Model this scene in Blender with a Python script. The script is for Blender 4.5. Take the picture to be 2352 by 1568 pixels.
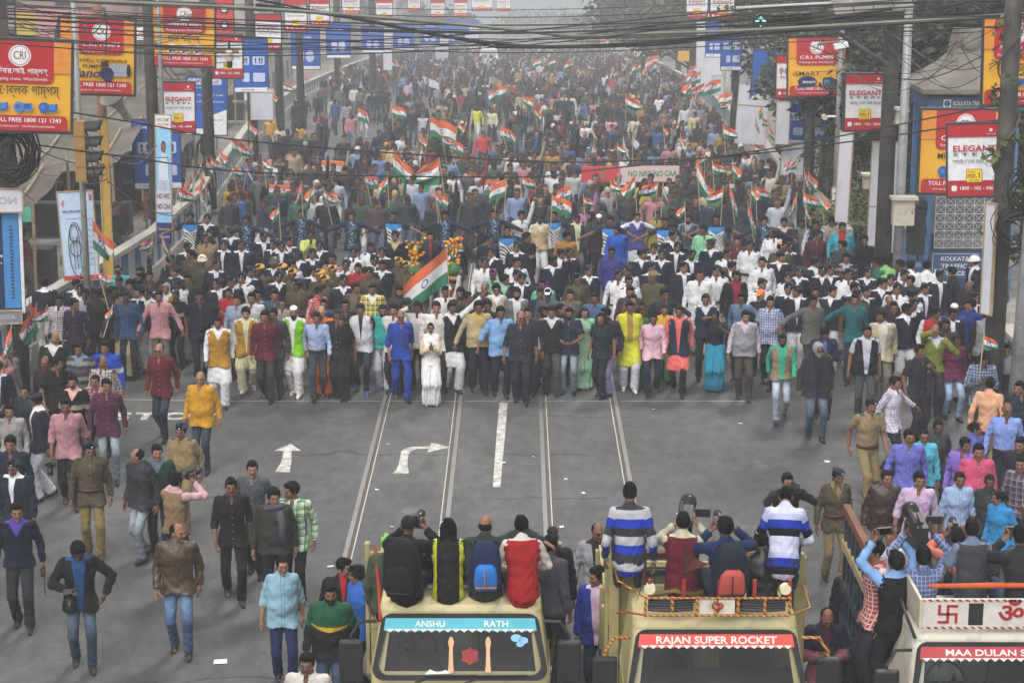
import bpy, bmesh, math, random
import numpy as np
from mathutils import Vector, Matrix, Euler
R = math.radians
rnd = random.Random(7)
SC = bpy.context.scene
for _o in list(bpy.data.objects): bpy.data.objects.remove(_o, do_unlink=True)
COL = SC.collection

# ---------------------------------------------------------------- camera, world, sun, exposure
CAM_H = 9.28
FPX, CXP, CYP = 4573.0, 1176.0, 784.0            # focal length and centre in 2352x1568 picture units (70 mm lens)
PITCH = math.atan(1088 / FPX); YAW = math.atan(14 / FPX / math.cos(PITCH))
cd = bpy.data.cameras.new('camera'); cd.sensor_width = 36.0; cd.lens = 70.0
cd.clip_start = 0.5; cd.clip_end = 4000
cam = bpy.data.objects.new('camera', cd); COL.objects.link(cam)
cam.location = (0, 0, CAM_H); cam.rotation_euler = (math.pi / 2 - PITCH, 0, YAW)
SC.camera = cam
SC.render.resolution_x = 1024; SC.render.resolution_y = 682

SUN_EL, SUN_ROT = R(52), R(200)
w = bpy.data.worlds.new('World'); SC.world = w; w.use_nodes = True
nt = w.node_tree; nt.nodes.clear()
sky = nt.nodes.new('ShaderNodeTexSky'); sky.sky_type = 'NISHITA'; sky.sun_disc = False
sky.sun_elevation = SUN_EL; sky.sun_rotation = SUN_ROT
sky.air_density = 1.0; sky.dust_density = 6.0; sky.ozone_density = 1.0
hs = nt.nodes.new('ShaderNodeHueSaturation'); hs.inputs['Saturation'].default_value = 0.32
bg = nt.nodes.new('ShaderNodeBackground'); bg.inputs['Strength'].default_value = 0.135
wo = nt.nodes.new('ShaderNodeOutputWorld')
nt.links.new(sky.outputs[0], hs.inputs['Color']); nt.links.new(hs.outputs[0], bg.inputs[0]); nt.links.new(bg.outputs[0], wo.inputs[0])
sl = bpy.data.lights.new('sun', 'SUN'); sl.energy = 1.5; sl.angle = R(12); sl.color = (1.0, 0.96, 0.9)
so = bpy.data.objects.new('sun', sl); COL.objects.link(so); so.location = (0, 0, 60)
so.rotation_euler = (math.pi / 2 - SUN_EL, 0, R(180) - SUN_ROT + R(180))
SC.view_settings.view_transform = 'Standard'; SC.view_settings.look = 'None'
SC.view_settings.gamma = 1.0; SC.view_settings.use_curve_mapping = False
SC.view_settings.exposure = 0.68
SC.cycles.use_denoising = True
SC.cycles.max_bounces = 5; SC.cycles.diffuse_bounces = 3; SC.cycles.glossy_bounces = 2
SC.cycles.transmission_bounces = 4; SC.cycles.transparent_max_bounces = 6; SC.cycles.volume_bounces = 6

# ---------------------------------------------------------------- terrain height and the picture-to-place helpers
def road(y):
    if y < 40: return 0.0
    t = y - 40
    return -0.068 * t * t / 40 if t < 20 else -0.068 * (t - 10)
def ray(u, v):
    x = (u - CXP) / FPX; y = (CYP - v) / FPX
    cp, sp = math.cos(PITCH), math.sin(PITCH)
    d = (x, cp + sp * y, -sp + cp * y)
    c, s = math.cos(YAW), math.sin(YAW)
    return (d[0] * c - d[1] * s, d[0] * s + d[1] * c, d[2])
def at(u, v, dz=0.0):
    """the point dz above the road that shows at picture position u, v"""
    d = ray(u, v); t = 5.0
    while t < 900:
        if CAM_H + d[2] * t <= road(d[1] * t) + dz:
            lo, hi = t - 0.5, t
            for _ in range(16):
                m = (lo + hi) / 2
                if CAM_H + d[2] * m <= road(d[1] * m) + dz: hi = m
                else: lo = m
            t = hi; break
        t += 0.5
    return Vector((d[0] * t, d[1] * t, road(d[1] * t) + dz))
def aty(u, v, Y):
    d = ray(u, v); t = Y / d[1]
    return Vector((d[0] * t, Y, CAM_H + d[2] * t))
def pxm(Y, z=0.0):
    """picture units per metre at distance Y and height z"""
    return FPX / (Y * math.cos(PITCH) - (z - CAM_H) * math.sin(PITCH))

# ---------------------------------------------------------------- materials
MATS = {}
def nmat(name):
    m = bpy.data.materials.new(name); m.use_nodes = True
    t = m.node_tree; b = t.nodes['Principled BSDF']
    return m, t, b
class N:
    """small node-graph writer"""
    def __init__(s, t): s.t = t
    def new(s, k, **kw):
        n = s.t.nodes.new(k)
        for a, v in kw.items(): setattr(n, a, v)
        return n
    def put(s, inp, v):
        if isinstance(v, bpy.types.NodeSocket): s.t.links.new(v, inp)
        elif isinstance(v, (tuple, list)) and len(v) == 3 and inp.type == 'RGBA': inp.default_value = (*v, 1)
        else: inp.default_value = v
    def m(s, op, a, b=0.0, c=None):
        n = s.new('ShaderNodeMath', operation=op); s.put(n.inputs[0], a); s.put(n.inputs[1], b)
        if c is not None: s.put(n.inputs[2], c)
        return n.outputs[0]
    def mix(s, f, a, b, mode='MIX'):
        n = s.new('ShaderNodeMix', data_type='RGBA', blend_type=mode)
        s.put(n.inputs[0], f); s.put(n.inputs[6], a); s.put(n.inputs[7], b)
        return n.outputs[2]
    def noise(s, vec, scale, detail=3, rough=0.55):
        n = s.new('ShaderNodeTexNoise'); n.inputs['Scale'].default_value = scale
        n.inputs['Detail'].default_value = detail; n.inputs['Roughness'].default_value = rough
        if vec is not None: s.put(n.inputs['Vector'], vec)
        return n.outputs[0]
    def ramp(s, f, lo, hi, a=0.0, b=1.0):
        n = s.new('ShaderNodeMapRange'); s.put(n.inputs[0], f); n.inputs[1].default_value = lo; n.inputs[2].default_value = hi
        n.inputs[3].default_value = a; n.inputs[4].default_value = b
        return n.outputs[0]
    def scale(s, vec, sx, sy, sz):
        n = s.new('ShaderNodeMapping'); s.put(n.inputs[0], vec); n.inputs['Scale'].default_value = (sx, sy, sz)
        return n.outputs[0]
    def xyz(s, vec):
        n = s.new('ShaderNodeSeparateXYZ'); s.put(n.inputs[0], vec); return n.outputs
    def bump(s, h, strength=0.3, dist=0.02):
        n = s.new('ShaderNodeBump'); n.inputs['Strength'].default_value = strength; n.inputs['Distance'].default_value = dist
        s.put(n.inputs['Height'], h); return n.outputs[0]
def lin(c):
    """sRGB hex or 0-255 triple to linear"""
    if isinstance(c, str):
        c = c.rpartition(':')[2].split(',')[0]; c = tuple(int(c[i:i + 2], 16) for i in (0, 2, 4))
    return tuple(((v / 255) / 12.92 if v <= 10 else (((v / 255) + 0.055) / 1.055) ** 2.4) for v in c)
def mat(name, col, rough=0.7, var=0.15, scale=3.0, metal=0.0, bump=0.0, spec=0.4, dirt=None, emit=None, coords='Object'):
    key = ('m', name)
    if key in MATS: return MATS[key]
    m, t, b = nmat(name); g = N(t)
    co = g.new('ShaderNodeTexCoord').outputs[coords]
    n1 = g.noise(co, scale, 5)
    dark = tuple(c * (1 - var) for c in col); lite = tuple(min(1, c * (1 + var)) for c in col)
    c = g.mix(g.ramp(n1, 0.3, 0.7), dark, lite)
    if dirt:
        dcol, amt, dsc = dirt
        n2 = g.noise(co, dsc, 6, 0.65)
        c = g.mix(g.ramp(n2, 0.62 - amt * 0.3, 0.72), c, dcol)
    g.put(b.inputs['Base Color'], c); b.inputs['Roughness'].default_value = rough; b.inputs['Metallic'].default_value = metal
    b.inputs['Specular IOR Level'].default_value = spec
    if bump: g.put(b.inputs['Normal'], g.bump(g.noise(co, scale * 8, 4), bump))
    if emit:
        g.put(b.inputs['Emission Color'], emit[0]); b.inputs['Emission Strength'].default_value = emit[1]
    MATS[key] = m
    return m

# ---------------------------------------------------------------- mesh building
class MB:
    def __init__(s): s.v = []; s.f = []; s.mi = []
    def add(s, vs, fs, mi=0):
        o = len(s.v); s.v.extend([tuple(p) for p in vs]); s.f.extend([tuple(i + o for i in f) for f in fs]); s.mi.extend([mi] * len(fs)); return s
    def box(s, c, sz, rot=None, mi=0, taper=1.0):
        hx, hy, hz = sz[0] / 2, sz[1] / 2, sz[2] / 2
        P = [Vector((x * hx * (taper if z > 0 else 1), y * hy * (taper if z > 0 else 1), z * hz)) for z in (-1, 1) for y in (-1, 1) for x in (-1, 1)]
        if rot is not None:
            M = rot if isinstance(rot, Matrix) else Euler(rot).to_matrix(); P = [M @ p for p in P]
        c = Vector(c)
        return s.add([p + c for p in P], [(0, 2, 3, 1), (4, 5, 7, 6), (0, 1, 5, 4), (2, 6, 7, 3), (0, 4, 6, 2), (1, 3, 7, 5)], mi)
    def tube(s, pts, r, n=8, mi=0, cap=True):
        pts = [Vector(p) for p in pts]; rs = r if isinstance(r, (list, tuple)) else [r] * len(pts)
        vs = []; fs = []; prev = None
        for i, p in enumerate(pts):
            d = (pts[min(i + 1, len(pts) - 1)] - pts[max(i - 1, 0)]).normalized()
            if prev is None:
                a = Vector((0, 0, 1)) if abs(d.z) < 0.9 else Vector((1, 0, 0)); x = d.cross(a).normalized()
            else: x = (prev - d * prev.dot(d)).normalized()
            prev = x; y = d.cross(x)
            for k in range(n):
                an = 2 * math.pi * k / n; vs.append(p + (x * math.cos(an) + y * math.sin(an)) * rs[i])
        for i in range(len(pts) - 1):
            for k in range(n):
                a = i * n + k; b = i * n + (k + 1) % n; fs.append((a, b, b + n, a + n))
        if cap:
            fs.append(tuple(range(n - 1, -1, -1))); fs.append(tuple((len(pts) - 1) * n + k for k in range(n)))
        return s.add(vs, fs, mi)
    def prism(s, poly, M, depth, mi=0):
        """poly: 2-D outline in the local XZ plane, extruded along local Y by depth; M places it"""
        n = len(poly)
        vs = [M @ Vector((x, 0, z)) for x, z in poly] + [M @ Vector((x, depth, z)) for x, z in poly]
        fs = [tuple(range(n)), tuple(range(2 * n - 1, n - 1, -1))] + [(i, i + n, (i + 1) % n + n, (i + 1) % n) for i in range(n)]
        return s.add(vs, fs, mi)
    def lathe(s, prof, n=16, M=None, mi=0, sx=1, sy=1):
        vs = []; fs = []
        for r, z in prof:
            for k in range(n):
                a = 2 * math.pi * k / n; p = Vector((r * math.cos(a) * sx, r * math.sin(a) * sy, z)); vs.append(M @ p if M else p)
        for i in range(len(prof) - 1):
            for k in range(n):
                a = i * n + k; b = i * n + (k + 1) % n; fs.append((a, b, b + n, a + n))
        fs.append(tuple(range(n - 1, -1, -1))); fs.append(tuple((len(prof) - 1) * n + k for k in range(n)))
        return s.add(vs, fs, mi)
    def mesh(s, name, mats, smooth=False):
        me = bpy.data.meshes.new(name); me.from_pydata(s.v, [], s.f); me.update()
        for m in (mats if isinstance(mats, (list, tuple)) else [mats]): me.materials.append(m)
        me.polygons.foreach_set('material_index', s.mi)
        if smooth: me.polygons.foreach_set('use_smooth', [True] * len(me.polygons))
        return me
    def obj(s, name, mats, parent=None, smooth=False, loc=None):
        return link(name, s.mesh(name, mats, smooth), parent, loc)
def link(name, data, parent=None, loc=None):
    o = bpy.data.objects.new(name, data); COL.objects.link(o)
    if parent is not None: o.parent = parent
    if loc is not None: o.location = loc
    return o
def tag(o, label=None, cat=None, group=None, kind=None):
    if label: o['label'] = label
    if cat: o['category'] = cat
    if group: o['group'] = group
    if kind: o['kind'] = kind
    return o
def thing(name, label, cat, loc=(0, 0, 0), group=None, rz=0.0):
    o = bpy.data.objects.new(name, None); COL.objects.link(o); o.location = loc; o.rotation_euler = (0, 0, rz); o.empty_display_size = 0.2
    return tag(o, label, cat, group)
def text(body, size, M, mt, parent=None, bold=0.0, sx=1.0, align='CENTER', name='lettering', shear=0.0, space=1.0, ext=0.0, fitw=None):
    """flat lettering; M: local XZ plane facing -Y"""
    c = bpy.data.curves.new(name, 'FONT'); c.body = body; c.size = size; c.align_x = align; c.align_y = 'CENTER'
    c.offset = bold * size; c.shear = shear; c.space_character = space; c.resolution_u = 3; c.extrude = ext; c.materials.append(mt)
    o = bpy.data.objects.new(name, c); COL.objects.link(o)
    me = bpy.data.meshes.new_from_object(o); bpy.data.objects.remove(o); bpy.data.curves.remove(c)
    o = link(name, me, parent)
    if fitw is not None and len(me.vertices):
        xs = [q.co.x for q in me.vertices]; sx = fitw / max(1e-3, max(xs) - min(xs))
    o.matrix_local = M @ Matrix.Rotation(math.pi / 2, 4, 'X') @ Matrix.Diagonal((sx, 1, 1, 1))
    return o
# ================================================================ people: bodies and clothes from blended distance fields
V3 = lambda *a: np.array(a, dtype=np.float64)
def unit(v): return v / (np.linalg.norm(v) + 1e-9)
def ik(a, t, l1, l2, pole):
    d = t - a; L = np.linalg.norm(d); L2 = min(L, (l1 + l2) * 0.998); u = d / (L + 1e-9)
    t = a + u * L2
    c = (l1 * l1 + L2 * L2 - l2 * l2) / (2 * l1 * L2); c = max(-1, min(1, c)); s = math.sqrt(1 - c * c)
    p = pole - u * np.dot(pole, u); p = unit(p)
    return a + u * (l1 * c) + p * (l1 * s), t
def rotm(rx=0, ry=0, rz=0): return np.array(Euler((R(rx), R(ry), R(rz))).to_matrix())

class Grid:
    def __init__(s, lo, hi, h):
        s.lo = np.array(lo, float); s.h = h; s.n = np.maximum(4, np.ceil((np.array(hi) - lo) / h).astype(int) + 1)
        s.ax = [s.lo[i] + np.arange(s.n[i]) * h for i in range(3)]
        s.D = np.full(s.n, 0.3)
    def sub(s, lo, hi):
        i0 = np.clip(np.floor((lo - s.lo) / s.h).astype(int), 0, s.n - 1); i1 = np.clip(np.ceil((hi - s.lo) / s.h).astype(int) + 1, 1, s.n)
        sl = tuple(slice(a, b) for a, b in zip(i0, i1))
        if any(q.stop <= q.start for q in sl): return None, None
        return sl, np.stack(np.meshgrid(*[s.ax[k][sl[k]] for k in range(3)], indexing='ij'), -1)
    def union(s, sl, d, k):
        a = s.D[sl]
        if k > 0:
            hh = np.clip(0.5 + 0.5 * (a - d) / k, 0, 1); s.D[sl] = a * (1 - hh) + d * hh - k * hh * (1 - hh)
        else: s.D[sl] = np.minimum(a, d)
    def cone(s, a, b, ra, rb, k=0.03, sq=None, cut=False):
        """round cone from a to b; sq=(rotation, ysquash, origin): distances measured in a frame squashed front to back; cut: flat end at b"""
        m = max(ra, rb) + k + 0.04
        sl, P = s.sub(np.minimum(a, b) - m, np.maximum(a, b) + m)
        if sl is None: return
        if sq is not None:
            Rm, q, o = sq; P = (P - o) @ Rm; P = P * np.array([1, q, 1]); a = ((a - o) @ Rm) * np.array([1, q, 1]); b = ((b - o) @ Rm) * np.array([1, q, 1])
        ab = b - a; L2 = ab @ ab + 1e-12; t = np.clip(((P - a) @ ab) / L2, 0, 1)
        d = np.linalg.norm(P - a - t[..., None] * ab, axis=-1) - (ra + (rb - ra) * t)
        if cut: d = np.maximum(d, (P - b) @ (ab / math.sqrt(L2)))
        s.union(sl, d, k)
    def ell(s, c, r, k=0.02, Rm=None, neg=False):
        r = np.array(r, float); m = r.max() + k + 0.03
        sl, P = s.sub(c - m, c + m)
        if sl is None: return
        P = P - c
        if Rm is not None: P = P @ Rm
        q = np.linalg.norm(P / r, axis=-1); q2 = np.linalg.norm(P / (r * r), axis=-1) + 1e-6
        d = q * (q - 1) / q2
        if neg:
            a = s.D[sl]; hh = np.clip(0.5 - 0.5 * (a + d) / k, 0, 1); s.D[sl] = a * (1 - hh) - d * hh + k * hh * (1 - hh)
        else: s.union(sl, d, k)
    def surf(s):
        D = np.pad(s.D, 1, constant_values=0.3); neg = D < 0
        acc = np.zeros([n - 1 for n in D.shape] + [3]); cnt = np.zeros([n - 1 for n in D.shape])
        cs = [slice(0, -1), slice(1, None)]
        for ax in range(3):
            o = [i for i in range(3) if i != ax]
            for p in (0, 1):
                for q in (0, 1):
                    ia = [None] * 3; ib = [None] * 3
                    ia[ax], ib[ax] = cs[0], cs[1]; ia[o[0]] = ib[o[0]] = cs[p]; ia[o[1]] = ib[o[1]] = cs[q]
                    A = D[tuple(ia)]; B = D[tuple(ib)]; x = (A < 0) != (B < 0)
                    t = np.where(x, A / np.where(x, A - B, 1), 0)
                    cnt += x; acc[..., ax] += t; acc[..., o[0]] += x * p; acc[..., o[1]] += x * q
        act = cnt > 0; idx = np.full(act.shape, -1); idx[act] = np.arange(act.sum())
        cell = np.argwhere(act); V = (cell + acc[act] / cnt[act][:, None] - 1) * s.h + s.lo
        F = []
        for ax in range(3):
            o = [(ax + 1) % 3, (ax + 2) % 3]
            ia = [slice(1, -1)] * 3; ib = [slice(1, -1)] * 3; ia[ax] = slice(0, -1); ib[ax] = slice(1, None)
            A = neg[tuple(ia)]; B = neg[tuple(ib)]; e = np.argwhere(A != B); fl = A[A != B]
            base = np.ones((len(e), 3), int); base[:, ax] = 0; g = e + base
            q = []
            for du, dv in ((-1, -1), (0, -1), (0, 0), (-1, 0)):
                c = g.copy(); c[:, o[0]] += du; c[:, o[1]] += dv; q.append(idx[c[:, 0], c[:, 1], c[:, 2]])
            q = np.stack(q, 1); q[~fl] = q[~fl][:, ::-1]; F.append(q)
        return V, np.concatenate(F)
def smooth_v(V, F, it=1, lam=0.5):
    for _ in range(it):
        acc = np.zeros_like(V); c = np.zeros(len(V))
        for i in range(4):
            a, b = F[:, i], F[:, (i + 1) % 4]
            np.add.at(acc, a, V[b]); np.add.at(c, a, 1); np.add.at(acc, b, V[a]); np.add.at(c, b, 1)
        V = V + lam * (acc / np.maximum(c, 1)[:, None] - V)
    return V
def vnormals(V, F):
    n = np.cross(V[F[:, 2]] - V[F[:, 0]], V[F[:, 3]] - V[F[:, 1]]); out = np.zeros_like(V)
    for i in range(4): np.add.at(out, F[:, i], n)
    return out / (np.linalg.norm(out, axis=1)[:, None] + 1e-12)
def subset(V, F, keep, extra=()):
    F = F[keep]; u = np.unique(F); m = np.full(len(V), -1); m[u] = np.arange(len(u))
    return (V[u], m[F]) + tuple(e[u] for e in extra)
def to_mesh(name, V, F, rest=None, mi=None, nm=1):
    me = bpy.data.meshes.new(name); me.vertices.add(len(V)); me.vertices.foreach_set('co', V.astype(np.float32).ravel())
    F = [tuple(f) for f in F] if isinstance(F, list) else F
    if isinstance(F, list):
        tot = [len(f) for f in F]; flat = [i for f in F for i in f]
    else: tot = np.full(len(F), F.shape[1]); flat = F.ravel()
    me.loops.add(len(flat)); me.loops.foreach_set('vertex_index', np.array(flat, np.int32))
    me.polygons.add(len(tot)); me.polygons.foreach_set('loop_start', np.concatenate([[0], np.cumsum(tot)[:-1]]).astype(np.int32))
    me.polygons.foreach_set('use_smooth', np.ones(len(tot), bool))
    for i in range(nm): me.materials.append(None)
    if mi is not None: me.polygons.foreach_set('material_index', np.array(mi, np.int32))
    if rest is not None:
        at_ = me.attributes.new('rest', 'FLOAT_VECTOR', 'POINT'); at_.data.foreach_set('vector', rest.astype(np.float32).ravel())
    me.update(calc_edges=True); me.validate()
    return me

# ---- the head, its hair and what is worn on it (head space: centre at the origin, face towards -Y)
def head_grid(h=0.0075, fem=False, heavy=0.0):
    g = Grid((-.11, -.14, -.23), (.11, .13, .14), h)
    w_ = 1 + heavy
    g.ell(V3(0, .014, .032), (.076, .096, .092), .01)
    g.cone(V3(0, -.03, -.01), V3(0, -.045, -.082), .060 * w_, .034 * w_, .04)
    for sx in (-1, 1):
        g.ell(V3(sx * .040 * w_, -.055, -.022), (.026, .030, .026), .03)
        g.ell(V3(sx * .034, -.028, -.066), (.028 * w_, .036, .03), .03)
        g.ell(V3(sx * .080, .012, -.004), (.011, .022, .033), .008, rotm(0, 0, sx * -18))
        g.ell(V3(sx * .030, -.083, .030), (.026, .014, .010), .014)
    g.ell(V3(0, -.079, -.096), (.020, .018, .017), .025)
    g.cone(V3(0, -.088, .020), V3(0, -.110, -.022), .009, .0135, .014)
    for sx in (-1, 1): g.ell(V3(sx * .013, -.099, -.028), (.010, .010, .008), .008)
    g.ell(V3(0, -.090, -.056), (.024, .010, .007), .008); g.ell(V3(0, -.088, -.067), (.020, .010, .007), .007)
    for sx in (-1, 1): g.ell(V3(sx * .032, -.096, .010), (.017, .013, .010), .010, neg=True)
    for sx in (-1, 1): g.ell(V3(sx * .032, -.080, .009), (.0125, .0125, .0095), .003)
    g.cone(V3(0, .022, -.07), V3(0, .030, -.21), .050 + .012 * heavy * 4 - (.006 if fem else 0), .056, .02)
    return g
def head_mesh(fem, heavy):
    g = head_grid(.0075, fem, heavy); V, F = g.surf(); V = smooth_v(V, F, 1, .3)
    C = V[F].mean(1); ax = np.abs(C[:, 0]); mi = np.zeros(len(F), int); fr = C[:, 1] < -.055
    e = ((ax - .032) / .015) ** 2 + ((C[:, 2] - .010) / .0075) ** 2 < 1; mi[e & fr] = 1
    br = (np.abs(ax - .033) < .022) & (np.abs(C[:, 2] - (.033 - .25 * np.maximum(0, ax - .035))) < .0055); mi[br & fr] = 1
    lp = ((C[:, 0] / .025) ** 2 + ((C[:, 2] + .061) / .011) ** 2 < 1) & (C[:, 1] < -.07); mi[lp] = 2
    return V, F, mi
def hair_mesh(kind):
    g = Grid((-.16, -.15, -.42), (.16, .22, .20), .0085)
    if kind in ('short', 'thick', 'wavy'):
        e = {'short': .010, 'thick': .018, 'wavy': .022}[kind]
        g.ell(V3(0, .020, .040), (.078 + e, .098 + e, .090 + e), .01)
        for sx in (-1, 1): g.ell(V3(sx * .070, .010, .02), (.016, .040, .048), .02)
        g.ell(V3(0, -.056, .105), (.060, .040, .030), .03)
    elif kind == 'receding':
        g.ell(V3(0, .034, .030), (.084, .094, .088), .01)
    elif kind == 'bald':
        g.ell(V3(0, .040, .000), (.086, .082, .058), .01)
    elif kind in ('bun', 'tied'):
        g.ell(V3(0, .020, .036), (.084, .104, .094), .01)
        for sx in (-1, 1): g.ell(V3(sx * .068, -.01, .03), (.018, .045, .05), .02)
        if kind == 'bun': g.ell(V3(0, .115, .02), (.045, .04, .045), .02)
        else: g.cone(V3(0, .10, .0), V3(0, .11, -.22), .038, .02, .03)
    elif kind in ('long', 'bob'):
        g.ell(V3(0, .022, .034), (.088, .106, .096), .01)
        z = -.36 if kind == 'long' else -.14
        for sx in (-1, 0, 1): g.cone(V3(sx * .062, .045, .0), V3(sx * .075, .075, z), .050, .038, .05)
        if kind == 'bob':
            for sx in (-1, 1): g.cone(V3(sx * .076, .0, .03), V3(sx * .082, .0, -.10), .028, .022, .03)
    P = np.stack(np.meshgrid(*g.ax, indexing='ij'), -1); x, y, z = P[..., 0], P[..., 1], P[..., 2]; ax = np.abs(x)
    if kind in ('short', 'thick', 'wavy', 'bun', 'tied', 'long', 'bob'):
        line = .070 - .35 * np.maximum(0, ax - .045)          # hairline over the forehead
        face = np.where(ax < .066, line, np.where(y < -.030, .02, -.02))
        cut = np.where(y < .0, face - z, (-.055 - .06 * 0) - z) if kind in ('short', 'thick', 'wavy') else np.where(y < -.012, face - z, -9.)
        g.D = np.maximum(g.D, cut)
    elif kind == 'receding':
        line = .055 + .6 * np.clip(y + .02, -.1, .0) * -1 + .0; g.D = np.maximum(g.D, np.where(y < -.035, line + .01 - z, -.055 - z))
        g.D = np.maximum(g.D, -.045 - y - .0 * z)
    elif kind == 'bald': g.D = np.maximum(g.D, np.maximum(-.02 - y, z - .048)); g.D = np.maximum(g.D, -.06 - z)
    V, F = g.surf(); nrm = vnormals(V, F); amp = {'wavy': .007, 'thick': .004, 'long': .007, 'bob': .004}.get(kind, .0025)
    V = V + nrm * (amp * (np.sin(V[:, 0] * 120 + 4 * np.sin(V[:, 2] * 60)) + np.sin(V[:, 1] * 95 + 5 * np.sin(V[:, 2] * 70 + V[:, 0] * 40))) * .6)[:, None]
    return to_mesh('hair', V, F)
def gear_mesh(kind):
    g = Grid((-.18, -.22, -.16), (.18, .18, .22), .0085); mi = None; nm = 1
    P = np.stack(np.meshgrid(*g.ax, indexing='ij'), -1)
    if kind == 'beret':
        g.ell(V3(0, .012, .062), (.086, .106, .032), .01); g.ell(V3(.022, .018, .095), (.108, .118, .036), .02, rotm(4, 14, 0))
        g.D = np.maximum(g.D, .040 + .12 * P[..., 1] * -1 - P[..., 2] - .01)
    elif kind == 'cap':
        g.ell(V3(0, .014, .055), (.087, .106, .086), .01); g.D = np.maximum(g.D, .050 - P[..., 2])
        g.ell(V3(0, -.115, .054), (.066, .070, .008), .01)
    elif kind == 'skullcap':
        g.ell(V3(0, .018, .055), (.085, .102, .080), .01); g.D = np.maximum(g.D, .064 - P[..., 2])
    elif kind == 'beanie':
        g.ell(V3(0, .014, .048), (.090, .110, .092), .01); g.D = np.maximum(g.D, np.where(P[..., 1] < -.02, .045, -.03) - P[..., 2])
    elif kind == 'hood':
        g.ell(V3(0, .024, .030), (.102, .118, .108), .02); g.cone(V3(0, .04, -.05), V3(0, .05, -.14), .09, .10, .05)
        g.ell(V3(0, -.105, -.02), (.068, .09, .092), .02, neg=True)
    elif kind == 'helmet':
        g.ell(V3(0, .012, .050), (.112, .130, .108), .01); g.D = np.maximum(g.D, .035 - P[..., 2])
        g.ell(V3(0, -.005, .040), (.132, .165, .012), .012)
    elif kind == 'scarf':
        g.ell(V3(0, .022, .026), (.092, .110, .104), .02); g.cone(V3(0, .03, -.06), V3(0, .02, -.15), .085, .11, .05)
        g.ell(V3(0, -.110, -.015), (.058, .075, .085), .015, neg=True)
    elif kind == 'turban':
        g.ell(V3(0, .016, .070), (.098, .116, .070), .02)
    elif kind == 'mask':
        g.ell(V3(0, -.062, -.055), (.052, .050, .046), .02)
    elif kind == 'moustache':
        for sx in (-1, 1): g.cone(V3(sx * .003, -.101, -.043), V3(sx * .028, -.088, -.052), .0075, .004, .006)
    elif kind == 'beard':
        hg = head_grid(.0085); g2 = Grid((-.11, -.14, -.23), (.11, .13, .14), .0085); g = g2; g.D = hg.D - .006
        P = np.stack(np.meshgrid(*g.ax, indexing='ij'), -1); x, y, z = np.abs(P[..., 0]), P[..., 1], P[..., 2]
        g.D = np.maximum(g.D, np.maximum(z + .042 - np.maximum(0, x - .045) * 1.6, y - .012)); g.D = np.maximum(g.D, -.135 - z)
        m = (x / .018) ** 2 + ((z + .062) / .010) ** 2; g.D = np.maximum(g.D, np.where(m < 1, .01, -1))
    elif kind == 'longbeard':
        g.cone(V3(0, -.075, -.085), V3(0, -.085, -.15), .040, .016, .02)
        for sx in (-1, 1): g.cone(V3(sx * .06, -.03, -.04), V3(sx * .03, -.08, -.10), .020, .02, .03)
    V, F = g.surf(); V = smooth_v(V, F, 1, .3)
    return to_mesh(kind, V, F)
def glasses_mesh(sun):
    b = MB()
    for sx in (-1, 1):
        pts = [(sx * .032 + .024 * math.cos(a), -.106, .011 + .018 * math.sin(a)) for a in np.linspace(0, 2 * math.pi, 11)]
        b.tube(pts, .0028, 4, 0, False)
        if sun: b.add([(sx * .032 + .023 * math.cos(a), -.1055, .011 + .017 * math.sin(a)) for a in np.linspace(0, 2 * math.pi, 10, False)], [tuple(range(10))], 0)
        b.tube([(sx * .056, -.104, .013), (sx * .080, -.06, .014), (sx * .083, .015, .006)], .0025, 4, 0)
    b.tube([(-.010, -.107, .014), (.010, -.107, .014)], .0025, 4, 0)
    me = b.mesh('glasses', []); me.materials.append(None); return me
def shoe_mesh(kind):
    g = Grid((-.07, -.22, -.02), (.07, .13, .16), .009)
    g.cone(V3(0, .045, .045), V3(0, -.04, .050), .040, .038, .02); g.cone(V3(0, -.04, .045), V3(0, -.145, .030), .042, .030, .03)
    g.cone(V3(0, .035, .05), V3(0, .03, .11), .040, .042, .02)
    P = np.stack(np.meshgrid(*g.ax, indexing='ij'), -1); g.D = np.maximum(g.D, -P[..., 2])
    V, F = g.surf(); V = smooth_v(V, F, 1, .3); mi = (V[F].mean(1)[:, 2] < .020).astype(int)
    return to_mesh('shoe', V, F, mi=mi, nm=2)
def hand_parts(kind, side):
    """palm and five fingers along +Z=towards the fingertips, palm facing +X*side ... joined to the wrist at the origin"""
    b = MB(); curl = {'relax': 22, 'fist': 78, 'flat': 5, 'hold': 50}[kind]
    b.lathe([(.024, -.03), (.026, .0), (.036, .03), (.040, .06), (.038, .085), (.030, .093)], 8, None, 0, .48, 1.0)
    for i, (yy, L) in enumerate(((-.030, .070), (-.010, .080), (.010, .075), (.028, .058))):
        p = Vector((0, yy, .086)); an = 0; pts = [p - Vector((0, 0, .01))]; rr = [.0095]
        for j, f in enumerate((.45, .30, .25)):
            an += R(curl + i * 4) * (.8 if j == 0 else .75); d = Vector((-math.sin(an), (yy * .6), math.cos(an))).normalized(); p = p + d * L * f * 1.05; pts.append(p); rr.append((.0090, .0082, .0062)[j])
        b.tube(pts, rr, 5)
    t = R(35 + curl * .3)
    b.tube([(0, -.030, .02), (-.010, -.052, .045), (-.018 - .02 * math.sin(t), -.052, .075), (-.024 - .03 * math.sin(t), -.042, .098)], [.013, .012, .010, .007], 5)
    V = np.array(b.v); V[:, 0] *= -side                                          # palm towards the body's middle line
    F = b.f if side < 0 else [tuple(reversed(f)) for f in b.f]
    return V, F
_C = {}
def cached(key, fn, *a):
    if key not in _C: _C[key] = fn(*a)
    return _C[key]

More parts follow.
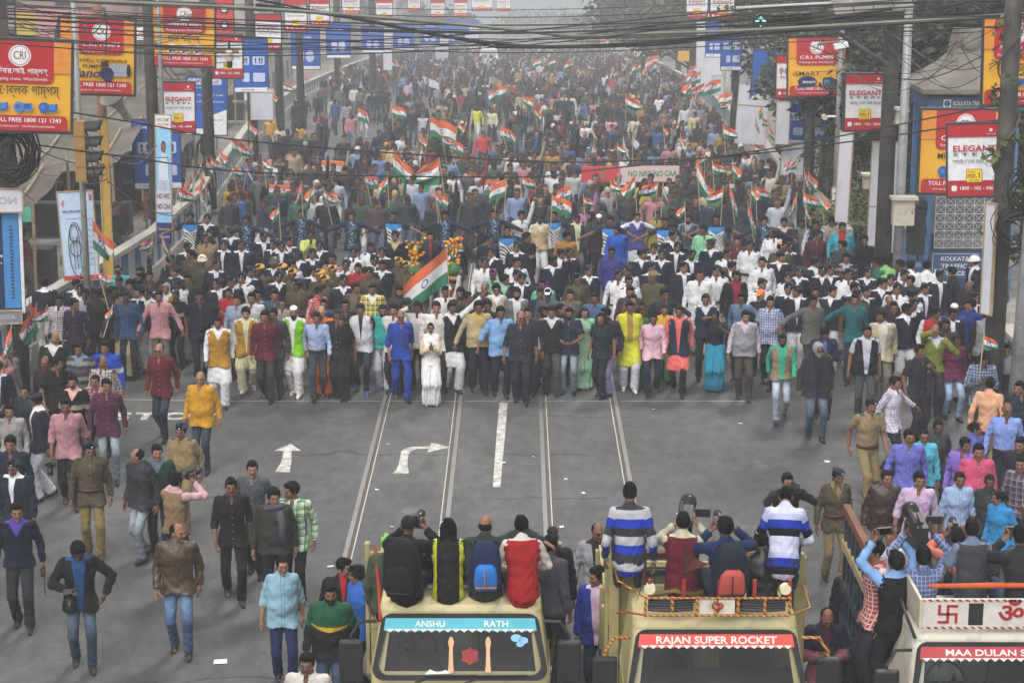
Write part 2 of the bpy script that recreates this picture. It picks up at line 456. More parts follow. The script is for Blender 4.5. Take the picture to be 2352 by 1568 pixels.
# ---- poses: wrists relative to their shoulder in the torso frame, ankles absolute, in a 1.70 m figure facing -Y
def P_(**k): return k
POSES = {
 'stand': P_(), 'walkA': P_(aL=(.09, -.17, .085, 0), aR=(-.09, .22, .12, 28), wL=(.06, .10, -.50), wR=(-.06, -.14, -.49)),
 'walkB': P_(aL=(.085, .20, .13, 35), aR=(-.085, -.26, .10, -16), wL=(.05, -.20, -.46), wR=(-.05, .15, -.48), lean=4),
 'walkC': P_(aL=(.10, -.12, .085, 0), aR=(-.08, .12, .09, 8), wL=(.10, .04, -.51), wR=(-.12, -.02, -.51), hy=14),
 'chain': P_(wL=(.50, -.06, -.20), wR=(-.50, -.06, -.20), aL=(.13, -.05, .085, 0), aR=(-.13, .08, .085, 0), hL='fist', hR='fist'),
 'link': P_(wL=(.24, -.05, -.46), wR=(-.24, -.05, -.46), aL=(.09, -.12, .085, 0), aR=(-.09, .12, .10, 15), hL='fist', hR='fist'),
 'namaste': P_(wL=(-.13, -.27, -.17), wR=(.13, -.27, -.17), pL=(.6, .2, -1), pR=(-.6, .2, -1), hL='flat', hR='flat', dirL=(-.2, -.25, 1), dirR=(.2, -.25, 1), hp=-8),
 'wave': P_(wL=(.36, -.18, .40), pL=(1, .3, -.6), wR=(-.05, -.02, -.51), hL='flat', aL=(.09, -.12, .085, 0), aR=(-.09, .14, .10, 15)),
 'raise': P_(wL=(.10, -.10, .52), pL=(1, -.2, 0), wR=(-.07, -.04, -.50), hL='fist'),
 'camera': P_(wL=(-.06, -.26, .13), wR=(.02, -.24, .14), pL=(1, -.2, -.7), pR=(-1, -.2, -.7), hL='hold', hR='hold', hp=3),
 'camup': P_(wL=(-.02, -.24, .34), wR=(.02, -.24, .34), pL=(1, -.3, -.3), pR=(-1, -.3, -.3), hL='hold', hR='hold', hp=-8),
 'phone': P_(wL=(-.08, -.26, -.22), wR=(.06, -.26, -.20), pL=(.7, .5, -1), pR=(-.7, .5, -1), hL='hold', hR='hold', hp=24),
 'cambelly': P_(wR=(.04, -.24, -.26), pR=(-1, .4, -.5), wL=(.12, -.14, -.38), pL=(1, .5, -.2), hR='hold', hp=30, aL=(.10, -.14, .085, 0), aR=(-.09, .15, .10, 18)),
 'belly': P_(wL=(-.10, -.22, -.34), wR=(.10, -.22, -.34), pL=(1, .5, -.3), pR=(-1, .5, -.3), hL='fist', hR='fist'),
 'mouth': P_(wR=(.14, -.20, .02), pR=(-.8, -.2, -.8), wL=(.06, -.06, -.50), hR='fist', hp=5),
 'chest': P_(wL=(-.12, -.24, -.06), pL=(1, -.1, -.8), wR=(-.07, -.02, -.51), hL='fist', hp=-3),
 'ear': P_(wR=(.10, -.06, .16), pR=(-1, -.3, -.6), wL=(-.02, -.24, -.02), pL=(1, -.1, -.8), hR='hold', hL='fist', hy=-30),
 'outL': P_(wL=(.42, -.10, -.30), wR=(-.05, .08, -.50), aL=(.09, .12, .10, 16), aR=(-.09, -.16, .085, 0)),
 'outR': P_(wR=(-.44, -.10, -.24), wL=(.06, -.06, -.50), aL=(.09, .12, .10, 16), aR=(-.09, -.16, .085, 0)),
 'lookL': P_(hy=55, wL=(.07, .05, -.51), wR=(-.07, -.08, -.50), aL=(.10, -.12, .085, 0), aR=(-.08, .14, .10, 15)),
 'lookR': P_(hy=-50, wL=(.07, .05, -.51), wR=(-.07, -.08, -.50), aL=(.10, -.12, .085, 0), aR=(-.08, .14, .10, 15)),
 'salam': P_(wR=(.02, -.16, .20), pR=(-1, -.2, -.4), wL=(.06, -.05, -.50), hR='flat', dirR=(.6, -.3, .7)),
 'sit': P_(sit=1, wL=(-.02, -.30, -.30), wR=(.02, -.30, -.30), pL=(1, .4, -.5), pR=(-1, .4, -.5), lean=10),
 'sitcam': P_(sit=1, wL=(-.06, -.26, .10), wR=(.02, -.24, .12), pL=(1, -.1, -.8), pR=(-1, -.1, -.8), hL='hold', hR='hold', lean=6),
 'situp': P_(sit=1, wL=(-.01, -.22, .36), wR=(.01, -.22, .36), pL=(1, -.2, 0), pR=(-1, -.2, 0), hL='hold', hR='hold', lean=2, hp=-6),
 'sitprop': P_(sit=1, wL=(.10, -.10, -.47), wR=(-.11, -.06, -.49), lean=8, hp=6),
 'sithug': P_(sit=1, wL=(-.10, -.20, -.36), wR=(-.48, .02, .02), pR=(-.2, .2, 1), hR='flat', lean=5, hy=-18),
 'sitdown': P_(sit=1, wL=(-.06, -.30, -.26), wR=(.06, -.30, -.26), pL=(1, .4, -.5), pR=(-1, .4, -.5), lean=22, hp=26),
 'crouch': P_(lean=26, wL=(-.06, -.26, .14), wR=(.02, -.24, .15), pL=(1, -.2, -.7), pR=(-1, -.2, -.7), hL='hold', hR='hold', hp=-16, aL=(.14, -.20, .085, 0), aR=(-.14, .12, .085, 0), drop=.12),
}
class Rig: pass
def solve(pose, fem=False):
    p = POSES[pose]; r = Rig(); sit = p.get('sit'); r.pose = p
    drop = p.get('drop', 0.0)
    if not sit and not drop: drop = .012 + .5 * abs(p.get('aL', (0, 0))[1] - p.get('aR', (0, 0))[1]) ** 2 * .35
    r.pel = V3(0, 0, .93 - drop) if not sit else V3(0, 0, .115)
    r.T = rotm(p.get('lean', 2)); up = r.T @ V3(0, 0, 1)
    o = r.pel - V3(0, 0, .93) * 0
    tf = lambda x, y, z: r.pel + r.T @ V3(x, y, z - .93)
    r.tf = tf; sw = .160 if fem else .177
    r.sh = {1: tf(sw, .012, 1.385), -1: tf(-sw, .012, 1.385)}; r.hip = {1: r.pel + V3(.085, 0, -.03), -1: r.pel + V3(-.085, 0, -.03)}
    r.el = {}; r.wr = {}; r.kn = {}; r.an = {}; r.fp = {}; r.hd = {}
    for sgn, s in ((1, 'L'), (-1, 'R')):
        w_ = V3(*p.get('w' + s, (sgn * .09, -.04, -.52))); pole = V3(*p.get('p' + s, (sgn * .35, 1, -.2)))
        r.el[sgn], r.wr[sgn] = ik(r.sh[sgn], r.sh[sgn] + r.T @ w_, .29, .25, r.T @ pole)
        r.hd[sgn] = unit(r.T @ V3(*p['dir' + s])) if 'dir' + s in p else unit(r.wr[sgn] - r.el[sgn])
        if sit:
            a = V3(sgn * .12, -.46, -.26); r.kn[sgn], r.an[sgn] = ik(r.hip[sgn], a, .44, .42, V3(sgn * .2, -1, 1.2)); r.fp[sgn] = 8
        else:
            a = p.get('a' + s, (sgn * .10, -.02, .085, 0)); r.kn[sgn], r.an[sgn] = ik(r.hip[sgn], V3(*a[:3]), .435, .42, V3(sgn * .12, -1, 0)); r.fp[sgn] = a[3]
    Rh = r.T @ rotm(p.get('hp', 4), 0, p.get('hy', 0)); r.Rh = Rh
    r.hc = r.pel + r.T @ V3(0, .005, 1.455 - .93) + Rh @ V3(0, -.020, .110)
    r.top = r.hc + Rh @ V3(0, 0, .122)
    return r
def limb_rest(P, segs, x0, z0):
    """coordinates along a limb as though it hung straight down from (x0, z0)"""
    best = np.full(len(P), 9.); out = np.zeros((len(P), 3)); s0 = 0.0
    for a, b in segs:
        ab = b - a; L = np.linalg.norm(ab); t = np.clip((P - a) @ ab / (L * L), 0, 1); d = P - a - t[:, None] * ab; dn = np.linalg.norm(d, axis=1)
        k = dn < best; best = np.where(k, dn, best)
        out[k] = np.stack([x0 + d[k][:, 0], d[k][:, 1], z0 - (s0 + t[k] * L)], 1); s0 += L
    return out, best
VOX = {0: .0155, 1: .022}
def proto_body(pose, fem, heavy, lod):
    r = solve(pose, fem); g = Grid(np.minimum(r.an[1], r.an[-1]).clip(max=0) * 0 + np.array([-.85, -.75, -.5 if r.pose.get('sit') else -.02]), (.85, .45, 2.1), .020 if lod == 0 else .026)
    sq = (r.T, 1.4, r.pel)
    g.cone(r.tf(0, 0, .90), r.tf(0, 0, 1.10), .125, .115, .03, sq); g.cone(r.tf(0, 0, 1.10), r.tf(0, 0, 1.30), .115, .135, .03, sq)
    g.cone(r.tf(-.12, .01, 1.37), r.tf(.12, .01, 1.37), .045, .045, .05)
    g.cone(r.tf(0, .012, 1.36), r.tf(0, .008, 1.47), .062, .050, .03)
    for s in (1, -1):
        g.cone(r.sh[s], r.el[s], .047, .040, .03); g.cone(r.el[s], r.wr[s], .040, .029, .02)
        g.cone(r.hip[s], r.kn[s], .075, .052, .03); g.cone(r.kn[s], r.an[s], .052, .038, .02)
        fd = V3(0, -math.cos(R(r.fp[s])), -math.sin(R(r.fp[s]))); g.cone(r.an[s] + V3(0, .02, -.03), r.an[s] + fd * .12 + V3(0, 0, -.045), .032, .026, .02)
    V, F = g.surf(); V = smooth_v(V, F, 1, .4); mi = [0] * len(F); F = [tuple(f) for f in F.tolist()]
    hv, hf, hm = cached(('head', fem, heavy), head_mesh, fem, heavy)
    parts = [((hv * .90) @ r.Rh.T + r.hc, [tuple(f) for f in hf.tolist()], hm.tolist())]
    for s in (1, -1):
        kind = r.pose.get('hL' if s > 0 else 'hR', 'relax'); v, f = cached(('hand', kind, s), hand_parts, kind, s)
        z = r.hd[s]; y = unit(V3(0, 1, 0) - z * z[1]) if abs(z[1]) < .9 else unit(V3(0, 0, 1) - z * z[2]); x = np.cross(y, z); M = np.stack([x, y, z], 1)
        parts.append((v @ M.T + r.wr[s], f, [0] * len(f)))
    for v, f, m in parts:
        o = len(V); V = np.concatenate([V, v]); F += [tuple(i + o for i in q) for q in f]; mi += m
    return to_mesh('person', V, F, mi=mi, nm=3), r
def proto_upper(pose, fem, heavy, lod, sleeve, hem, fit, part):
    key = ('uf', pose, fem, heavy, lod, sleeve, hem, fit)
    if key not in _C:
        r = solve(pose, fem); zlo = r.pel[2] + hem - .93 - .1
        g = Grid((-.80, -.70, zlo), (.80, .42, 2.0), VOX[lod]); sq = (r.T, 1.42, r.pel); b = heavy; ft = fit
        g.cone(r.tf(0, .0, .90), r.tf(0, 0, 1.08), .162 + ft + b * .25, .150 + ft + b * .45, .03, sq)
        g.cone(r.tf(0, 0, 1.08), r.tf(0, 0, 1.27), .150 + ft + b * .45, .168 + ft + b * .12, .04, sq)
        g.cone(r.tf(0, 0, 1.27), r.tf(0, .008, 1.36), .168 + ft, .118 + ft * .5, .04, sq)
        if b: g.ell(r.tf(0, -.060, 1.06), (.135 + b * .2, .085 + b * .25, .14), .06, r.T)
        if fem: g.ell(r.tf(0, -.085, 1.245), (.125, .055, .065), .05, r.T)
        sx = .150 if not fem else .134
        g.cone(r.tf(-sx, .012, 1.372), r.tf(sx, .012, 1.372), .054 + ft * .6, .054 + ft * .6, .05)
        g.cone(r.tf(0, .014, 1.37), r.tf(0, .010, 1.455), .078, .066, .035)
        if hem < .9:
            fl = .02 if hem > .7 else .055
            a = r.tf(0, 0, .90) if not r.pose.get('sit') else r.tf(0, 0, .94); e = V3(a[0], a[1], a[2]) + V3(0, -.01, hem - .93)
            g.cone(a, e, .162 + ft + b * .2, .164 + ft + fl + b * .2, .03, (np.eye(3), 1.32, r.pel), True)
        if hem < .9 and not r.pose.get('sit'):
            for q_ in (1, -1): g.cone(r.hip[q_] + V3(0, .0, -.02), r.hip[q_] * .35 + r.kn[q_] * .65 + V3(0, 0, -.10 if hem < .6 else .02), .104 + ft + b * .1, .108 + ft + (.02 if hem < .6 else 0), .05)
        if not r.pose.get('sit'):
            P2 = np.stack(np.meshgrid(*g.ax, indexing='ij'), -1); loc = (P2 - r.pel) @ r.T
            hz = hem - .93 + .012 * np.cos(np.clip(loc[..., 0] / .2, -1, 1) * math.pi) * (1 if hem > .6 else 0)
            g.D = np.maximum(g.D, hz - loc[..., 2])
        Dt = g.D.copy()
        for s in (1, -1):
            ra = .053 + ft * .7
            if sleeve == 'long':
                g.cone(r.sh[s], r.el[s], ra + .004, ra - .008, .035); g.cone(r.el[s], r.wr[s], ra - .006, .038 + ft * .5, .02, None, True)
            elif sleeve == 'roll':
                g.cone(r.sh[s], r.el[s], ra + .004, ra - .006, .035); g.cone(r.el[s], r.el[s] * .6 + r.wr[s] * .4, ra - .004, ra - .006, .02, None, True)
            elif sleeve == 'short':
                g.cone(r.sh[s], r.sh[s] * .28 + r.el[s] * .72, ra + .006, ra + .008, .035, None, True)
        V, F = g.surf(); V = smooth_v(V, F, 1, .35)
        loc = (V - r.pel) @ r.T + V3(0, 0, .93); rest = loc.copy(); arm = np.zeros(len(V), bool)
        gi = np.clip(np.rint((V - g.lo) / g.h).astype(int), 0, np.array(Dt.shape) - 1); far = Dt[gi[:, 0], gi[:, 1], gi[:, 2]] > .017
        for s in (1, -1):
            lr, d = limb_rest(V, [(r.sh[s], r.el[s]), (r.el[s], r.wr[s])], s * .28, 1.40)
            k = far & (d < .16) & (s * loc[:, 0] > -.02 if not r.pose.get('pL') and not r.pose.get('pR') else d < .10); arm |= k; rest[k] = lr[k]
        nrm = vnormals(V, F); q = rest
        w_ = .0030 * np.sin(52 * q[:, 2] + 6 * np.sin(11 * q[:, 0] + 7 * q[:, 1])) + .0026 * np.sin(30 * np.abs(q[:, 0]) - 44 * q[:, 2] + 5 * np.sin(13 * q[:, 1]))
        w_ *= np.where(arm, 1.15, np.clip(1.25 - (q[:, 2] - .95) * 1.7, .35, 1.1))
        V = V + nrm * w_[:, None]
        _C[key] = (V, F, rest, arm)
    V, F, rest, arm = _C[key]
    if part == 'all': return to_mesh('upper', V, F, rest)
    fa = arm[F].sum(1) >= 2; keep = fa if part == 'sleeves' else ~fa
    n = vnormals(V, F)
    V2 = V + n * (.008 if part == 'torso' else -.002)
    v, f, q = subset(V2, F, keep, (rest,))
    return to_mesh(part, v, f, q)
def proto_lower(pose, fem, heavy, lod, kind):
    r = solve(pose, fem); g = Grid((-.42, -.80, -.5 if r.pose.get('sit') else -.02), (.42, .55, r.pel[2] + .14), VOX[lod]); b = heavy
    wid = {'trouser': (.088, .068, .066), 'jeans': (.086, .064, .056), 'pajama': (.100, .086, .082), 'slim': (.080, .056, .046), 'skirt': 0, 'lungi': 0, 'shorts': (.10, .09, .07)}[kind]
    g.cone(r.pel + V3(-.055, .012, -.01), r.pel + V3(.055, .012, -.01), .110 + b * .2, .110 + b * .2, .04)
    g.cone(r.pel + V3(0, 0, -.02), r.pel + r.T @ V3(0, 0, .10), .14 + b * .25, .135 + b * .35, .03, (r.T, 1.35, r.pel))
    if wid:
        for s in (1, -1):
            g.cone(r.hip[s] + V3(0, .01, -.01), r.kn[s], wid[0] + b * .12, wid[1], .035)
            e = r.an[s] + unit(r.an[s] - r.kn[s]) * .012; g.cone(r.kn[s], e, wid[1], wid[2], .02, None, True)
            if kind in ('trouser', 'jeans', 'pajama'): g.ell(r.an[s] + unit(r.kn[s] - r.an[s]) * .03, (wid[2] + .004, wid[2] + .006, .03), .02)
    else:
        mid = (r.an[1] + r.an[-1]) / 2; g.cone(r.pel + V3(0, 0, -.05), V3(mid[0], mid[1] * .5, .10), .155 + b * .2, .178, .04, (np.eye(3), 1.15, r.pel))
        for s in (1, -1): g.cone(r.kn[s], r.an[s] + V3(0, 0, .0), .085, .095, .06); g.cone(r.hip[s], r.kn[s], .125, .11, .05)
        P2 = np.stack(np.meshgrid(*g.ax, indexing='ij'), -1); g.D = np.maximum(g.D, .035 - P2[..., 2])
    V, F = g.surf(); V = smooth_v(V, F, 1, .35)
    rest = V.copy()
    for s in (1, -1):
        lr, d = limb_rest(V, [(r.hip[s], r.kn[s]), (r.kn[s], r.an[s])], s * .10, .90); k = (d < .16) & (s * V[:, 0] > 0); rest[k] = lr[k]
    nrm = vnormals(V, F); q = rest
    if wid: w_ = .0034 * np.sin(48 * q[:, 2] + 8 * np.sin(18 * q[:, 0] + 12 * q[:, 1])) * np.clip(1.5 - np.abs(q[:, 2] - .45) * 2.2, .35, 1) + .003 * np.sin(60 * q[:, 2] + 30 * q[:, 0]) * (q[:, 2] < .30)
    else:
        an = np.arctan2(V[:, 0], -V[:, 1]); w_ = .016 * np.sin(an * 15 + 2 * np.sin(an * 3)) * np.clip((.9 - V[:, 2]) * 1.6, 0, 1)
    return to_mesh('lower', V + nrm * w_[:, None], F, rest)
# ================================================================ cloth, skin and hair materials
def cloth(spec, neck=None, strap=None, front=None, frontw=.05, rough=.85, kindx='', placket=False):
    """spec: 'hex' or 'pattern:hex,hex..'; neck: colour of shirt collar and V; strap: epaulettes; front: colour of what an open front shows"""
    key = ('c', spec, neck, strap, front, frontw, rough, kindx, placket)
    if key in MATS: return MATS[key]
    m, t, b = nmat('cloth'); g = N(t)
    rest = g.new('ShaderNodeAttribute', attribute_name='rest').outputs['Vector']
    oc = g.new('ShaderNodeTexCoord').outputs['Object']
    x, y, z = g.xyz(rest); axx = g.m('ABSOLUTE', x)
    pat, _, cs = spec.rpartition(':'); cs = [lin(c) for c in cs.split(',')]; c1 = cs[0]; c2 = cs[-1]
    def line(co, f, wd): return g.m('LESS_THAN', g.m('FRACT', g.m('ADD', g.m('MULTIPLY', co, f), 50.3)), wd)
    if pat == 'ck':                                     # thin lines both ways
        c = g.mix(g.m('MAXIMUM', line(x, 22, .22), line(z, 22, .22)), c1, c2)
        if len(cs) > 2: c = g.mix(g.m('MAXIMUM', line(x, 11, .12), line(z, 11, .12)), c, cs[1])
    elif pat == 'pl':                                   # broad plaid
        a = line(x, 11, .5); d = line(z, 11, .5)
        c = g.mix(g.m('MULTIPLY', g.m('ADD', a, d), .5), c1, c2)
        if len(cs) > 2: c = g.mix(g.m('MAXIMUM', line(x, 11, .12), line(z, 11, .12)), c, cs[1])
    elif pat == 'vs': c = g.mix(line(x, 34, .4), c1, c2)
    elif pat == 'hs':
        c = c1; n = len(cs); f = g.m('FRACT', g.m('ADD', g.m('MULTIPLY', z, 3.9), 50.12))
        for i in range(1, n): c = g.mix(g.m('GREATER_THAN', f, i / n), c, cs[i])
    elif pat == 'fs': c = g.mix(line(z, 42, .45), c1, c2)
    elif pat == 'bs':                                   # banded striped jumper: fine stripes with a plain band
        c = g.mix(line(z, 55, .45), c1, c2)
        f = g.m('FRACT', g.m('ADD', g.m('MULTIPLY', z, 2.7), 50.28))
        c = g.mix(g.m('GREATER_THAN', f, .42), c, cs[1]); c = g.mix(g.m('GREATER_THAN', f, .62), c, cs[2]); c = g.mix(g.m('GREATER_THAN', f, .85), c, c2)
    elif pat == 'ch':                                   # one pale band across the chest
        c = g.mix(g.m('MULTIPLY', g.m('GREATER_THAN', z, 1.14), g.m('LESS_THAN', z, 1.22)), c1, c2)
    elif pat == 'up': c = g.mix(g.m('GREATER_THAN', z, 1.20), c1, c2)
    elif pat == 'dt': c = g.mix(g.m('GREATER_THAN', g.noise(g.scale(rest, 30, 30, 30), 1.6, 1), .66), c1, c2)
    elif pat == 'sp':                                   # sports shirt: sky yoke, white front with dark slashes, navy sides
        fr = g.m('MULTIPLY', g.m('LESS_THAN', axx, .20), g.m('LESS_THAN', y, .05))
        sl = g.new('ShaderNodeTexWave', wave_type='BANDS', bands_direction='DIAGONAL'); sl.inputs['Scale'].default_value = 8; sl.inputs['Distortion'].default_value = 3; g.put(sl.inputs[0], rest)
        w_ = g.mix(g.m('MULTIPLY', g.m('LESS_THAN', sl.outputs[1], .30), g.m('LESS_THAN', z, 1.24)), lin('e4e4e0'), lin('22252c'))
        w_ = g.mix(g.m('GREATER_THAN', z, g.m('ADD', 1.245, g.m('MULTIPLY', axx, .45))), w_, lin('3584c8')); c = g.mix(fr, c1, w_)
        c = g.mix(g.m('GREATER_THAN', z, 1.40), c, c1)
    elif pat == 'sd':
        fr = g.m('LESS_THAN', axx, .12); n_ = g.noise(g.scale(rest, 60, 60, 28), 1.0, 3)
        k = g.m('MULTIPLY', fr, g.m('GREATER_THAN', g.m('SUBTRACT', n_, g.m('MULTIPLY', axx, .8)), .545)); c = g.mix(k, c1, lin('9fc4e6'))
    elif pat == 'je':
        f = g.m('MULTIPLY', g.ramp(g.m('ABSOLUTE', g.m('SUBTRACT', z, .66)), .22, .02), g.ramp(y, .02, -.05)); c = g.mix(g.m('MULTIPLY', f, .75), c1, c2)
        c = g.mix(g.m('LESS_THAN', z, .0), c, c2)
    elif pat == 'bd':                                   # border at the hem
        c = g.mix(g.m('LESS_THAN', z, .16), c1, c2)
    elif pat == 'sq':                                   # sleeves of a second colour
        c = g.mix(g.m('GREATER_THAN', axx, .225), c1, c2)
    elif pat == 'em':                                   # embroidered panel down the front
        c = g.mix(g.m('MULTIPLY', g.m('LESS_THAN', axx, .055), g.m('MULTIPLY', g.m('LESS_THAN', y, 0), g.m('GREATER_THAN', z, .98))), c1, c2)
    elif pat == 'tr':                                   # green and black anorak with a yellow flash
        c = g.mix(g.m('GREATER_THAN', z, 1.17), c1, cs[1]); c = g.mix(g.m('MULTIPLY', g.m('GREATER_THAN', z, g.m('ADD', 1.16, g.m('MULTIPLY', axx, .2))), g.m('LESS_THAN', z, 1.215)), c, c2)
    elif pat == 'sd2':                                  # side flashes
        c = g.mix(g.m('MULTIPLY', g.m('GREATER_THAN', axx, .135), g.m('LESS_THAN', axx, .20)), c1, c2)
    else: c = c1
    if front:
        wf = g.m('ADD', frontw, g.m('MULTIPLY', g.m('SUBTRACT', z, 1.1), .10))
        c = g.mix(g.m('MULTIPLY', g.m('LESS_THAN', axx, wf), g.m('LESS_THAN', y, 0)), c, lin(front))
    if neck:
        k = g.m('MULTIPLY', g.m('LESS_THAN', axx, g.m('MULTIPLY', g.m('SUBTRACT', z, {'': 1.285, 'p': 1.30}.get(kindx, 1.36)), .42 if kindx == 'p' else .62)), g.m('LESS_THAN', y, .03))
        if kindx in ('', 'p'): k = g.m('MAXIMUM', k, g.m('MULTIPLY', g.m('GREATER_THAN', z, 1.432), g.m('LESS_THAN', axx, .15)))
        c = g.mix(k, c, lin(neck))
    if strap:
        k = g.m('MULTIPLY', g.m('MULTIPLY', g.m('GREATER_THAN', axx, .095), g.m('LESS_THAN', axx, .225)), g.m('MULTIPLY', g.m('GREATER_THAN', z, 1.392), g.m('LESS_THAN', g.m('ABSOLUTE', y), .035)))
        c = g.mix(k, c, lin(strap))
    if placket:
        k = g.m('MULTIPLY', g.m('LESS_THAN', g.m('ABSOLUTE', g.m('SUBTRACT', axx, .017)), .0035), g.m('LESS_THAN', y, 0)); c = g.mix(g.m('MULTIPLY', k, .45), c, (.02, .02, .02))
        k = g.m('MULTIPLY', g.m('LESS_THAN', axx, .006), g.m('MULTIPLY', g.m('LESS_THAN', g.m('FRACT', g.m('MULTIPLY', z, 11)), .13), g.m('LESS_THAN', y, 0))); c = g.mix(g.m('MULTIPLY', k, .5), c, (.7, .7, .68))
        k = g.m('MULTIPLY', g.m('MULTIPLY', g.m('GREATER_THAN', x, .05), g.m('LESS_THAN', x, .14)), g.m('MULTIPLY', g.m('LESS_THAN', g.m('ABSOLUTE', g.m('SUBTRACT', z, 1.285)), .004), g.m('LESS_THAN', y, 0))); c = g.mix(g.m('MULTIPLY', k, .5), c, (.02, .02, .02))
    nz = g.noise(oc, 9, 4); c = g.mix(.8, c, g.mix(g.ramp(nz, .3, .7), (.62, .62, .62), (1, 1, 1)), 'MULTIPLY')
    g.put(b.inputs['Base Color'], c); b.inputs['Roughness'].default_value = rough; b.inputs['Specular IOR Level'].default_value = .25 if rough > .6 else .5
    wv = g.noise(g.scale(oc, 1, 1, .45), 26, 3, .6)
    g.put(b.inputs['Normal'], g.bump(g.m('ADD', g.m('MULTIPLY', wv, .35), g.m('MULTIPLY', g.m('ABSOLUTE', g.m('SUBTRACT', g.noise(g.scale(rest, 9, 9, 4.5), 1.0, 3, .6), .5)), -4.0)), .42, .018))
    MATS[key] = m
    return m
SKINS = ['90684f', '805a44', '6e4b38', '573a2a', 'a27b62', '452b20']
def skin(i):
    key = ('skin', i)
    if key not in MATS:
        m = mat('skin_%d' % i, lin(SKINS[i]), .55, .12, 14, spec=.35); MATS[key] = m
    return MATS[key]
def collar_mesh():
    b = MB(); n = 18; vs = []
    for rr, z, w_ in ((.066, .020, 0), (.078, .030, 0), (.104, -.018, 1)):
        for k in range(n + 1):
            a = R(-90 + 16 + 328 * k / n); tip = w_ * max(0, 1 - min(k, n - k) / 3.0); vs.append((rr * math.cos(a) * 1.02, (rr + .030 * tip) * math.sin(a) * .92, z - .035 * tip))
    m_ = n + 1; b.add(vs, [(j * m_ + k, j * m_ + k + 1, j * m_ + k + 1 + m_, j * m_ + k + m_) for j in range(2) for k in range(n)]); return b.mesh('collar', [None], True)
def simple(c, rough=.7, name='plain', spec=.4):
    return mat('%s_%s_%.2f' % (name, c, rough), lin(c), rough, .12, 12, spec=spec)
HAIRK = dict(s='short', t='thick', w='wavy', r='receding', b='bald', n='bun', i='tied', l='long', o='bob', x=None)
LOWK = dict(tr='trouser', je='jeans', pj='pajama', sl='slim', sk='skirt', so='shorts')
PEOPLE = []; PBY = {}
def gear(kind): return cached(('gear', kind), gear_mesh, kind)
def fill(o, *ms):
    for i, m in enumerate(ms):
        if i < len(o.material_slots):
            o.material_slots[i].link = 'OBJECT'; o.material_slots[i].material = m
def person(u, v, pose, upper, lower, head, label=None, yaw=0.0, h=1.68, w=1.0, fem=False, heavy=0.0, sk=1, lod=0, shoes='1c1a1a', group=None, loc=None, base=0.0):
    """head top shows at u, v; upper/lower/head are short codes"""
    pk = (pose, fem, heavy, lod)
    w = w * .96
    bm_, r = cached(('body',) + pk, proto_body, *pk)
    sit = bool(r.pose.get('sit')); s = h / 1.70; top = r.top * s
    if loc is None:
        p = at(u, v, top[2] + base)
        a = R(yaw); ox = math.cos(a) * top[0] * w - math.sin(a) * top[1]; oy = math.sin(a) * top[0] * w + math.cos(a) * top[1]
        loc = Vector((p.x - ox, p.y - oy, 0)); loc.z = road(loc.y) + base
    o = link('person', bm_); o.location = loc; o.rotation_euler = (0, 0, R(yaw)); o.scale = (s * w, s, s)
    # where the road falls away, the figure still stands upright on it
    hk = head.split('+')[0]; gr = head.split('+')[1:]; grey = 'gr' in gr
    hcol = simple('8a8782' if grey else '0b0908', .8, 'hair', .12); fill(o, skin(sk), simple('1a1210', .4, 'brow'), simple('6a3a30' if sk < 3 else '4a2620', .5, 'lip'))
    tag(o, label, 'person', group); o['_uv'] = (float(u), float(v))
    Mh = Matrix(np.vstack([np.hstack([r.Rh * .90, r.hc[:, None]]), [0, 0, 0, 1]]).tolist())
    def on_head(name, me, *ms):
        q = link(name, me, o); q.matrix_local = Mh; fill(q, *ms); return q
    covered = any(k in gr for k in ('be', 'ye', 'kb', 'he', 'sc', 'hd', 'tu', 'bn'))
    kind = HAIRK.get(hk)
    if kind and not any(k in gr for k in ('sc', 'hd', 'bn', 'tu')):
        on_head('hair', cached(('hair', 'short' if covered and kind in ('thick', 'wavy') else kind), hair_mesh, 'short' if covered and kind in ('thick', 'wavy') else kind), hcol)
    for k in gr:
        kk, _, cc = k.partition(':')
        if kk in ('be', 'ye', 'kb'):
            q = on_head('beret', gear('beret'), simple({'be': '14182a', 'ye': 'b98a35', 'kb': '6a5a3c'}[kk], .9, 'felt'))
            if kk == 'be':
                b_ = cached(('badge',), lambda: MB().lathe([(.0, 0), (.013, .001), (.012, .005), (.0, .006)], 8, Matrix.Translation((.02, -.105, .088)) @ Matrix.Rotation(R(80), 4, 'X')).mesh('badge', [None]))
                q2 = link('badge', b_, q); fill(q2, simple('c8c4b0', .3, 'badge', .8))
        elif kk == 'ca': on_head('cap', gear('cap'), simple(cc or '1c2233', .9))
        elif kk == 'sk': on_head('skullcap', gear('skullcap'), simple(cc or 'e4e2dc', .9))
        elif kk == 'bn': on_head('beanie', gear('beanie'), simple(cc or '151518', .95))
        elif kk == 'hd': on_head('hood', gear('hood'), simple(cc or '131316', .95))
        elif kk == 'he': on_head('helmet', gear('helmet'), simple(cc or 'd8d4c8', .35))
        elif kk == 'sc': on_head('headscarf', gear('scarf'), simple(cc or 'cfc2a4', .9))
        elif kk == 'tu': on_head('headband', gear('turban'), simple(cc or 'b0306a', .9))
        elif kk == 'mk': on_head('face_mask', gear('mask'), simple(cc or '16161a', .9))
        elif kk == 'mo': on_head('moustache', gear('moustache'), hcol)
        elif kk == 'bd': on_head('beard', gear('beard'), hcol)
        elif kk == 'lb': on_head('beard', gear('longbeard'), hcol)
        elif kk in ('gl', 'sg'): on_head('glasses', cached(('gl', kk), glasses_mesh, kk == 'sg'), simple('121214', .25, 'glass', .6))
    # clothes
    t_, _, cspec = upper.partition(' '); cs = cspec.split(); c1 = cs[0] if cs else None; c2 = cs[1] if len(cs) > 1 else None; c3 = cs[2] if len(cs) > 2 else None
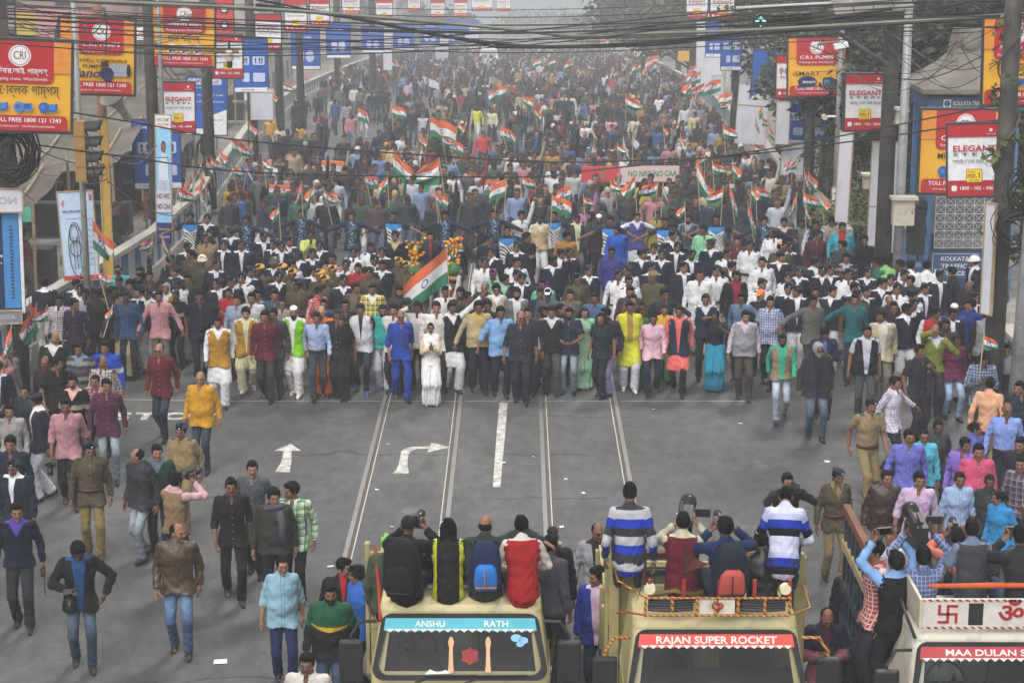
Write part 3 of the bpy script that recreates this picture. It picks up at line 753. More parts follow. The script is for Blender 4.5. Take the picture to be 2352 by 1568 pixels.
    def up(name, sleeve, hem, fit, part, m):
        k = ('up', pose, fem, heavy, lod, sleeve, hem, fit, part)
        q = link(name, cached(k, proto_upper, pose, fem, heavy, lod, sleeve, hem, fit, part), o); fill(q, m); return q
    def collar(cc):
        q = link('collar', cached(('collar',), collar_mesh), o); q.matrix_local = Matrix.Translation(Vector(r.tf(0, .010, 1.435))) @ Matrix(r.T.tolist()).to_4x4(); fill(q, cloth(cc.rpartition(':')[2].split(',')[0], kindx='c'))
    if t_ in ('sh', 'ss', 'rl'): up('shirt', {'sh': 'long', 'ss': 'short', 'rl': 'roll'}[t_], .80, .006, 'all', cloth(c1, front=c2, frontw=.02 if c2 else .05, neck=SKINS[sk] if not fem else None, kindx='s', placket=True)); collar(c1)
    elif t_ in ('tk', 'ts', 'tl'):
        up('shirt', {'tk': 'long', 'ts': 'short', 'tl': 'roll'}[t_], .955, .006, 'all', cloth(c1, strap=c2, neck=SKINS[sk], kindx='s', placket=True)); collar(c1)
    elif t_ == 'te': up('t_shirt', 'short', .84, .004, 'all', cloth(c1))
    elif t_ == 'sw': up('jumper', 'long', .87, .010, 'all', cloth(c1, neck=c2, rough=.95))
    elif t_ == 'vs':
        up('vest', 'long', .86, .010, 'torso', cloth(c1, neck=c2, front=c3)); up('shirt', 'long', .86, .010, 'sleeves', cloth(c2))
    elif t_ == 'vh':
        up('vest', 'short', .86, .010, 'torso', cloth(c1, neck=c2, front=c3)); up('shirt', 'short', .86, .010, 'sleeves', cloth(c2))
    elif t_ == 'jk': up('jacket', 'long', .80, .018, 'all', cloth(c1, front=c2, neck=c2))
    elif t_ == 'jz': up('jacket', 'long', .83, .018, 'all', cloth(c1, front=c2, frontw=.007, rough=.75))
    elif t_ == 'jl': up('jacket', 'long', .83, .018, 'all', cloth(c1, front=c2, frontw=.006, rough=.42))
    elif t_ == 'hd': up('hoodie', 'long', .82, .020, 'all', cloth(c1, front=c2, frontw=.006))
    elif t_ == 'ku': up('kurta', 'long', .52, .010, 'all', cloth(c1, front=c2, frontw=.006))
    elif t_ == 'kv':
        up('kurta', 'long', .52, .006, 'all', cloth(c2)); up('waistcoat', 'long', .80, .012, 'torso', cloth(c1, neck=c2, front=c3, frontw=.03))
    elif t_ == 'wh':
        up('blouse', 'long', .86, .004, 'all', cloth(c2)); up('shawl', 'long', .84, .016, 'all', cloth(c1, front=c2, neck=c2, frontw=.15))
    elif t_ == 'pn': up('jumper', 'long', .87, .012, 'all', cloth('181d30', neck='d8d8dc', strap='d8d8dc', kindx='p')); collar('e8e8ea')
    elif t_ == 'pk': up('jacket', 'long', .82, .018, 'all', cloth('1b2030', neck='d8d8dc', front='d0d0d6', frontw=.016, kindx='p')); collar('e6e6e8')
    elif t_ == 'pw': up('shirt', 'roll' if pose in ('outR', 'outL') else 'long', .955, .006, 'all', cloth('e6e7ea', strap='20222c', neck=SKINS[sk], kindx='s', placket=True)); collar('e6e7ea')
    elif t_ == 'kh': up('shirt', 'short', .955, .006, 'all', cloth('8a7a5c', strap='4a4030', neck=SKINS[sk], kindx='s', placket=True)); collar('8a7a5c')
    elif t_ == 'kl': up('tunic', 'long', .80, .012, 'all', cloth('4e4531', strap='33301f', neck=c1 if c1 != '-' else None, placket=True)); collar('4e4531')
    elif t_ == 'sp': up('sports_shirt', 'short', .82, .008, 'all', cloth('sp:1a2133'))
    elif t_ == 'sd': up('sports_shirt', 'long', .82, .008, 'all', cloth('sd:1a2237'))
    elif t_ == 'sa': up('blouse', 'short', .90, .004, 'all', cloth(c2))
    if t_ in ('ts', 'tk', 'tl', 'pw', 'kh', 'kl'):
        bz = .965 if t_ != 'kl' else 1.01
        bl = cached(('belt', pose, fem, heavy, t_ == 'kl'), lambda: MB().lathe([(.160, -.022), (.190 if t_ == 'kl' else .178, -.022), (.190 if t_ == 'kl' else .178, .022), (.160, .022)], 20, None, 0, 1 + heavy * 1.6, .76 + heavy * 1.7).mesh('belt', [None], True))
        q = link('belt', bl, o); q.location = r.tf(0, 0, bz); fill(q, simple('4a1c14' if t_ in ('kh', 'kl') else '141416', .4, 'leather'))
    lk, _, lc = lower.partition(' ')
    if lk in LOWK:
        if lk == 'je':
            q3 = [int(lc[i:i + 2], 16) for i in (0, 2, 4)]; av = sum(q3) / 3; lc = ''.join('%02x' % int(a * .62 + av * .38 - 4) for a in q3)
        lspec = lc if ':' in lc or lk != 'je' else 'je:%s,%s' % (lc, ''.join('%02x' % min(255, int(int(lc[i:i + 2], 16) * 1.3 + 26)) for i in (0, 2, 4)))
        k = ('lo', pose, fem, heavy, lod, LOWK[lk])
        q = link({'tr': 'trousers', 'je': 'jeans', 'pj': 'pyjama', 'sl': 'trousers', 'sk': 'skirt', 'so': 'shorts'}[lk], cached(k, proto_lower, pose, fem, heavy, lod, LOWK[lk]), o); fill(q, cloth(lspec))
        if t_ == 'sa': q.name = 'saree'
    sm = cached(('shoe',), shoe_mesh, 0)
    for sg in (1, -1):
        q = link('shoe', sm, o); q.matrix_local = Matrix.Translation(Vector(r.an[sg])) @ Matrix.Rotation(R(r.fp[sg]), 4, 'X') @ Matrix.Rotation(R(sg * 6), 4, 'Z') @ Matrix.Translation((0, 0, -.085))
        fill(q, simple(shoes, .6, 'shoe'), simple('cfcac0' if shoes in ('e0e0dc', '3a5a9a', '26262c') else '15130f', .8, 'sole'))
    o['_t'] = t_
    PEOPLE.append(o); PBY[(int(u), int(v))] = (o, r, s, w)
    return o, r
# ================================================================ ground, road, rails and markings
def strip_mesh(x0f, x1f, ys, dz, m, name, kind='structure', parent=None):
    b = MB(); vs = []; fs = []
    for y in ys: vs += [(x0f(y), y, road(y) + dz), (x1f(y), y, road(y) + dz)]
    for i in range(len(ys) - 1): a = 2 * i; fs.append((a, a + 1, a + 3, a + 2))
    b.add(vs, fs); o = b.obj(name, m, parent)
    if parent is None: tag(o, kind=kind)
    return o
def asphalt():
    m, t, b = nmat('asphalt'); g = N(t); oc = g.new('ShaderNodeTexCoord').outputs['Object']
    big = g.noise(g.scale(oc, .35, .22, .1), 1.0, 5, .6); mid = g.noise(g.scale(oc, 1.6, 1.0, 1), 1.0, 6, .65); fine = g.noise(oc, 60, 3)
    c = g.mix(g.ramp(big, .3, .7), (.060, .059, .057), (.128, .127, .123))
    c = g.mix(.55, c, g.mix(g.ramp(g.noise(g.scale(oc, 4.5, 2.2, 1), 1.0, 5, .7), .3, .7), (.42, .42, .42), (1.4, 1.4, 1.39)), 'MULTIPLY'); c = g.mix(g.m('MULTIPLY', g.ramp(mid, .57, .70), .65), c, (.055, .053, .05))
    c = g.mix(g.m('MULTIPLY', g.ramp(mid, .40, .30), .35), c, (.24, .236, .225))
    x, y, z = g.xyz(oc)
    wob = g.m('MULTIPLY', g.m('SUBTRACT', g.noise(g.scale(oc, .9, .9, 1), 1.0, 4), .5), .9)
    f = g.m('FRACT', g.m('MULTIPLY', g.m('ADD', y, wob), 1 / 2.3)); crack = g.m('LESS_THAN', g.m('ABSOLUTE', g.m('SUBTRACT', f, .5)), .011)
    sel = g.m('GREATER_THAN', g.noise(g.scale(oc, .45, .6, 1), 1.0, 2), .53); c = g.mix(g.m('MULTIPLY', g.m('MULTIPLY', crack, sel), .8), c, (.03, .029, .028))
    hole = g.ramp(g.noise(g.scale(oc, .55, .8, 1), 1.3, 5, .7), .70, .74); c = g.mix(g.m('MULTIPLY', hole, .7), c, (.07, .066, .06))
    c = g.mix(g.ramp(fine, .2, .8), g.mix(1.0, c, (.80, .80, .80), 'MULTIPLY'), c)
    g.put(b.inputs['Base Color'], c); b.inputs['Roughness'].default_value = .82; b.inputs['Specular IOR Level'].default_value = .3
    g.put(b.inputs['Normal'], g.bump(g.m('ADD', g.m('MULTIPLY', fine, .4), g.m('ADD', mid, g.m('MULTIPLY', hole, -1.5))), .35, .02))
    return m
YS = list(np.arange(-30, 140, 2.0)) + list(np.arange(140, 640, 10.0))
LB = [(at(u, v, 1.1).x, at(u, v, 1.1).y) for u, v in ((47, 704), (117, 665), (248, 590), (350, 528), (450, 440), (546, 319), (572, 282), (625, 238), (680, 198))] + [(-14.3, 150), (-14.6, 180), (-14.8, 230), (-15, 640)]
LB = [(-9.9, 30.5), (-9.7, 34.0)] + LB
RB = [(7.7, 45.9), (7.9, 50.2), (8.3, 62.7), (9.5, 80.1), (10.0, 91.9), (11.1, 113.3), (12.0, 140), (12.6, 180), (13, 230), (13, 640)]
def poly_x(P):
    ys = [p[1] for p in P]; xs = [p[0] for p in P]
    return lambda y: float(np.interp(y, ys, xs))
LX, RX = poly_x(LB), poly_x(RB)
M_EARTH = mat('earth', (.15, .135, .115), .95, .35, .6, dirt=((.09, .08, .07), .4, 1.5))
M_PAVE = mat('footpath', (.24, .225, .20), .9, .3, .8, bump=.3, dirt=((.10, .095, .085), .5, 1.2))
strip_mesh(lambda y: -160, lambda y: 160, YS, -.03, M_EARTH, 'ground')
strip_mesh(lambda y: LX(y) - .6 if y > 28 else -26, lambda y: (RX(y) + .4 if y > 45.8 else 8.6 if y > 31 else 26), YS, 0.0, asphalt(), 'road')
# footpaths with kerbs
def kerb_strip(x0f, x1f, ys, name):
    b = MB()
    for y0, y1 in zip(ys[:-1], ys[1:]):
        for (xa, xb) in ((x0f, x1f),):
            z0, z1 = road(y0) + .14, road(y1) + .14
            b.add([(xa(y0), y0, z0), (xb(y0), y0, z0), (xb(y1), y1, z1), (xa(y1), y1, z1), (xa(y0), y0, z0 - .17), (xb(y0), y0, z0 - .17), (xb(y1), y1, z1 - .17), (xa(y1), y1, z1 - .17)],
                  [(0, 1, 2, 3), (0, 4, 5, 1), (3, 2, 6, 7), (0, 3, 7, 4), (1, 5, 6, 2)])
    return tag(b.obj(name, M_PAVE), kind='structure')
kerb_strip(lambda y: 8.35 + max(0, (30 - y)) * .08, lambda y: 24, [31, 34, 38, 42, 46.4], 'footpath_east')
kerb_strip(lambda y: -24, lambda y: LX(y) - .62, [28, 32, 36, 40, 46, 54, 62, 70], 'footpath_west')
M_STEEL = mat('rail_steel', (.32, .32, .31), .35, .2, 2.0, metal=.55, dirt=((.25, .23, .20), .4, 2)); M_GROOVE = mat('rail_groove', (.085, .072, .056), .9, .3, 3); M_GUARD = mat('rail_guard', (.44, .44, .42), .45, .15, 2, metal=.2)
RXS = [at(u, 920).x for u in (878, 1062, 1237, 1418)]
RYS = list(np.arange(2, 60, 2.0))
for i, xr in enumerate(RXS):
    sg = 1 if i in (0, 2) else -1          # side on which the groove lies
    root = tag(thing('tram_rail', None, None, (0, 0, 0)), kind='structure')
    for (a, c, mm, nm_, dz) in ((0, .066, M_STEEL, 'rail_head', .012), (.066, .122, M_GROOVE, 'groove', .004), (.122, .140, M_GUARD, 'guard_lip', .012)):
        xa, xb = (xr + sg * a, xr + sg * c); xa, xb = min(xa, xb), max(xa, xb)
        strip_mesh(lambda y, q=xa: q, lambda y, q=xb: q, RYS, dz, mm, nm_, parent=root)
M_PAINT = mat('road_paint', (.56, .55, .50), .75, .18, 5, dirt=((.17, .167, .16), .8, 7))
M_FADED = mat('faded_paint', (.30, .298, .28), .8, .25, 5, dirt=((.13, .128, .124), .9, 4))
def marking(name, pts, kind='structure'):
    b = MB(); P = [at(u, v, .006) for u, v in pts]; b.add(P, [tuple(range(len(P)))]); o = b.obj(name, M_FADED if name == 'stop_line' else M_PAINT); tag(o, kind=kind); return o
def gp(px, py): return (588 + px / 4, 392.2 * 1 + 392 + py / 4)          # crop of the picture used for reading coordinates
marking('straight_arrow', [gp(*p) for p in ((322, 938), (415, 1003), (326, 1003), (326, 1100), (308, 1197), (175, 1195), (225, 1120), (245, 1060), (252, 1005), (163, 1001))])
b_ = MB()
cl = [(1255, 1208), (1405, 1208), (1390, 1120), (1400, 1040), (1420, 1005), (1480, 985), (1590, 983), (1575, 1016), (1790, 968), (1610, 928), (1600, 960), (1440, 965), (1370, 980), (1335, 1005), (1325, 1060), (1310, 1130), (1290, 1175)]
P_l = [at(*gp(*p), .006) for p in cl]; b_.add(P_l, [(0, 1, 2, 15, 16), (2, 3, 14, 15), (3, 4, 13, 14), (4, 5, 12, 13), (5, 6, 10, 11, 12), (6, 7, 8, 9, 10)]); tag(b_.obj('turn_arrow', M_PAINT), kind='structure')
for (xa, xb, xc, xd) in ((1147, 1166, 1132, 1149),):
    marking('dashed_line', [(xa, 924), (xb, 924), (1163, 960), (1160, 1000), (xd, 1118), (xc, 1118), (1138, 1030)])
marking('dashed_line', [(1185, 640), (1196, 640), (1186, 740), (1172, 740)]); marking('dashed_line', [(1208, 290), (1213, 290), (1210, 345), (1203, 345)])
for a, c in ((470, 700), (702, 872), (892, 1058), (1068, 1140), (1150, 1232), (1250, 1400), (1425, 1720)):
    marking('stop_line', [(a, 921.6), (a, 919.6), (c, 919.6), (c, 921.6)])
marking('stop_line', [(262, 917.5), (262, 915.5), (470, 919.6), (470, 921.6)])
p_ = at(376, 956, .006); t_ = text('STOP', .62, Matrix.Translation(p_) @ Matrix.Rotation(-math.pi / 2, 4, 'X'), M_PAINT, None, .045, 1.0, name='stop_lettering', space=1.28); tag(t_, kind='structure')
# scraps of paper on the asphalt
M_PAPER = mat('paper', (.72, .71, .68), .8, .1, 8)
LIT = [(505, 1519), (890, 1020), (866, 1124), (1133, 1280), (1156, 1063), (1340, 1132), (1700, 1500), (1900, 1060), (1700, 972), (980, 1330), (1300, 1100), (1560, 1180), (760, 1300), (640, 1210), (1290, 1210), (1500, 940), (430, 1110), (1180, 1300), (1225, 1050), (900, 1210), (1020, 1200)]
for i, (u, v) in enumerate(LIT):
    p = at(u, v, .012); s = rnd.uniform(.03, .07) if i else .11; b = MB(); a = rnd.uniform(0, 3)
    q = [(s * math.cos(a + k * 1.57 + rnd.uniform(-.3, .3)), s * math.sin(a + k * 1.57) * .7, rnd.uniform(0, .02)) for k in range(4)]
    b.add(q, [(0, 1, 2, 3)]); o = b.obj('paper_scrap', M_PAPER, loc=p)
    tag(o, 'torn white scrap of paper lying on the bare asphalt' if i else 'largest crumpled white paper scrap lying on asphalt behind the man in brown leather jacket', 'litter', 'paper scraps littering the road')

# ================================================================ parapets of the road: slats, cap and plinth
M_CAP = mat('parapet_cap', (.40, .38, .33), .85, .25, 2, dirt=((.2, .18, .15), .4, 2)); M_BLUE = mat('slat_blue', (.07, .13, .26), .7, .3, 2, dirt=((.22, .22, .21), .35, 4)); M_WHT = mat('slat_white', (.44, .45, .44), .7, .25, 2, dirt=((.24, .23, .21), .4, 3))
def parapet(P, name, label, cat, y_obj=112, step=.26, y_end=230, y_beg=None):
    root = thing(name, label, cat, (P[0][0], P[0][1], road(P[0][1]))); inv = Vector(root.location)
    pts = []; d = 0
    for (x0, y0), (x1, y1) in zip(P[:-1], P[1:]):
        L = math.hypot(x1 - x0, y1 - y0); k = 0
        while k < L:
            y = y0 + (y1 - y0) * k / L
            if y > y_end: break
            pts.append((x0 + (x1 - x0) * k / L, y, math.atan2(y1 - y0, x1 - x0))); k += step * (1 if y < 120 else 2)
    cap = MB(); pl = MB(); far = MB()
    for (x0, y0), (x1, y1) in zip(P[:-1], P[1:]):
        if y0 > y_end: break
        n = max(1, int((min(y1, y_end + 5) - y0) / 4)); 
        for k in range(n):
            a = Vector((x0 + (x1 - x0) * k / n, y0 + (y1 - y0) * k / n, 0)); c = Vector((x0 + (x1 - x0) * (k + 1) / n, y0 + (y1 - y0) * (k + 1) / n, 0)); a.z = road(a.y); c.z = road(c.y)
            ang = math.atan2(c.y - a.y, c.x - a.x); pit = math.atan2(c.z - a.z, (c - a).xy.length); L = (c - a).length; M = Euler((0, -pit, ang)).to_matrix(); mid = (a + c) / 2 - inv
            cap.box(mid + Vector((0, 0, 1.06)), (L + .01, .26, .11), M); pl.box(mid + Vector((0, 0, .13)), (L + .01, .24, .32), M)
    cap.obj('cap', M_CAP, root); pl.obj('plinth', M_CAP, root)
    bb = MB(); bb.box((0, 0, 0), (.165, .07, .76)); me = {}
    for k, mm in enumerate((M_BLUE, M_WHT)): me[k] = bb.mesh('slat', mm)
    for i, (x, y, a) in enumerate(pts):
        if y < y_obj:
            o = link('slat', me[(i // 2) % 2], root, Vector((x, y, road(y) + .645)) - inv); o.rotation_euler = (0, 0, a)
        else: far.box(Vector((x, y, road(y) + .645)) - inv, (.2, .07, .76), (0, 0, a), (i // 2) % 2)
    if far.v: tag(far.obj('slat_run', [M_BLUE, M_WHT], root), kind='stuff')
    return root
parapet(LB, 'road_parapet', 'long parapet of blue and white slats under a beige cap, beside the tarpaulin stalls', 'parapet', 105)
parapet(RB, 'road_parapet', 'long parapet of blue and white slats, beside the leaning white banner boards and trees', 'parapet', 105)
# stepped blue and white end wall beside the footpath (nearest on the east side)
root = thing('end_wall', 'low stepped concrete wall with blue and white blocks beside the leaning steel pole', 'wall', (8.9, 30, .14))
for k in range(7):
    y = 31.0 + k * .62; b = MB(); b.box((0, 0, .5), (.42, .60, 1.0 + (k % 2) * .06)); b.obj('block', (M_WHT, M_BLUE)[k % 2], root, loc=(.0, y - 30, 0))
b = MB(); b.box((0, 0, 0), (.50, 4.4, .09)); b.obj('cap', M_CAP, root, loc=(0, 2.86, 1.09))

# ================================================================ poles
M_POLE = mat('dark_pole', (.050, .046, .042), .7, .4, 2, dirt=((.12, .10, .08), .4, 3)); M_GALV = mat('galvanised_pole', (.32, .33, .33), .55, .2, 1.5, metal=.3, dirt=((.14, .12, .10), .4, 2)); M_RUST = mat('rusty_pole', (.22, .12, .07), .8, .3, 3)
M_WIRE = mat('black_cable', (.014, .014, .015), .55, .1, 2); M_WIRE2 = mat('brown_cable', (.10, .09, .07), .7, .2, 2)
M_BOX = mat('cream_box', (.50, .47, .37), .6, .15, 3, dirt=((.25, .2, .15), .35, 4)); M_BLK = mat('black_plastic', (.018, .018, .02), .5, .2, 4)
def pole(u, v, Y, r, label, m=None, top=None, lean=0.0, name='street_pole', cat='pole', n=10, group=None, zt=9.5):
    p = aty(u, v, Y); z0 = road(Y); o = thing(name, label, cat, (p.x, Y, z0), group)
    b = MB(); b.tube([(0, 0, -.05), (lean * .5, 0, (zt - z0) * .5), (lean, 0, zt - z0)], [r * 1.15, r, r * .85], n); b.obj('shaft', m or M_POLE, o, True)
    b = MB(); b.lathe([(r * 1.9, -.02), (r * 1.9, .10), (r * 1.2, .16)], n); b.obj('base_collar', m or M_POLE, o)
    return o
POLES = {}
def P(k, *a, **kw): POLES[k] = pole(*a, **kw)
P('a', 12, 300, 33, .16, 'thick dark utility pole smothered in cables behind the big Bengali pump sign', zt=9.2)
P('b', 193, 500, 36.5, .055, 'thin galvanised pole carrying the traffic light stack, beside the white event banner', M_GALV, zt=8)
P('c', 246, 500, 41, .10, 'rust brown pole standing behind the grey horn loudspeaker', M_RUST, zt=9)
P('d', 358, 450, 48, .14, 'dark pole behind the tall narrow welcome banner', zt=10.5)
P('d2', 371, 200, 47.6, .05, 'slim grey pole under the mini pump sign, beside the dark pole', M_GALV, zt=9.6)
P('e', 481, 350, 57, .15, 'dark pole in front of the blue plumbing billboard', zt=9)
P('f', 578, 200, 68, .16, 'dark pole beside the blue pictogram board over the parapet', zt=8)
P('g', 642, 200, 86, .17, 'grey pole standing behind the parapet next to a red topped steel sign', zt=7.6)
P('h', 690, 200, 90, .16, 'dark lamp pole with a white post next to it, walkers passing in front', zt=7.6)
P('i', 775, 120, 118, .20, 'hazy pole beside a row of distant red and blue signs', zt=6)
P('j', 855, 100, 140, .22, 'faint distant pole before hazy blue boards', zt=5)
P('r1', 2040, 300, 41, .16, 'thick dark pole carrying the meter box, between steel sign and police kiosk', zt=9.5)
P('r2', 2075, 300, 39.5, .095, 'galvanised pole with the cream switch box and black signal back', M_GALV, zt=6.6)
P('r3', 2312, 300, 31.5, .15, 'thick dark pole wound with creeper and coiled cables, before the no walking disc', zt=9.0)
P('r4', 2345, 700, 30.6, .13, 'leaning galvanised steel pole beside the no walking disc', M_GALV, lean=.18, zt=7.5)
P('r5', 1925, 300, 50, .075, 'galvanised pole beside the smart pump sign holding a small camera', M_GALV, zt=7.5)
P('r6', 1860, 300, 52.5, .13, 'dark pole behind the smart pump sign', zt=8.5)
P('r7', 1690, 150, 85, .17, 'dark tree shaded pole before the distant blue board', zt=7)
P('r8', 1600, 100, 110, .2, 'distant dark pole in front of the white hoarding by the trees', zt=5)
P('k1', 2185, 500, 44.5, .06, 'blue steel post at the corner of the lattice window', mat('blue_post', (.06, .16, .38), .6, .2, 3), zt=3.2)

# ================================================================ advertising boards
RED = simple('b01f2a', .6, 'print'); YEL = mat('print_yellow', lin('e2a92b'), .6, .06, 2); ORG = simple('d98a33', .6, 'print'); WHP = simple('dedfe0', .6, 'print'); DKP = simple('23201f', .6, 'print'); NVY = simple('1b2350', .6, 'print'); BLU = simple('1f55a8', .6, 'print'); LBL = simple('3d7fb8', .6, 'print'); MAR = simple('8a1720', .6, 'print'); YBX = simple('f0cc1e', .6, 'print'); STL = simple('9aa0ac', .4, 'print'); SKY = simple('8fc4ea', .6, 'print'); LAV = simple('b9c3e2', .7, 'print'); PUR = simple('2f2a6a', .6, 'print'); GRY = simple('a9a9b2', .7, 'print'); M_FRAME = mat('sign_frame', (.035, .034, .034), .6, .2, 4); M_WOOD = mat('batten_wood', (.36, .27, .15), .8, .25, 6); ORF = simple('e0702a', .7, 'print'); GRF = simple('1f8a4a', .7, 'print'); TEAL = simple('4ab0a0', .7, 'print'); PNK = simple('b98a86', .8, 'print'); CRP = simple('c03a40', .7, 'print')
class Board:
    """a rectangular board: local x across, z up, printed face towards -Y; u0..v1 give where it shows"""
    def __init__(s, name, label, cat, u0, v0, u1, v1, Y, yaw=0, roll=0, thick=.10, frame=.035, base=WHP, group=None, fm=None, panel='panel'):
        c = aty((u0 + u1) / 2, (v0 + v1) / 2, Y); k = pxm(Y, c.z); s.w = (u1 - u0) / k / max(.3, math.cos(R(yaw))); s.h = (v1 - v0) / k * 1.02
        s.o = thing(name, label, cat, c, group); s.o.rotation_euler = (0, R(roll), R(yaw)); s.n = 0
        b = MB(); w_, h_ = s.w, s.h; fm = fm or M_FRAME
        b.box((0, thick / 2, 0), (w_, thick * .8, h_)); b.obj(panel, base, s.o)
        if frame:
            b = MB(); f = frame
            b.box((0, thick / 2, h_ / 2 + f / 2), (w_ + 2 * f, thick + .02, f)); b.box((0, thick / 2, -h_ / 2 - f / 2), (w_ + 2 * f, thick + .02, f))
            b.box((-w_ / 2 - f / 2, thick / 2, 0), (f, thick + .02, h_)); b.box((w_ / 2 + f / 2, thick / 2, 0), (f, thick + .02, h_)); b.obj('frame', fm, s.o)
    def M(s, x, z):
        s.n += 1; return Matrix.Translation((x * s.w / 2, .1 * 0 - .004 * 1 - .0022 * s.n + .0, z * s.h / 2))
    def face(s, pts, m, name='print'):
        b = MB(); M = s.M(0, 0); b.add([M @ Vector((x * s.w / 2, 0, z * s.h / 2)) for x, z in pts], [tuple(range(len(pts)))]); return b.obj(name, m, s.o)
    def rect(s, x0, z0, x1, z1, m, name='print', r=(0, 0, 0, 0)):
        """r: corner radii (bottom-left, bottom-right, top-right, top-left) in half-widths"""
        pts = []; asp = s.w / s.h
        for (cx, cz, a0, q) in ((x0, z0, 180, r[0]), (x1, z0, 270, r[1]), (x1, z1, 0, r[2]), (x0, z1, 90, r[3])):
            if q == 0: pts.append((cx, cz))
            else:
                ox = cx + (q if cx == x0 else -q); oz = cz + (q if cz == z0 else -q) * asp
                pts += [(ox + q * math.cos(R(a0 + k * 22.5)), oz + q * asp * math.sin(R(a0 + k * 22.5))) for k in range(5)]
        return s.face(pts, m, name)
    def oval(s, x, z, rx, rz, m, name='print', n=24): return s.face([(x + rx * math.cos(a), z + rz * math.sin(a)) for a in np.linspace(0, 2 * math.pi, n, False)], m, name)
    def txt(s, t, x, z, size, m, bold=.012, sx=1.0, fit=None, **k):
        """size in half-heights; fit: width in half-widths that the line should fill"""
        return text(t, size * s.h / 2, s.M(x, z), m, s.o, bold, sx, fitw=fit * s.w / 2 if fit else None, **k)
def pump(B, x, z, sx, sz, m, m2):
    """a small printed motor pump: ribbed barrel, foot and volute"""
    B.rect(x - sx * .1, z - sz * .5, x + sx, z + sz * .5, m, 'pump_picture', (sx * .12,) * 4); B.oval(x - sx * .35, z - sz * .05, sx * .55, sz * .85, m2, 'pump_picture')
    B.rect(x - sx * .7, z - sz * 1.1, x - sx * .1, z - sz * .6, m2, 'pump_picture'); B.oval(x - sx * .45, z - sz * .05, sx * .25, sz * .4, m, 'pump_picture'); B.rect(x + sx * .1, z - sz * .85, x + sx * .8, z - sz * .5, m2, 'pump_picture')
    B.rect(x + sx * .82, z - sz * .62, x + sx * 1.02, z + sz * .62, m2, 'pump_picture')
def cri(label, box, Y, yaw, roll, head, mid, deco, rx=(-.62, .62), detail=True, group=None):
    B = Board('pump_sign', label, 'billboard', *box, Y, yaw, roll, .14, .05, YEL, group)
    B.rect(-1, .30, 1, 1, ORG, 'top_field'); x0, x1 = rx; xc = (x0 + x1) / 2
    B.rect(x0, .06, x1, 1, RED, 'red_field', (.14, .14, 0, 0))
    B.oval(xc, .68, .25, .24, WHP, 'emblem'); B.oval(xc, .68, .222, .213, MAR, 'emblem'); B.oval(xc, .68, .208, .200, WHP, 'emblem'); B.txt('CRI', xc, .675, .26, MAR, .004, fit=.27)
    B.txt(head, xc, .33, .16, WHP, .016, fit=(x1 - x0) * .82); 
    if detail: B.txt('Pumping trust. Worldwide.', xc, .16, .10, WHP, .0, fit=(x1 - x0) * .84)
    for t, z, sz, ft in mid: B.txt(t, deco.get('tx', 0), z, sz, DKP, .016 if sz < .2 else .006, fit=ft)
    B.rect(-.95, -1, .93, -.66, RED, 'toll_band', (0, 0, .1, .1)); B.txt('TOLL FREE 1800 121 1243', .02, -.765, .135, WHP, .016, fit=1.55)
    if detail: B.txt('www.crigroups.com   www.facebook.com/cripumps', 0, -.90, .07, WHP, 0, fit=1.3)
    return B
B = cri('big orange and red pump sign with Bengali name and three blue pumps', (-38, 98, 157, 298), 32, 14, 3.5, 'সি.আর.আই. পাম্পস্', [('মনোব্লক পাম্পস্', -.10, .30, 1.6)], {'tx': -.05}, (-.9, .62))
for k, (x, c) in enumerate(((-.62, LBL), (-.08, BLU), (.48, LBL))): pump(B, x, -.45, .22, .13, c, BLU if k != 1 else LBL)
B = cri('orange pump sign in English with a silver motor, behind the Bengali pump sign', (142, 48, 305, 213), 39, 10, 2.8, 'C.R.I. PUMPS', [('OPENWELL SUBMERSIBLE', -.11, .12, 1.62), ('PUMPSETS', -.27, .13, .8)], {'tx': .0}, (-.5, .72))
B.txt('Plano', -.35, -.46, .34, NVY, .02, fit=.85, shear=.25); B.rect(.32, -.52, .85, -.20, STL, 'pump_picture', (.05,) * 4); B.oval(.26, -.45, .20, .17, NVY, 'pump_picture'); B.rect(.10, -.26, .30, -.14, DKP, 'pump_picture'); B.oval(.86, -.36, .06, .18, DKP, 'pump_picture'); B.face(((.1, -.55), (.35, -.55), (.42, -.68), (.22, -.66)), NVY)
B = cri('orange mini pump sign with Bengali lettering crossed by the camera arm', (353, 12, 491, 150), 48, 6, 2.0, 'সি.আর.আই. পাম্পস্', [('মিনি পাম্পস্', -.12, .26, 1.05)], {}, (-.68, .72))
for x in (-.38, .05, .48): B.oval(x, -.45, .19, .17, WHP, 'pump_halo'); pump(B, x, -.45, .13, .10, BLU if x == .05 else DKP, DKP)
B = cri('orange pump sign with a dark blue drop logo, behind the street lamp', (1812, 90, 1939, 218), 52, -8, -1.2, 'C.R.I. PUMPS', [('iSMART', -.24, .22, .95)], {'tx': -.35}, (-.72, .72))
B.oval(-.32, -.52, .34, .20, NVY, 'drop_logo'); B.face(((-.60, -.56), (-.36, -.70), (-.68, -.74)), NVY, 'drop_logo'); B.txt('ismart', -.26, -.52, .16, WHP, .012, fit=.46); B.rect(.22, -.66, .62, -.36, NVY, 'pump_picture', (.08,) * 4); B.oval(.62, -.55, .16, .14, NVY, 'pump_picture'); B.rect(.28, -.64, .46, -.44, LBL, 'pump_picture'); B.txt('Selfpriming Monobloc Pumpsets', .5, -.16, .07, DKP, .004, fit=.75)
B = cri('orange pump sign on the end pole, half hidden by creeper', (2264, 47, 2398, 238), 34, -16, -1.5, 'সি.আর.আই. পাম্পস্', [('সেলফ পাম্পস্', -.12, .26, 1.2)], {}, (-.68, .9)); pump(B, .1, -.45, .25, .13, BLU, LBL)
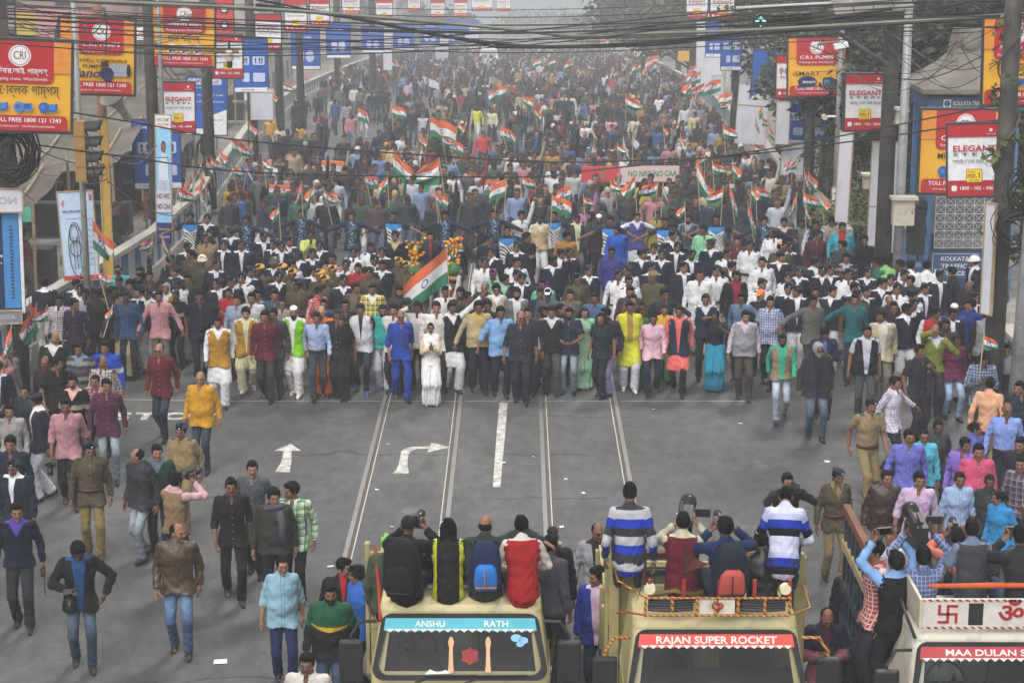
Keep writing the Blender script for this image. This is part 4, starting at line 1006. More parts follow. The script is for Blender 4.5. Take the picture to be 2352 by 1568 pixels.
B = cri('orange pump panel of the police kiosk, behind the tilted steel sign', (2115, 256, 2290, 442), 40.2, -3, 0, 'C.R.I. PUMPS', [('MINI PUMPS', -.10, .20, 1.1)], {}, (-.62, .9)); pump(B, -.30, -.46, .25, .15, LBL, BLU)
def steel(label, box, Y, yaw=0, roll=0, det=2, group=None):
    B = Board('steel_sign', label, 'billboard', *box, Y, yaw, roll, .14, .035, WHP, group)
    B.rect(-1, .66, 1, 1, RED, 'red_field'); B.rect(-1, -1, 1, -.56, RED, 'red_field'); B.txt('ELEGANT', 0, .33, .235, RED, .022, fit=1.62)
    B.rect(-.31, -.62, .29, -.24, MAR, 'yellow_box'); B.rect(-.29, -.605, .27, -.255, YBX, 'yellow_box'); B.txt('no.1', -.01, -.42, .22, MAR, .02, fit=.46)
    if det:
        B.txt('S T E E L', 0, .17, .10, DKP, .02, fit=1.62); B.txt('সবাই চেনে তাই কেনে', 0, -.03, .145, DKP, .004, fit=1.64)
        B.txt('1800 - 102 - 5868', .12, -.78, .13, WHP, .016, fit=1.35); B.rect(-.86, -.86, -.66, -.70, WHP, 'phone_mark', (.05,) * 4)
        if det > 1: B.txt("India's", -.1, -.31, .07, GRF, .01, fit=.24); B.txt('QST BAR', -.01, -.55, .07, GRF, .014, fit=.4); B.face([(.62 + .09 * (1 if k % 2 else .5) * math.cos(k * math.pi / 6), .85 + .065 * (1 if k % 2 else .5) * math.sin(k * math.pi / 6)) for k in range(12)], WHP, 'star_emblem'); B.txt('RASHMI GROUP', .62, .74, .045, WHP, 0, fit=.36)
    return B
steel('white and red steel sign, tilted, hanging before the police kiosk', (2180, 288, 2296, 449), 33, -13, -3.0)
steel('upright white and red steel sign beside the thick dark pole', (1942, 173, 2033, 298), 42, -4, -.6)
steel('white and red steel sign behind the narrow welcome banner', (374, 192, 446, 302), 48, 8, 1.2)
steel('white and red steel sign below the hanging street camera', (490, 83, 556, 178), 56, 6, 1.0)
steel('steel sign half hidden by the smart pump sign', (1784, 130, 1850, 224), 54, -6, -.5, 1)
steel('hazy steel sign beside the tall grey lamp pole by the parapet', (587, 36, 645, 116), 66, 4, .5, 1)
for k, (bx, Y) in enumerate((((654, 1, 704, 72), 86), ((712, 0, 756, 60), 96), ((786, -12, 826, 34), 112), ((864, 0, 901, 46), 130), ((937, -8, 965, 26), 152), ((990, 2, 1021, 41), 168), ((1043, 2, 1073, 38), 190), ((1084, -10, 1130, 25), 205), ((1142, -6, 1172, 26), 225), ((1577, -14, 1625, 40), 92), ((1632, -14, 1686, 42), 80))):
    tag(steel('x', bx, Y, 0, 0, 1).o, ['steel sign second beyond the lamp pole with people walking below', 'faded steel sign over the parapet bend', 'faded steel sign above the blue boards mid row', 'faint steel sign above a tall white post', 'faint yellow boxed steel sign in the haze', 'pale steel sign in the haze before the white jeep', 'paler steel sign hanging nearer the white jeep', 'washed out wide sign deep in haze', 'washed out narrow sign deep in haze over the jeep', 'hazy steel sign by the tree beyond the road', 'hazy steel sign beside the tree and tall white hoarding'][k], 'billboard', 'distant steel signs')
def pictos(label, box, Y, yaw=0, roll=0, wh=True):
    B = Board('plumbing_board', label, 'billboard', *box, Y, yaw, roll, .08, .03, BLU)
    B.rect(-1, -1, 1, -.84, WHP, 'footer')
    for x in (-.45, .48):
        B.rect(x - .36, .02, x + .36, .36, LAV, 'picture_tile', (.08,) * 4); B.rect(x - .36 + .3 * (x < 0), -.62, x + .36, -.28, LAV, 'picture_tile', (.08,) * 4)
        for q in (-.18, .05, .2): B.rect(x + q - .03, .08, x + q + .03, .30, DKP, 'fitting_picture'); B.rect(x + q - .07, .22, x + q + .05, .26, DKP, 'fitting_picture')
    B.txt('SPECIALITY', -.1, .78, .10, WHP, .01, fit=1.2); B.txt('Call 9007008', -.2, -.92, .08, NVY, .004, fit=.8); return B
pictos('blue pipe fittings board behind the welcome banner and dark pole', (308, 277, 413, 432), 52, 8)
pictos('blue pipe fittings board behind dark pole above the parapet bend', (538, 92, 614, 210), 64, 4)
pictos('blue pipe fittings board below the smart pump sign', (1797, 226, 1902, 330), 55, -5)
B = Board('plumbing_board', 'blue plumbing billboard with a white slanting corner', 'billboard', 428, 178, 520, 308, 60, 6, 2.0, .08, .03, BLU); B.rect(-.9, .72, .75, .93, LAV, 'oval_logo', (.1,) * 4); B.txt('ashirvad', -.08, .825, .17, CRP, .01, fit=1.3); B.txt('by aliaxis', -.3, .62, .09, WHP, 0, fit=.5); B.txt('NO.1 PLUMBING SYSTEM', 0, .36, .08, WHP, .008, fit=1.6); B.txt('LARGEST SELLING', .2, .14, .08, WHP, .008, fit=1.3); B.face(((-1, -1), (1, -1), (1, -.12), (.1, -.38), (.05, -.8), (-1, -.8)), WHP, 'white_corner'); B.txt('PARRYWARE', .55, -.5, .06, DKP, .01, fit=.5)
for k, (bx, Y) in enumerate((((670, 70, 734, 158), 92), ((750, 54, 804, 132), 112), ((832, 64, 881, 120), 132), ((904, 56, 950, 116), 150), ((966, 50, 1010, 106), 172), ((1016, 46, 1054, 104), 196), ((1060, 48, 1100, 100), 215))):
    B = Board('blue_board', ['blue board with a white shirted figure, beyond the lamp pole', 'blue board with white footer over the parapet bend', 'blue board second in the hazy row', 'blue board third in the hazy row by a white banner', 'pale blue board fourth in the hazy row', 'pale blue board fifth in the hazy row', 'palest blue board farthest along the hazy row'][k], 'billboard', *bx, Y, 0, 0, .08, .03, BLU, 'blue boards along the parapet')
    B.rect(-1, -1, 1, -.85, WHP, 'footer'); B.txt('SILVER', 0, .6, .14, WHP, .01, fit=.9); B.oval(-.35, -.3, .25, .35, LAV, 'picture'); B.oval(.3, -.35, .3, .3, LAV, 'picture')
B = pictos('blue pipe fittings board beside the distant white hoarding', (1657, 70, 1703, 160), 84); B = pictos('tall blue board in front of the far white hoarding', (1622, 46, 1656, 130), 92)
B = Board('blue_board', 'blue board behind the leafy branch by the parapet', 'billboard', 1727, 118, 1790, 228, 66, -4, 3, .06, .02, BLU); B.face(((-1, -1), (1, -1), (1, -.1), (-.2, -.55)), WHP, 'white_corner')
# slim hoardings and banners
def banner(label, box, Y, yaw=0, roll=0, base=None, name='banner_board', frame=True, thick=.035): return Board(name, label, 'banner', *box, Y, yaw, roll, thick, .022 if frame else 0, base or WHP, fm=M_WOOD)
FAB = mat('banner_white', (.56, .57, .63), .8, .08, 1.2, dirt=((.42, .43, .48), .4, 1.5))
B = banner('tall narrow welcome banner with a figure in a pale saree on sky blue', (359, 268, 393, 560), 45.5, 4, 1.6, SKY); B.rect(-1, .80, 1, 1, WHP, 'header'); B.txt('WELCOME', 0, .93, .07, GRF, .015, fit=1.6); B.txt('WELCOME', 0, .86, .06, ORF, .015, fit=1.6)
B.oval(.0, .52, .3, .09, DKP, 'portrait_hair'); B.oval(.02, .50, .22, .075, simple('8a5a44', .8, 'print'), 'portrait_face'); B.face(((-.7, -.15), (.75, -.15), (.6, .25), (.3, .42), (-.2, .42), (-.6, .2)), simple('c9d4e0', .8, 'print'), 'portrait_saree'); B.rect(-.62, -.25, .5, .0, simple('aab8c8', .8, 'print'), 'portrait_saree')
B.rect(-.98, -.50, 1, -.16, simple('c9c4d0', .7, 'print'), 'slogan_panel'); B.txt('NO NRC', 0, -.25, .115, DKP, .02, fit=1.75); B.txt('NO CAA', 0, -.41, .115, DKP, .02, fit=1.75); B.rect(-1, -1, 1, -.66, PUR, 'footer'); B.txt('Chittaranjan Avenue', 0, -.76, .05, YBX, .0, fit=1.6); B.txt('Sukumar Sardar', 0, -.88, .06, WHP, .005, fit=1.6)
B = banner('pale blue event banner with a line drawn bell shape and red foot', (141, 442, 219, 642), 37.5, 5, -2.0, simple('b8cfe6', .75, 'print'), 'event_banner')
B.txt('PLEASE COME AND ENJOY', -.25, .56, .085, PUR, .012, fit=1.15); B.txt('27th December 2019 to 1st January 2020', -.2, .40, .045, PUR, 0, fit=.9); B.rect(-1, -1, 1, -.90, CRP, 'footer'); B.rect(.80, .80, .93, .94, CRP, 'emblem'); B.oval(.5, .78, .08, .10, ORF, 'emblem'); B.face(((-.88, .72), (-.66, .86), (-.72, .70)), ORF, 'emblem')
for k in range(9): B.txt(('27th Industrial Fair', 'Science City', 'THE TIMES', 'ORGANISED BY', 'STALLS', 'FOOD COURT', 'MUSIC', 'CULTURE', 'WELCOME ALL')[k], .56, .38 - k * .13, .06, PUR if k != 3 else CRP, 0, fit=.55)
bl = MB(); 
for (rx, rz, cx, cz) in ((.42, .62, -.18, -.30), (.24, .20, -.24, .06), (.32, .18, -.18, -.28)):
    bl.tube([((cx + rx * math.cos(a)) * B.w / 2, -.03, (cz + rz * math.sin(a)) * B.h / 2) for a in np.linspace(0, 2 * math.pi, 22)], .008, 4)
for q in (-.3, -.12, .06): bl.tube([(q * B.w / 2, -.03, .0), ((q - .02) * B.w / 2, -.03, -.75 * B.h / 2)], .006, 4)
bl.obj('line_drawing', DKP, B.o); B.face(((.05, -.4), (.30, -.6), (.22, -.86), (.0, -.88), (.16, -.7)), TEAL)
B = Board('blue_hoarding', 'blue board edged in white with slotted teal side, behind the flag holders', 'billboard', -70, 490, 44, 714, 32.3, 10, 1.0, .10, .05, NVY, fm=simple('cfd2d8', .6, 'edge')); B.rect(.36, -.95, .98, 1, LBL, 'teal_strip'); B.oval(.0, .55, .22, .12, CRP, 'emblem'); B.oval(.0, .55, .17, .09, WHP, 'emblem'); B.txt('SYSTEM', .02, .12, .08, WHP, .01, fit=.6); B.txt('EVENTS', .05, -.02, .06, WHP, .0, fit=.5)
for k in range(22): B.rect(.62 + (k % 2) * .02, -.75 + k * .07, .74, -.72 + k * .07, NVY, 'slot')
B = banner('pale reversed slogan board above the blue hoarding', (-70, 436, 48, 486), 32.2, 10, 1.5, FAB); B.txt('NO', .45, 0, .9, GRY, .02, fit=-.7)
B = banner('dark reversed strip board at the foot of the blue hoarding', (-70, 716, 46, 742), 32.2, 10, 1.2, simple('77788a', .8, 'print')); B.txt('ASSEMBLY', .2, 0, 1.0, GRY, .02, fit=-1.2)
B = banner('narrow yellow and white board standing upright behind the event banner', (236, 278, 252, 640), 40.5, 30, 0.5, simple('cfa64a', .7, 'print'))
B = banner('tall white banner board leaning by the thick pole, reversed print showing through', (1998, 330, 2066, 612), 42.5, -10, .6, FAB); B.txt('NRC', .3, -.12, .10, GRY, .01, fit=-.9); B.txt('CAA', .3, -.26, .10, GRY, .01, fit=-.9); B.rect(-1, -.04, 1, -.02, M_WOOD, 'batten')
B = banner('white banner board edge below the upright steel sign', (1925, 305, 1951, 510), 45, -35, 1.5, FAB)
B = banner('wide white banner board with a reversed flag sketch, behind the raised flags', (1786 - 93, 196, 1762, 330), 70, -6, 3.2, FAB); B.face(((.4, .10), (.62, .30), (.66, .18), (.45, -.02)), ORF, 'flag_sketch'); B.face(((.45, -.02), (.66, .12), (.72, -.05), (.5, -.18)), GRF, 'flag_sketch'); B.rect(-1, .28, 1, .31, M_WOOD, 'batten')
B = banner('tall pale banner board below the blue pipe fittings board', (1783, 235, 1812, 330), 54, -10, 1, FAB); B = banner('wide pale banner board standing below the blue pipe fittings board', (1795, 332, 1880, 402), 54.3, -8, 1.0, FAB)
B = banner('white banner by the parapet below the far pictogram board', (616, 205, 628, 276), 63, 10, 0, FAB); B = banner('grey white scribbled banner hanging over the parapet bend', (576, 214, 626, 274), 62, 4, 0, FAB)
B = banner('far white hoarding by the tree, tallest of the distant boards', (1600, 30, 1660, 200), 98, 0, 0, FAB); B = banner('small blank white placard on the far parapet', (1636, 175, 1662, 218), 88, 0, 0, FAB); B = banner('white hoarding behind the far blue board', (1668, 110, 1722, 200), 86.5, -4, 2, FAB)
for k, (bx, Y) in enumerate((((880, 80, 900, 160), 138), ((1000, 80, 1030, 140), 175), ((1078, 60, 1100, 130), 210), ((560, 180, 572, 230), 75))): banner(['white banner post in the hazy row', 'pale banner in the hazy row', 'palest banner deep in the haze', 'slim white banner by the steel sign'][k], bx, Y, 0, 0, FAB, frame=False)
B = banner('white Bengali notice by the pedestrian gap', (1911, 432, 1941, 490), 48, -4, 0, WHP); B.txt('ভিজা', 0, .5, .4, DKP, .01, fit=1.5); B.txt('চা', .2, -.05, .4, DKP, .01, fit=.8); B.txt('সতর্ক', .1, -.6, .3, CRP, .005, fit=1.3)
B = banner('white board edge on the end pole with an open dark frame', (2262, 470, 2276, 720), 31.2, -62, -.5, FAB)
# the round no-walking sign
root = thing('round_sign', 'round white disc with black NO WALKING ON DRIVEWAY lettering and blue rim, behind wires', 'road sign', aty(2303, 580, 31.9)); k_ = pxm(31.9, 4); rr = 40 / k_
b = MB(); b.lathe([(rr, -.01), (rr, .01)], 32, Matrix.Rotation(math.pi / 2, 4, 'X')); b.obj('disc', simple('c9c6be', .6, 'print'), root); b = MB(); b.tube([(rr * math.cos(a), -.012, rr * math.sin(a)) for a in np.linspace(0, 2 * math.pi, 33)], .012, 6); b.obj('rim', BLU, root)
text('NO WALKING', .105, Matrix.Translation((.03, -.016, .055)), DKP, root, .02, .95); text('ON DRIVEWAY', .105, Matrix.Translation((.03, -.016, -.075)), DKP, root, .02, .88)
b = MB(); b.box((.02, -.05, -.06), (.16, .07, .10)); b.box((-.12, -.04, -.07), (.07, .05, .09)); b.obj('bottle_trap', simple('3d5a3c', .4, 'bottle'), root)
# the hanging street camera on its arm
root = thing('street_camera', 'cream street camera hanging from a long brown arm across the mini pump sign', 'camera', aty(527, 130, 46.5)); b = MB(); p0 = aty(305, 107, 46.5) - root.location; p1 = aty(548, 119, 46.5) - root.location
b.tube([p0, p1], .05, 8); b.obj('arm', M_RUST, root); b = MB(); b.tube([(0, 0, .32), (0, 0, .12)], .03, 8); b.obj('drop_tube', M_BLK, root); b = MB(); b.lathe([(.05, .16), (.09, .12), (.10, 0), (.09, -.10)], 12); b.obj('housing', M_BOX, root); b = MB(); b.lathe([(.06, -.10), (.07, -.18), (.05, -.26)], 12); b.obj('lens', M_BLK, root)
# horn loudspeaker
root = thing('horn_loudspeaker', 'large grey horn loudspeaker hung below the English pump sign', 'loudspeaker', aty(272, 240, 40)); MR = Euler((R(30), R(-25), 0)).to_matrix().to_4x4()
b = MB(); b.lathe([(.06, -.30), (.08, -.28), (.09, -.12), (.14, .04), (.26, .20), (.29, .24), (.27, .24), (.12, .05)], 18, MR); b.obj('horn', mat('horn_grey', (.30, .31, .28), .5, .2, 3), root, True); b = MB(); b.lathe([(.04, -.42), (.09, -.40), (.09, -.28)], 12, MR); b.obj('driver', M_GALV, root)
# traffic light stack seen from the side, with deep visors
root = thing('traffic_signal', 'stack of four ochre traffic lamps with deep black visors seen side on', 'traffic light', aty(186, 345, 36.3)); OCH = mat('signal_ochre', (.33, .19, .06), .7, .2, 4); k_ = pxm(36.3, 4)
for i in range(4):
    z = (345 - (295 + i * 35)) / k_ * 1.0; f = thing('lamp_unit', None, None); f.parent = root; f.location = (0, 0, z)
    b = MB(); b.box((0, 0, 0), (.20, .22, .27)); b.obj('housing', OCH, f)
    b = MB(); n = 10; vs = []; 
    for x, rr_, in ((.10, .12), (.34, .15)):
        for q in range(n): a = R(-20 + 220 * q / (n - 1)); vs.append((x + (.08 * max(0, math.sin(a)) if x > .2 else 0), rr_ * math.cos(a), rr_ * math.sin(a)))
    b.add(vs, [(q, q + 1, q + 1 + n, q + n) for q in range(n - 1)]); b.obj('visor', M_BLK, f, True); b = MB(); b.lathe([(.11, .0), (.11, .02)], 14, Matrix.Translation((.10, 0, 0)) @ Matrix.Rotation(math.pi / 2, 4, 'Y')); b.obj('lens', simple('1a2a22', .2, 'lens'), f)
# gantry with three-lamp heads, the first showing a green arrow, and the roofed notice above
root = thing('signal_gantry', 'horizontal signal arm with a lit green arrow and three hooded dark lamps', 'traffic light', aty(1815, 40, 44)); L_ = lambda u, v: aty(u, v, 44) - root.location
b = MB(); b.tube([L_(1690, 20), L_(2040, 2)], .04, 8); b.obj('arm', M_GALV, root)
EMG = mat('green_lamp', (.05, .5, .3), .5, .1, 5, emit=((.25, 1.0, .62), 2.2))
for i, (u, v, lit) in enumerate(((1747, 48, 1), (1785, 48, 0), (1817, 46, 0), (1849, 45, 0))):
    f = thing('lamp_unit', None, None); f.parent = root; f.location = L_(u, v); b = MB(); b.box((0, .12, -.05), (.34, .2, .40)); b.obj('housing', M_BLK, f)
    b = MB(); n = 10; vs = [((.15 if y > -.1 else .17) * math.cos(R(180 * q / (n - 1))), y, .02 + .15 * math.sin(R(180 * q / (n - 1)))) for y in (0, -.28) for q in range(n)]; b.add(vs, [(q, q + 1, q + 1 + n, q + n) for q in range(n - 1)]); b.obj('visor', mat('visor_grey', (.10, .10, .095), .6, .2, 5), f, True)
    if lit:
        b = MB(); b.add([(-.12, -.004, -.02), (0, -.004, .10), (.12, -.004, -.02), (.05, -.004, -.02), (0, -.004, .03), (-.05, -.004, -.02)], [(0, 1, 4, 5), (1, 2, 3, 4)]); b.obj('green_arrow', EMG, f); b = MB(); b.lathe([(.025, 0), (.025, .01)], 8, Matrix.Translation((0, -.004, -.10)) @ Matrix.Rotation(math.pi / 2, 4, 'X')); b.obj('green_dot', EMG, f)
root = thing('roofed_notice', 'dark boxed overhead notice with a dusty grey sloping roof', 'overhead sign', aty(2002, 45, 40)); L_ = lambda u, v: aty(u, v, 40) - root.location
b = MB(); tl, tr, br, bl_ = L_(1917, 42), L_(2100, 22), L_(2100, 46), L_(1917, 70); D = Vector((0, .5, .0)); b.add([tl, tr, br, bl_, tl + D, tr + D, br + D, bl_ + D], [(0, 1, 2, 3), (7, 6, 5, 4), (0, 4, 5, 1), (3, 2, 6, 7), (0, 3, 7, 4), (1, 5, 6, 2)]); b.obj('notice_box', mat('notice_black', (.03, .032, .04), .5, .3, 2), root)
for i in range(4):
    a0, a1 = i / 4 + .006, (i + 1) / 4 - .006; q = lambda a, d: tl.lerp(tr, a) + Vector((0, -.12 + d * .8, .012 + .34 * d)); b = MB(); b.add([q(a0, 0), q(a1, 0), q(a1, 1), q(a0, 1)], [(0, 1, 2, 3)]); b.obj('roof_panel', mat('dusty_roof', (.16, .155, .14), .85, .2, 3), root)
b = MB(); b.tube([L_(1917, 70), L_(2040, 150)], .05, 8); b.obj('brace', M_POLE, root)
# meter boxes and street lamp
def cabinet(label, u, v, w_, h_, Y, roll=0, m=None):
    root = thing('meter_box', label, 'junction box', aty(u, v, Y)); k = pxm(Y, 4); root.rotation_euler = (0, R(roll), 0); b = MB(); b.box((0, 0, 0), (w_ / k, .22, h_ / k)); b.obj('box', m or M_BOX, root); b = MB(); b.box((0, -.02, h_ / k / 2 + .03), (w_ / k + .1, .32, .06)); b.obj('lid', M_BOX, root); b = MB(); b.box((w_ / k * .38, -.115, 0), (.02, .02, .05)); b.obj('latch', M_BLK, root)
cabinet('big cream switch box on the galvanised pole before the kiosk', 2074, 487, 49, 60, 39.2); cabinet('small tilted cream box high on the thick pole', 2067, 270, 18, 32, 40.6, 8); cabinet('small cream box beside the tall white banner board', 1992, 418, 20, 30, 46)
root = thing('traffic_signal', 'black back of a traffic light behind the cream switch box', 'traffic light', aty(2108, 495, 39.4)); b = MB(); b.box((0, .1, -.35), (.34, .2, .9)); b.obj('housing', M_BLK, root)
for z in (.15, -.35): b = MB(); b.lathe([(.19, 0), (.17, .3)], 16, Matrix.Translation((.05, .2, z)) @ Matrix.Rotation(-math.pi / 2, 4, 'X')); b.obj('visor', M_BLK, root, True)
root = thing('street_lamp', 'small street lamp on a brown arm across the smart pump sign', 'street lamp', aty(1935, 105, 50)); b = MB(); L_ = lambda u, v: aty(u, v, 50) - root.location; b.tube([L_(1878, 102), L_(1925, 96), L_(1940, 98)], .035, 8); b.obj('arm', M_RUST, root); b = MB(); b.box(L_(1931, 105), (.34, .3, .12), (0, R(-12), 0)); b.obj('head', WHP, root)
root = thing('street_camera', 'small cream camera on a short white arm below the upright steel sign', 'camera', aty(1892, 268, 50)); b = MB(); b.tube([(0, 0, 0), (.34, 0, 0)], .03, 8); b.obj('arm', WHP, root); b = MB(); b.lathe([(.07, 0), (.07, .2)], 10, Matrix.Rotation(math.pi / 2, 4, 'X')); b.obj('body', M_BOX, root)

# ================================================================ police kiosk
KX, KY = aty(2205, 500, 43).x, 43.0
root = thing('police_kiosk', 'blue traffic police kiosk with a hipped concrete roof and white lattice window', 'kiosk', (KX, KY, .14)); KB = mat('kiosk_blue', (.045, .10, .22), .7, .2, 2, dirt=((.12, .14, .18), .3, 3)); KC = mat('kiosk_concrete', (.17, .155, .13), .9, .25, 2, bump=.4, dirt=((.14, .13, .11), .45, 3)); KW = mat('lattice_white', (.62, .63, .63), .6, .1, 5)
zz = lambda v: aty(2205, v, KY - .9).z - .14
b = MB(); b.box((0, 0, zz(640) / 2), (1.9, 1.8, zz(640))); b.obj('plinth', KB, root)
b = MB()
for sx in (-1, 1):
    for sy in (-1, 1): b.box((sx * .88, sy * .83, (zz(640) + zz(255)) / 2), (.14, .14, zz(255) - zz(640)))
b.obj('posts', mat('blue_frame', (.06, .16, .36), .6, .2, 3), root).name = 'corner_post'
b = MB(); b.box((0, .83, (zz(570) + zz(255)) / 2), (1.6, .04, zz(255) - zz(570))); b.obj('rear_panel', mat('kiosk_inside', (.14, .15, .15), .8, .2, 2), root)
b = MB(); b.box((0, 0, (zz(222) + zz(253)) / 2), (2.02, 1.92, zz(222) - zz(253))); b.obj('fascia', KB, root)
text('KOLKATA TRAFFIC POLICE', .13, Matrix.Translation((.02, -.972, (zz(222) + zz(253)) / 2)), simple('cfccc0', .6, 'print'), root, .016, fitw=1.02)
for x in (-.66, .68): b = MB(); b.box((x * .93, -.965, (zz(222) + zz(253)) / 2), (.16, .012, .17)); b.obj('crest_plate', WHP, root); b = MB(); b.lathe([(.065, 0), (.065, .01)], 14, Matrix.Translation((x * .93, -.972, (zz(222) + zz(253)) / 2)) @ Matrix.Rotation(math.pi / 2, 4, 'X')); b.obj('crest', BLU, root)
# lattice of bars with a star at every crossing
lz0, lz1 = zz(570), zz(453); b = MB(); nx, nz = 7, 6
for i in range(nx + 1): x = -.72 + 1.44 * i / nx; b.tube([(x, -.86, lz0), (x, -.86, lz1)], .008, 4)
for j in range(nz + 1): z = lz0 + (lz1 - lz0) * j / nz; b.tube([(-.72, -.862, z), (.72, -.862, z)], .008, 4)
for i in range(nx):
    for j in range(nz):
        x0, x1 = -.72 + 1.44 * i / nx, -.72 + 1.44 * (i + 1) / nx; z0, z1 = lz0 + (lz1 - lz0) * j / nz, lz0 + (lz1 - lz0) * (j + 1) / nz; b.tube([(x0, -.864, z0), (x1, -.864, z1)], .005, 4, 0, False); b.tube([(x0, -.866, z1), (x1, -.866, z0)], .005, 4, 0, False)
b.obj('lattice', KW, root)
b = MB(); b.box((0, -.80, lz0 + .12), (1.4, .03, .3)); b.obj('lattice_inner_sill', simple('8a8d88', .8, 'sill'), root)
ez = zz(214); b = MB(); b.lathe([(1.62, 0), (1.68, .03), (1.66, .12)], 4, Matrix.Translation((0, 0, ez - .02)) @ Matrix.Rotation(R(45), 4, 'Z')); b.obj('eave', KC, root)
b = MB(); b.lathe([(1.62, .10), (.85, .50), (.42, .84), (.36, .95)], 4, Matrix.Translation((0, 0, ez)) @ Matrix.Rotation(R(45), 4, 'Z')); b.obj('roof', KC, root)
b = MB(); b.prism([(-.42, .72), (.42, .72), (.30, 1.28), (-.30, 1.28)], Matrix.Translation((0, -.28, ez)), .56); b.obj('finial', KC, root); b = MB(); b.lathe([(.24, 0), (.21, .06), (.0, .03)], 14, Matrix.Translation((0, -.27, ez + 1.04)) @ Matrix.Rotation(math.pi / 2, 4, 'X')); b.obj('finial_disc', KC, root, True)
B = Board('police_notice', 'blue notice reading KOLKATA TRAFFIC POLICE with a white border, below the lattice window', 'sign', 2134, 576, 2258, 640, 41.3, 0, 0, .05, .01, KB); B.rect(-.88, -1.1, .80, .80, WHP, 'border'); B.rect(-.865, -1.1, .785, .77, KB, 'field'); B.txt('KOLKATA', -.06, .42, .42, WHP, .02, fit=1.05); B.txt('TRAFFIC', -.08, -.1, .42, WHP, .02, fit=.95); B.txt('POLICE', -.08, -.62, .42, WHP, .02, fit=.80); B.rect(-.80, -.85, -.52, -.3, WHP, 'crest_plate'); B.oval(-.66, -.57, .10, .2, BLU, 'crest')
# blue and white low building behind the kiosk
for k, (u0, u1, v0, v1, Y) in enumerate(((1948, 2010, 528, 620, 47), (2086, 2160, 538, 640, 46.5))):
    c = aty((u0 + u1) / 2, (v0 + v1) / 2, Y); kk = pxm(Y, 2); W_ = (u1 - u0) / kk; root = thing('low_hut', ['low blue and white wall hut beside the leaning white banner board', 'low blue hut with a barred window between switch pole and kiosk'][k], 'hut', (c.x, Y, .14)); zt = aty(u0, v0, Y).z
    b = MB(); b.box((0, .6, zt / 2), (W_ + .4, 1.2, zt)); b.obj('wall', mat('hut_blue', (.14, .22, .46), .8, .2, 2, dirt=((.3, .32, .36), .4, 2)), root); b = MB(); b.box((0, .55, zt + .05), (W_ + .55, 1.4, .10)); b.obj('roof', M_CAP, root); b = MB(); b.box((.05, -.01, zt * .55), (.62, .04, .8)); w_ = b.obj('window', simple('1d2430', .4, 'dark'), root)
    for q in range(6):
        b = MB(); b.box((0, 0, 0), (.025, .02, .78)); b.obj('window_bar', simple('6f86a8', .6, 'bar'), w_, loc=(-.22 + q * .11, -.035, zt * .55))
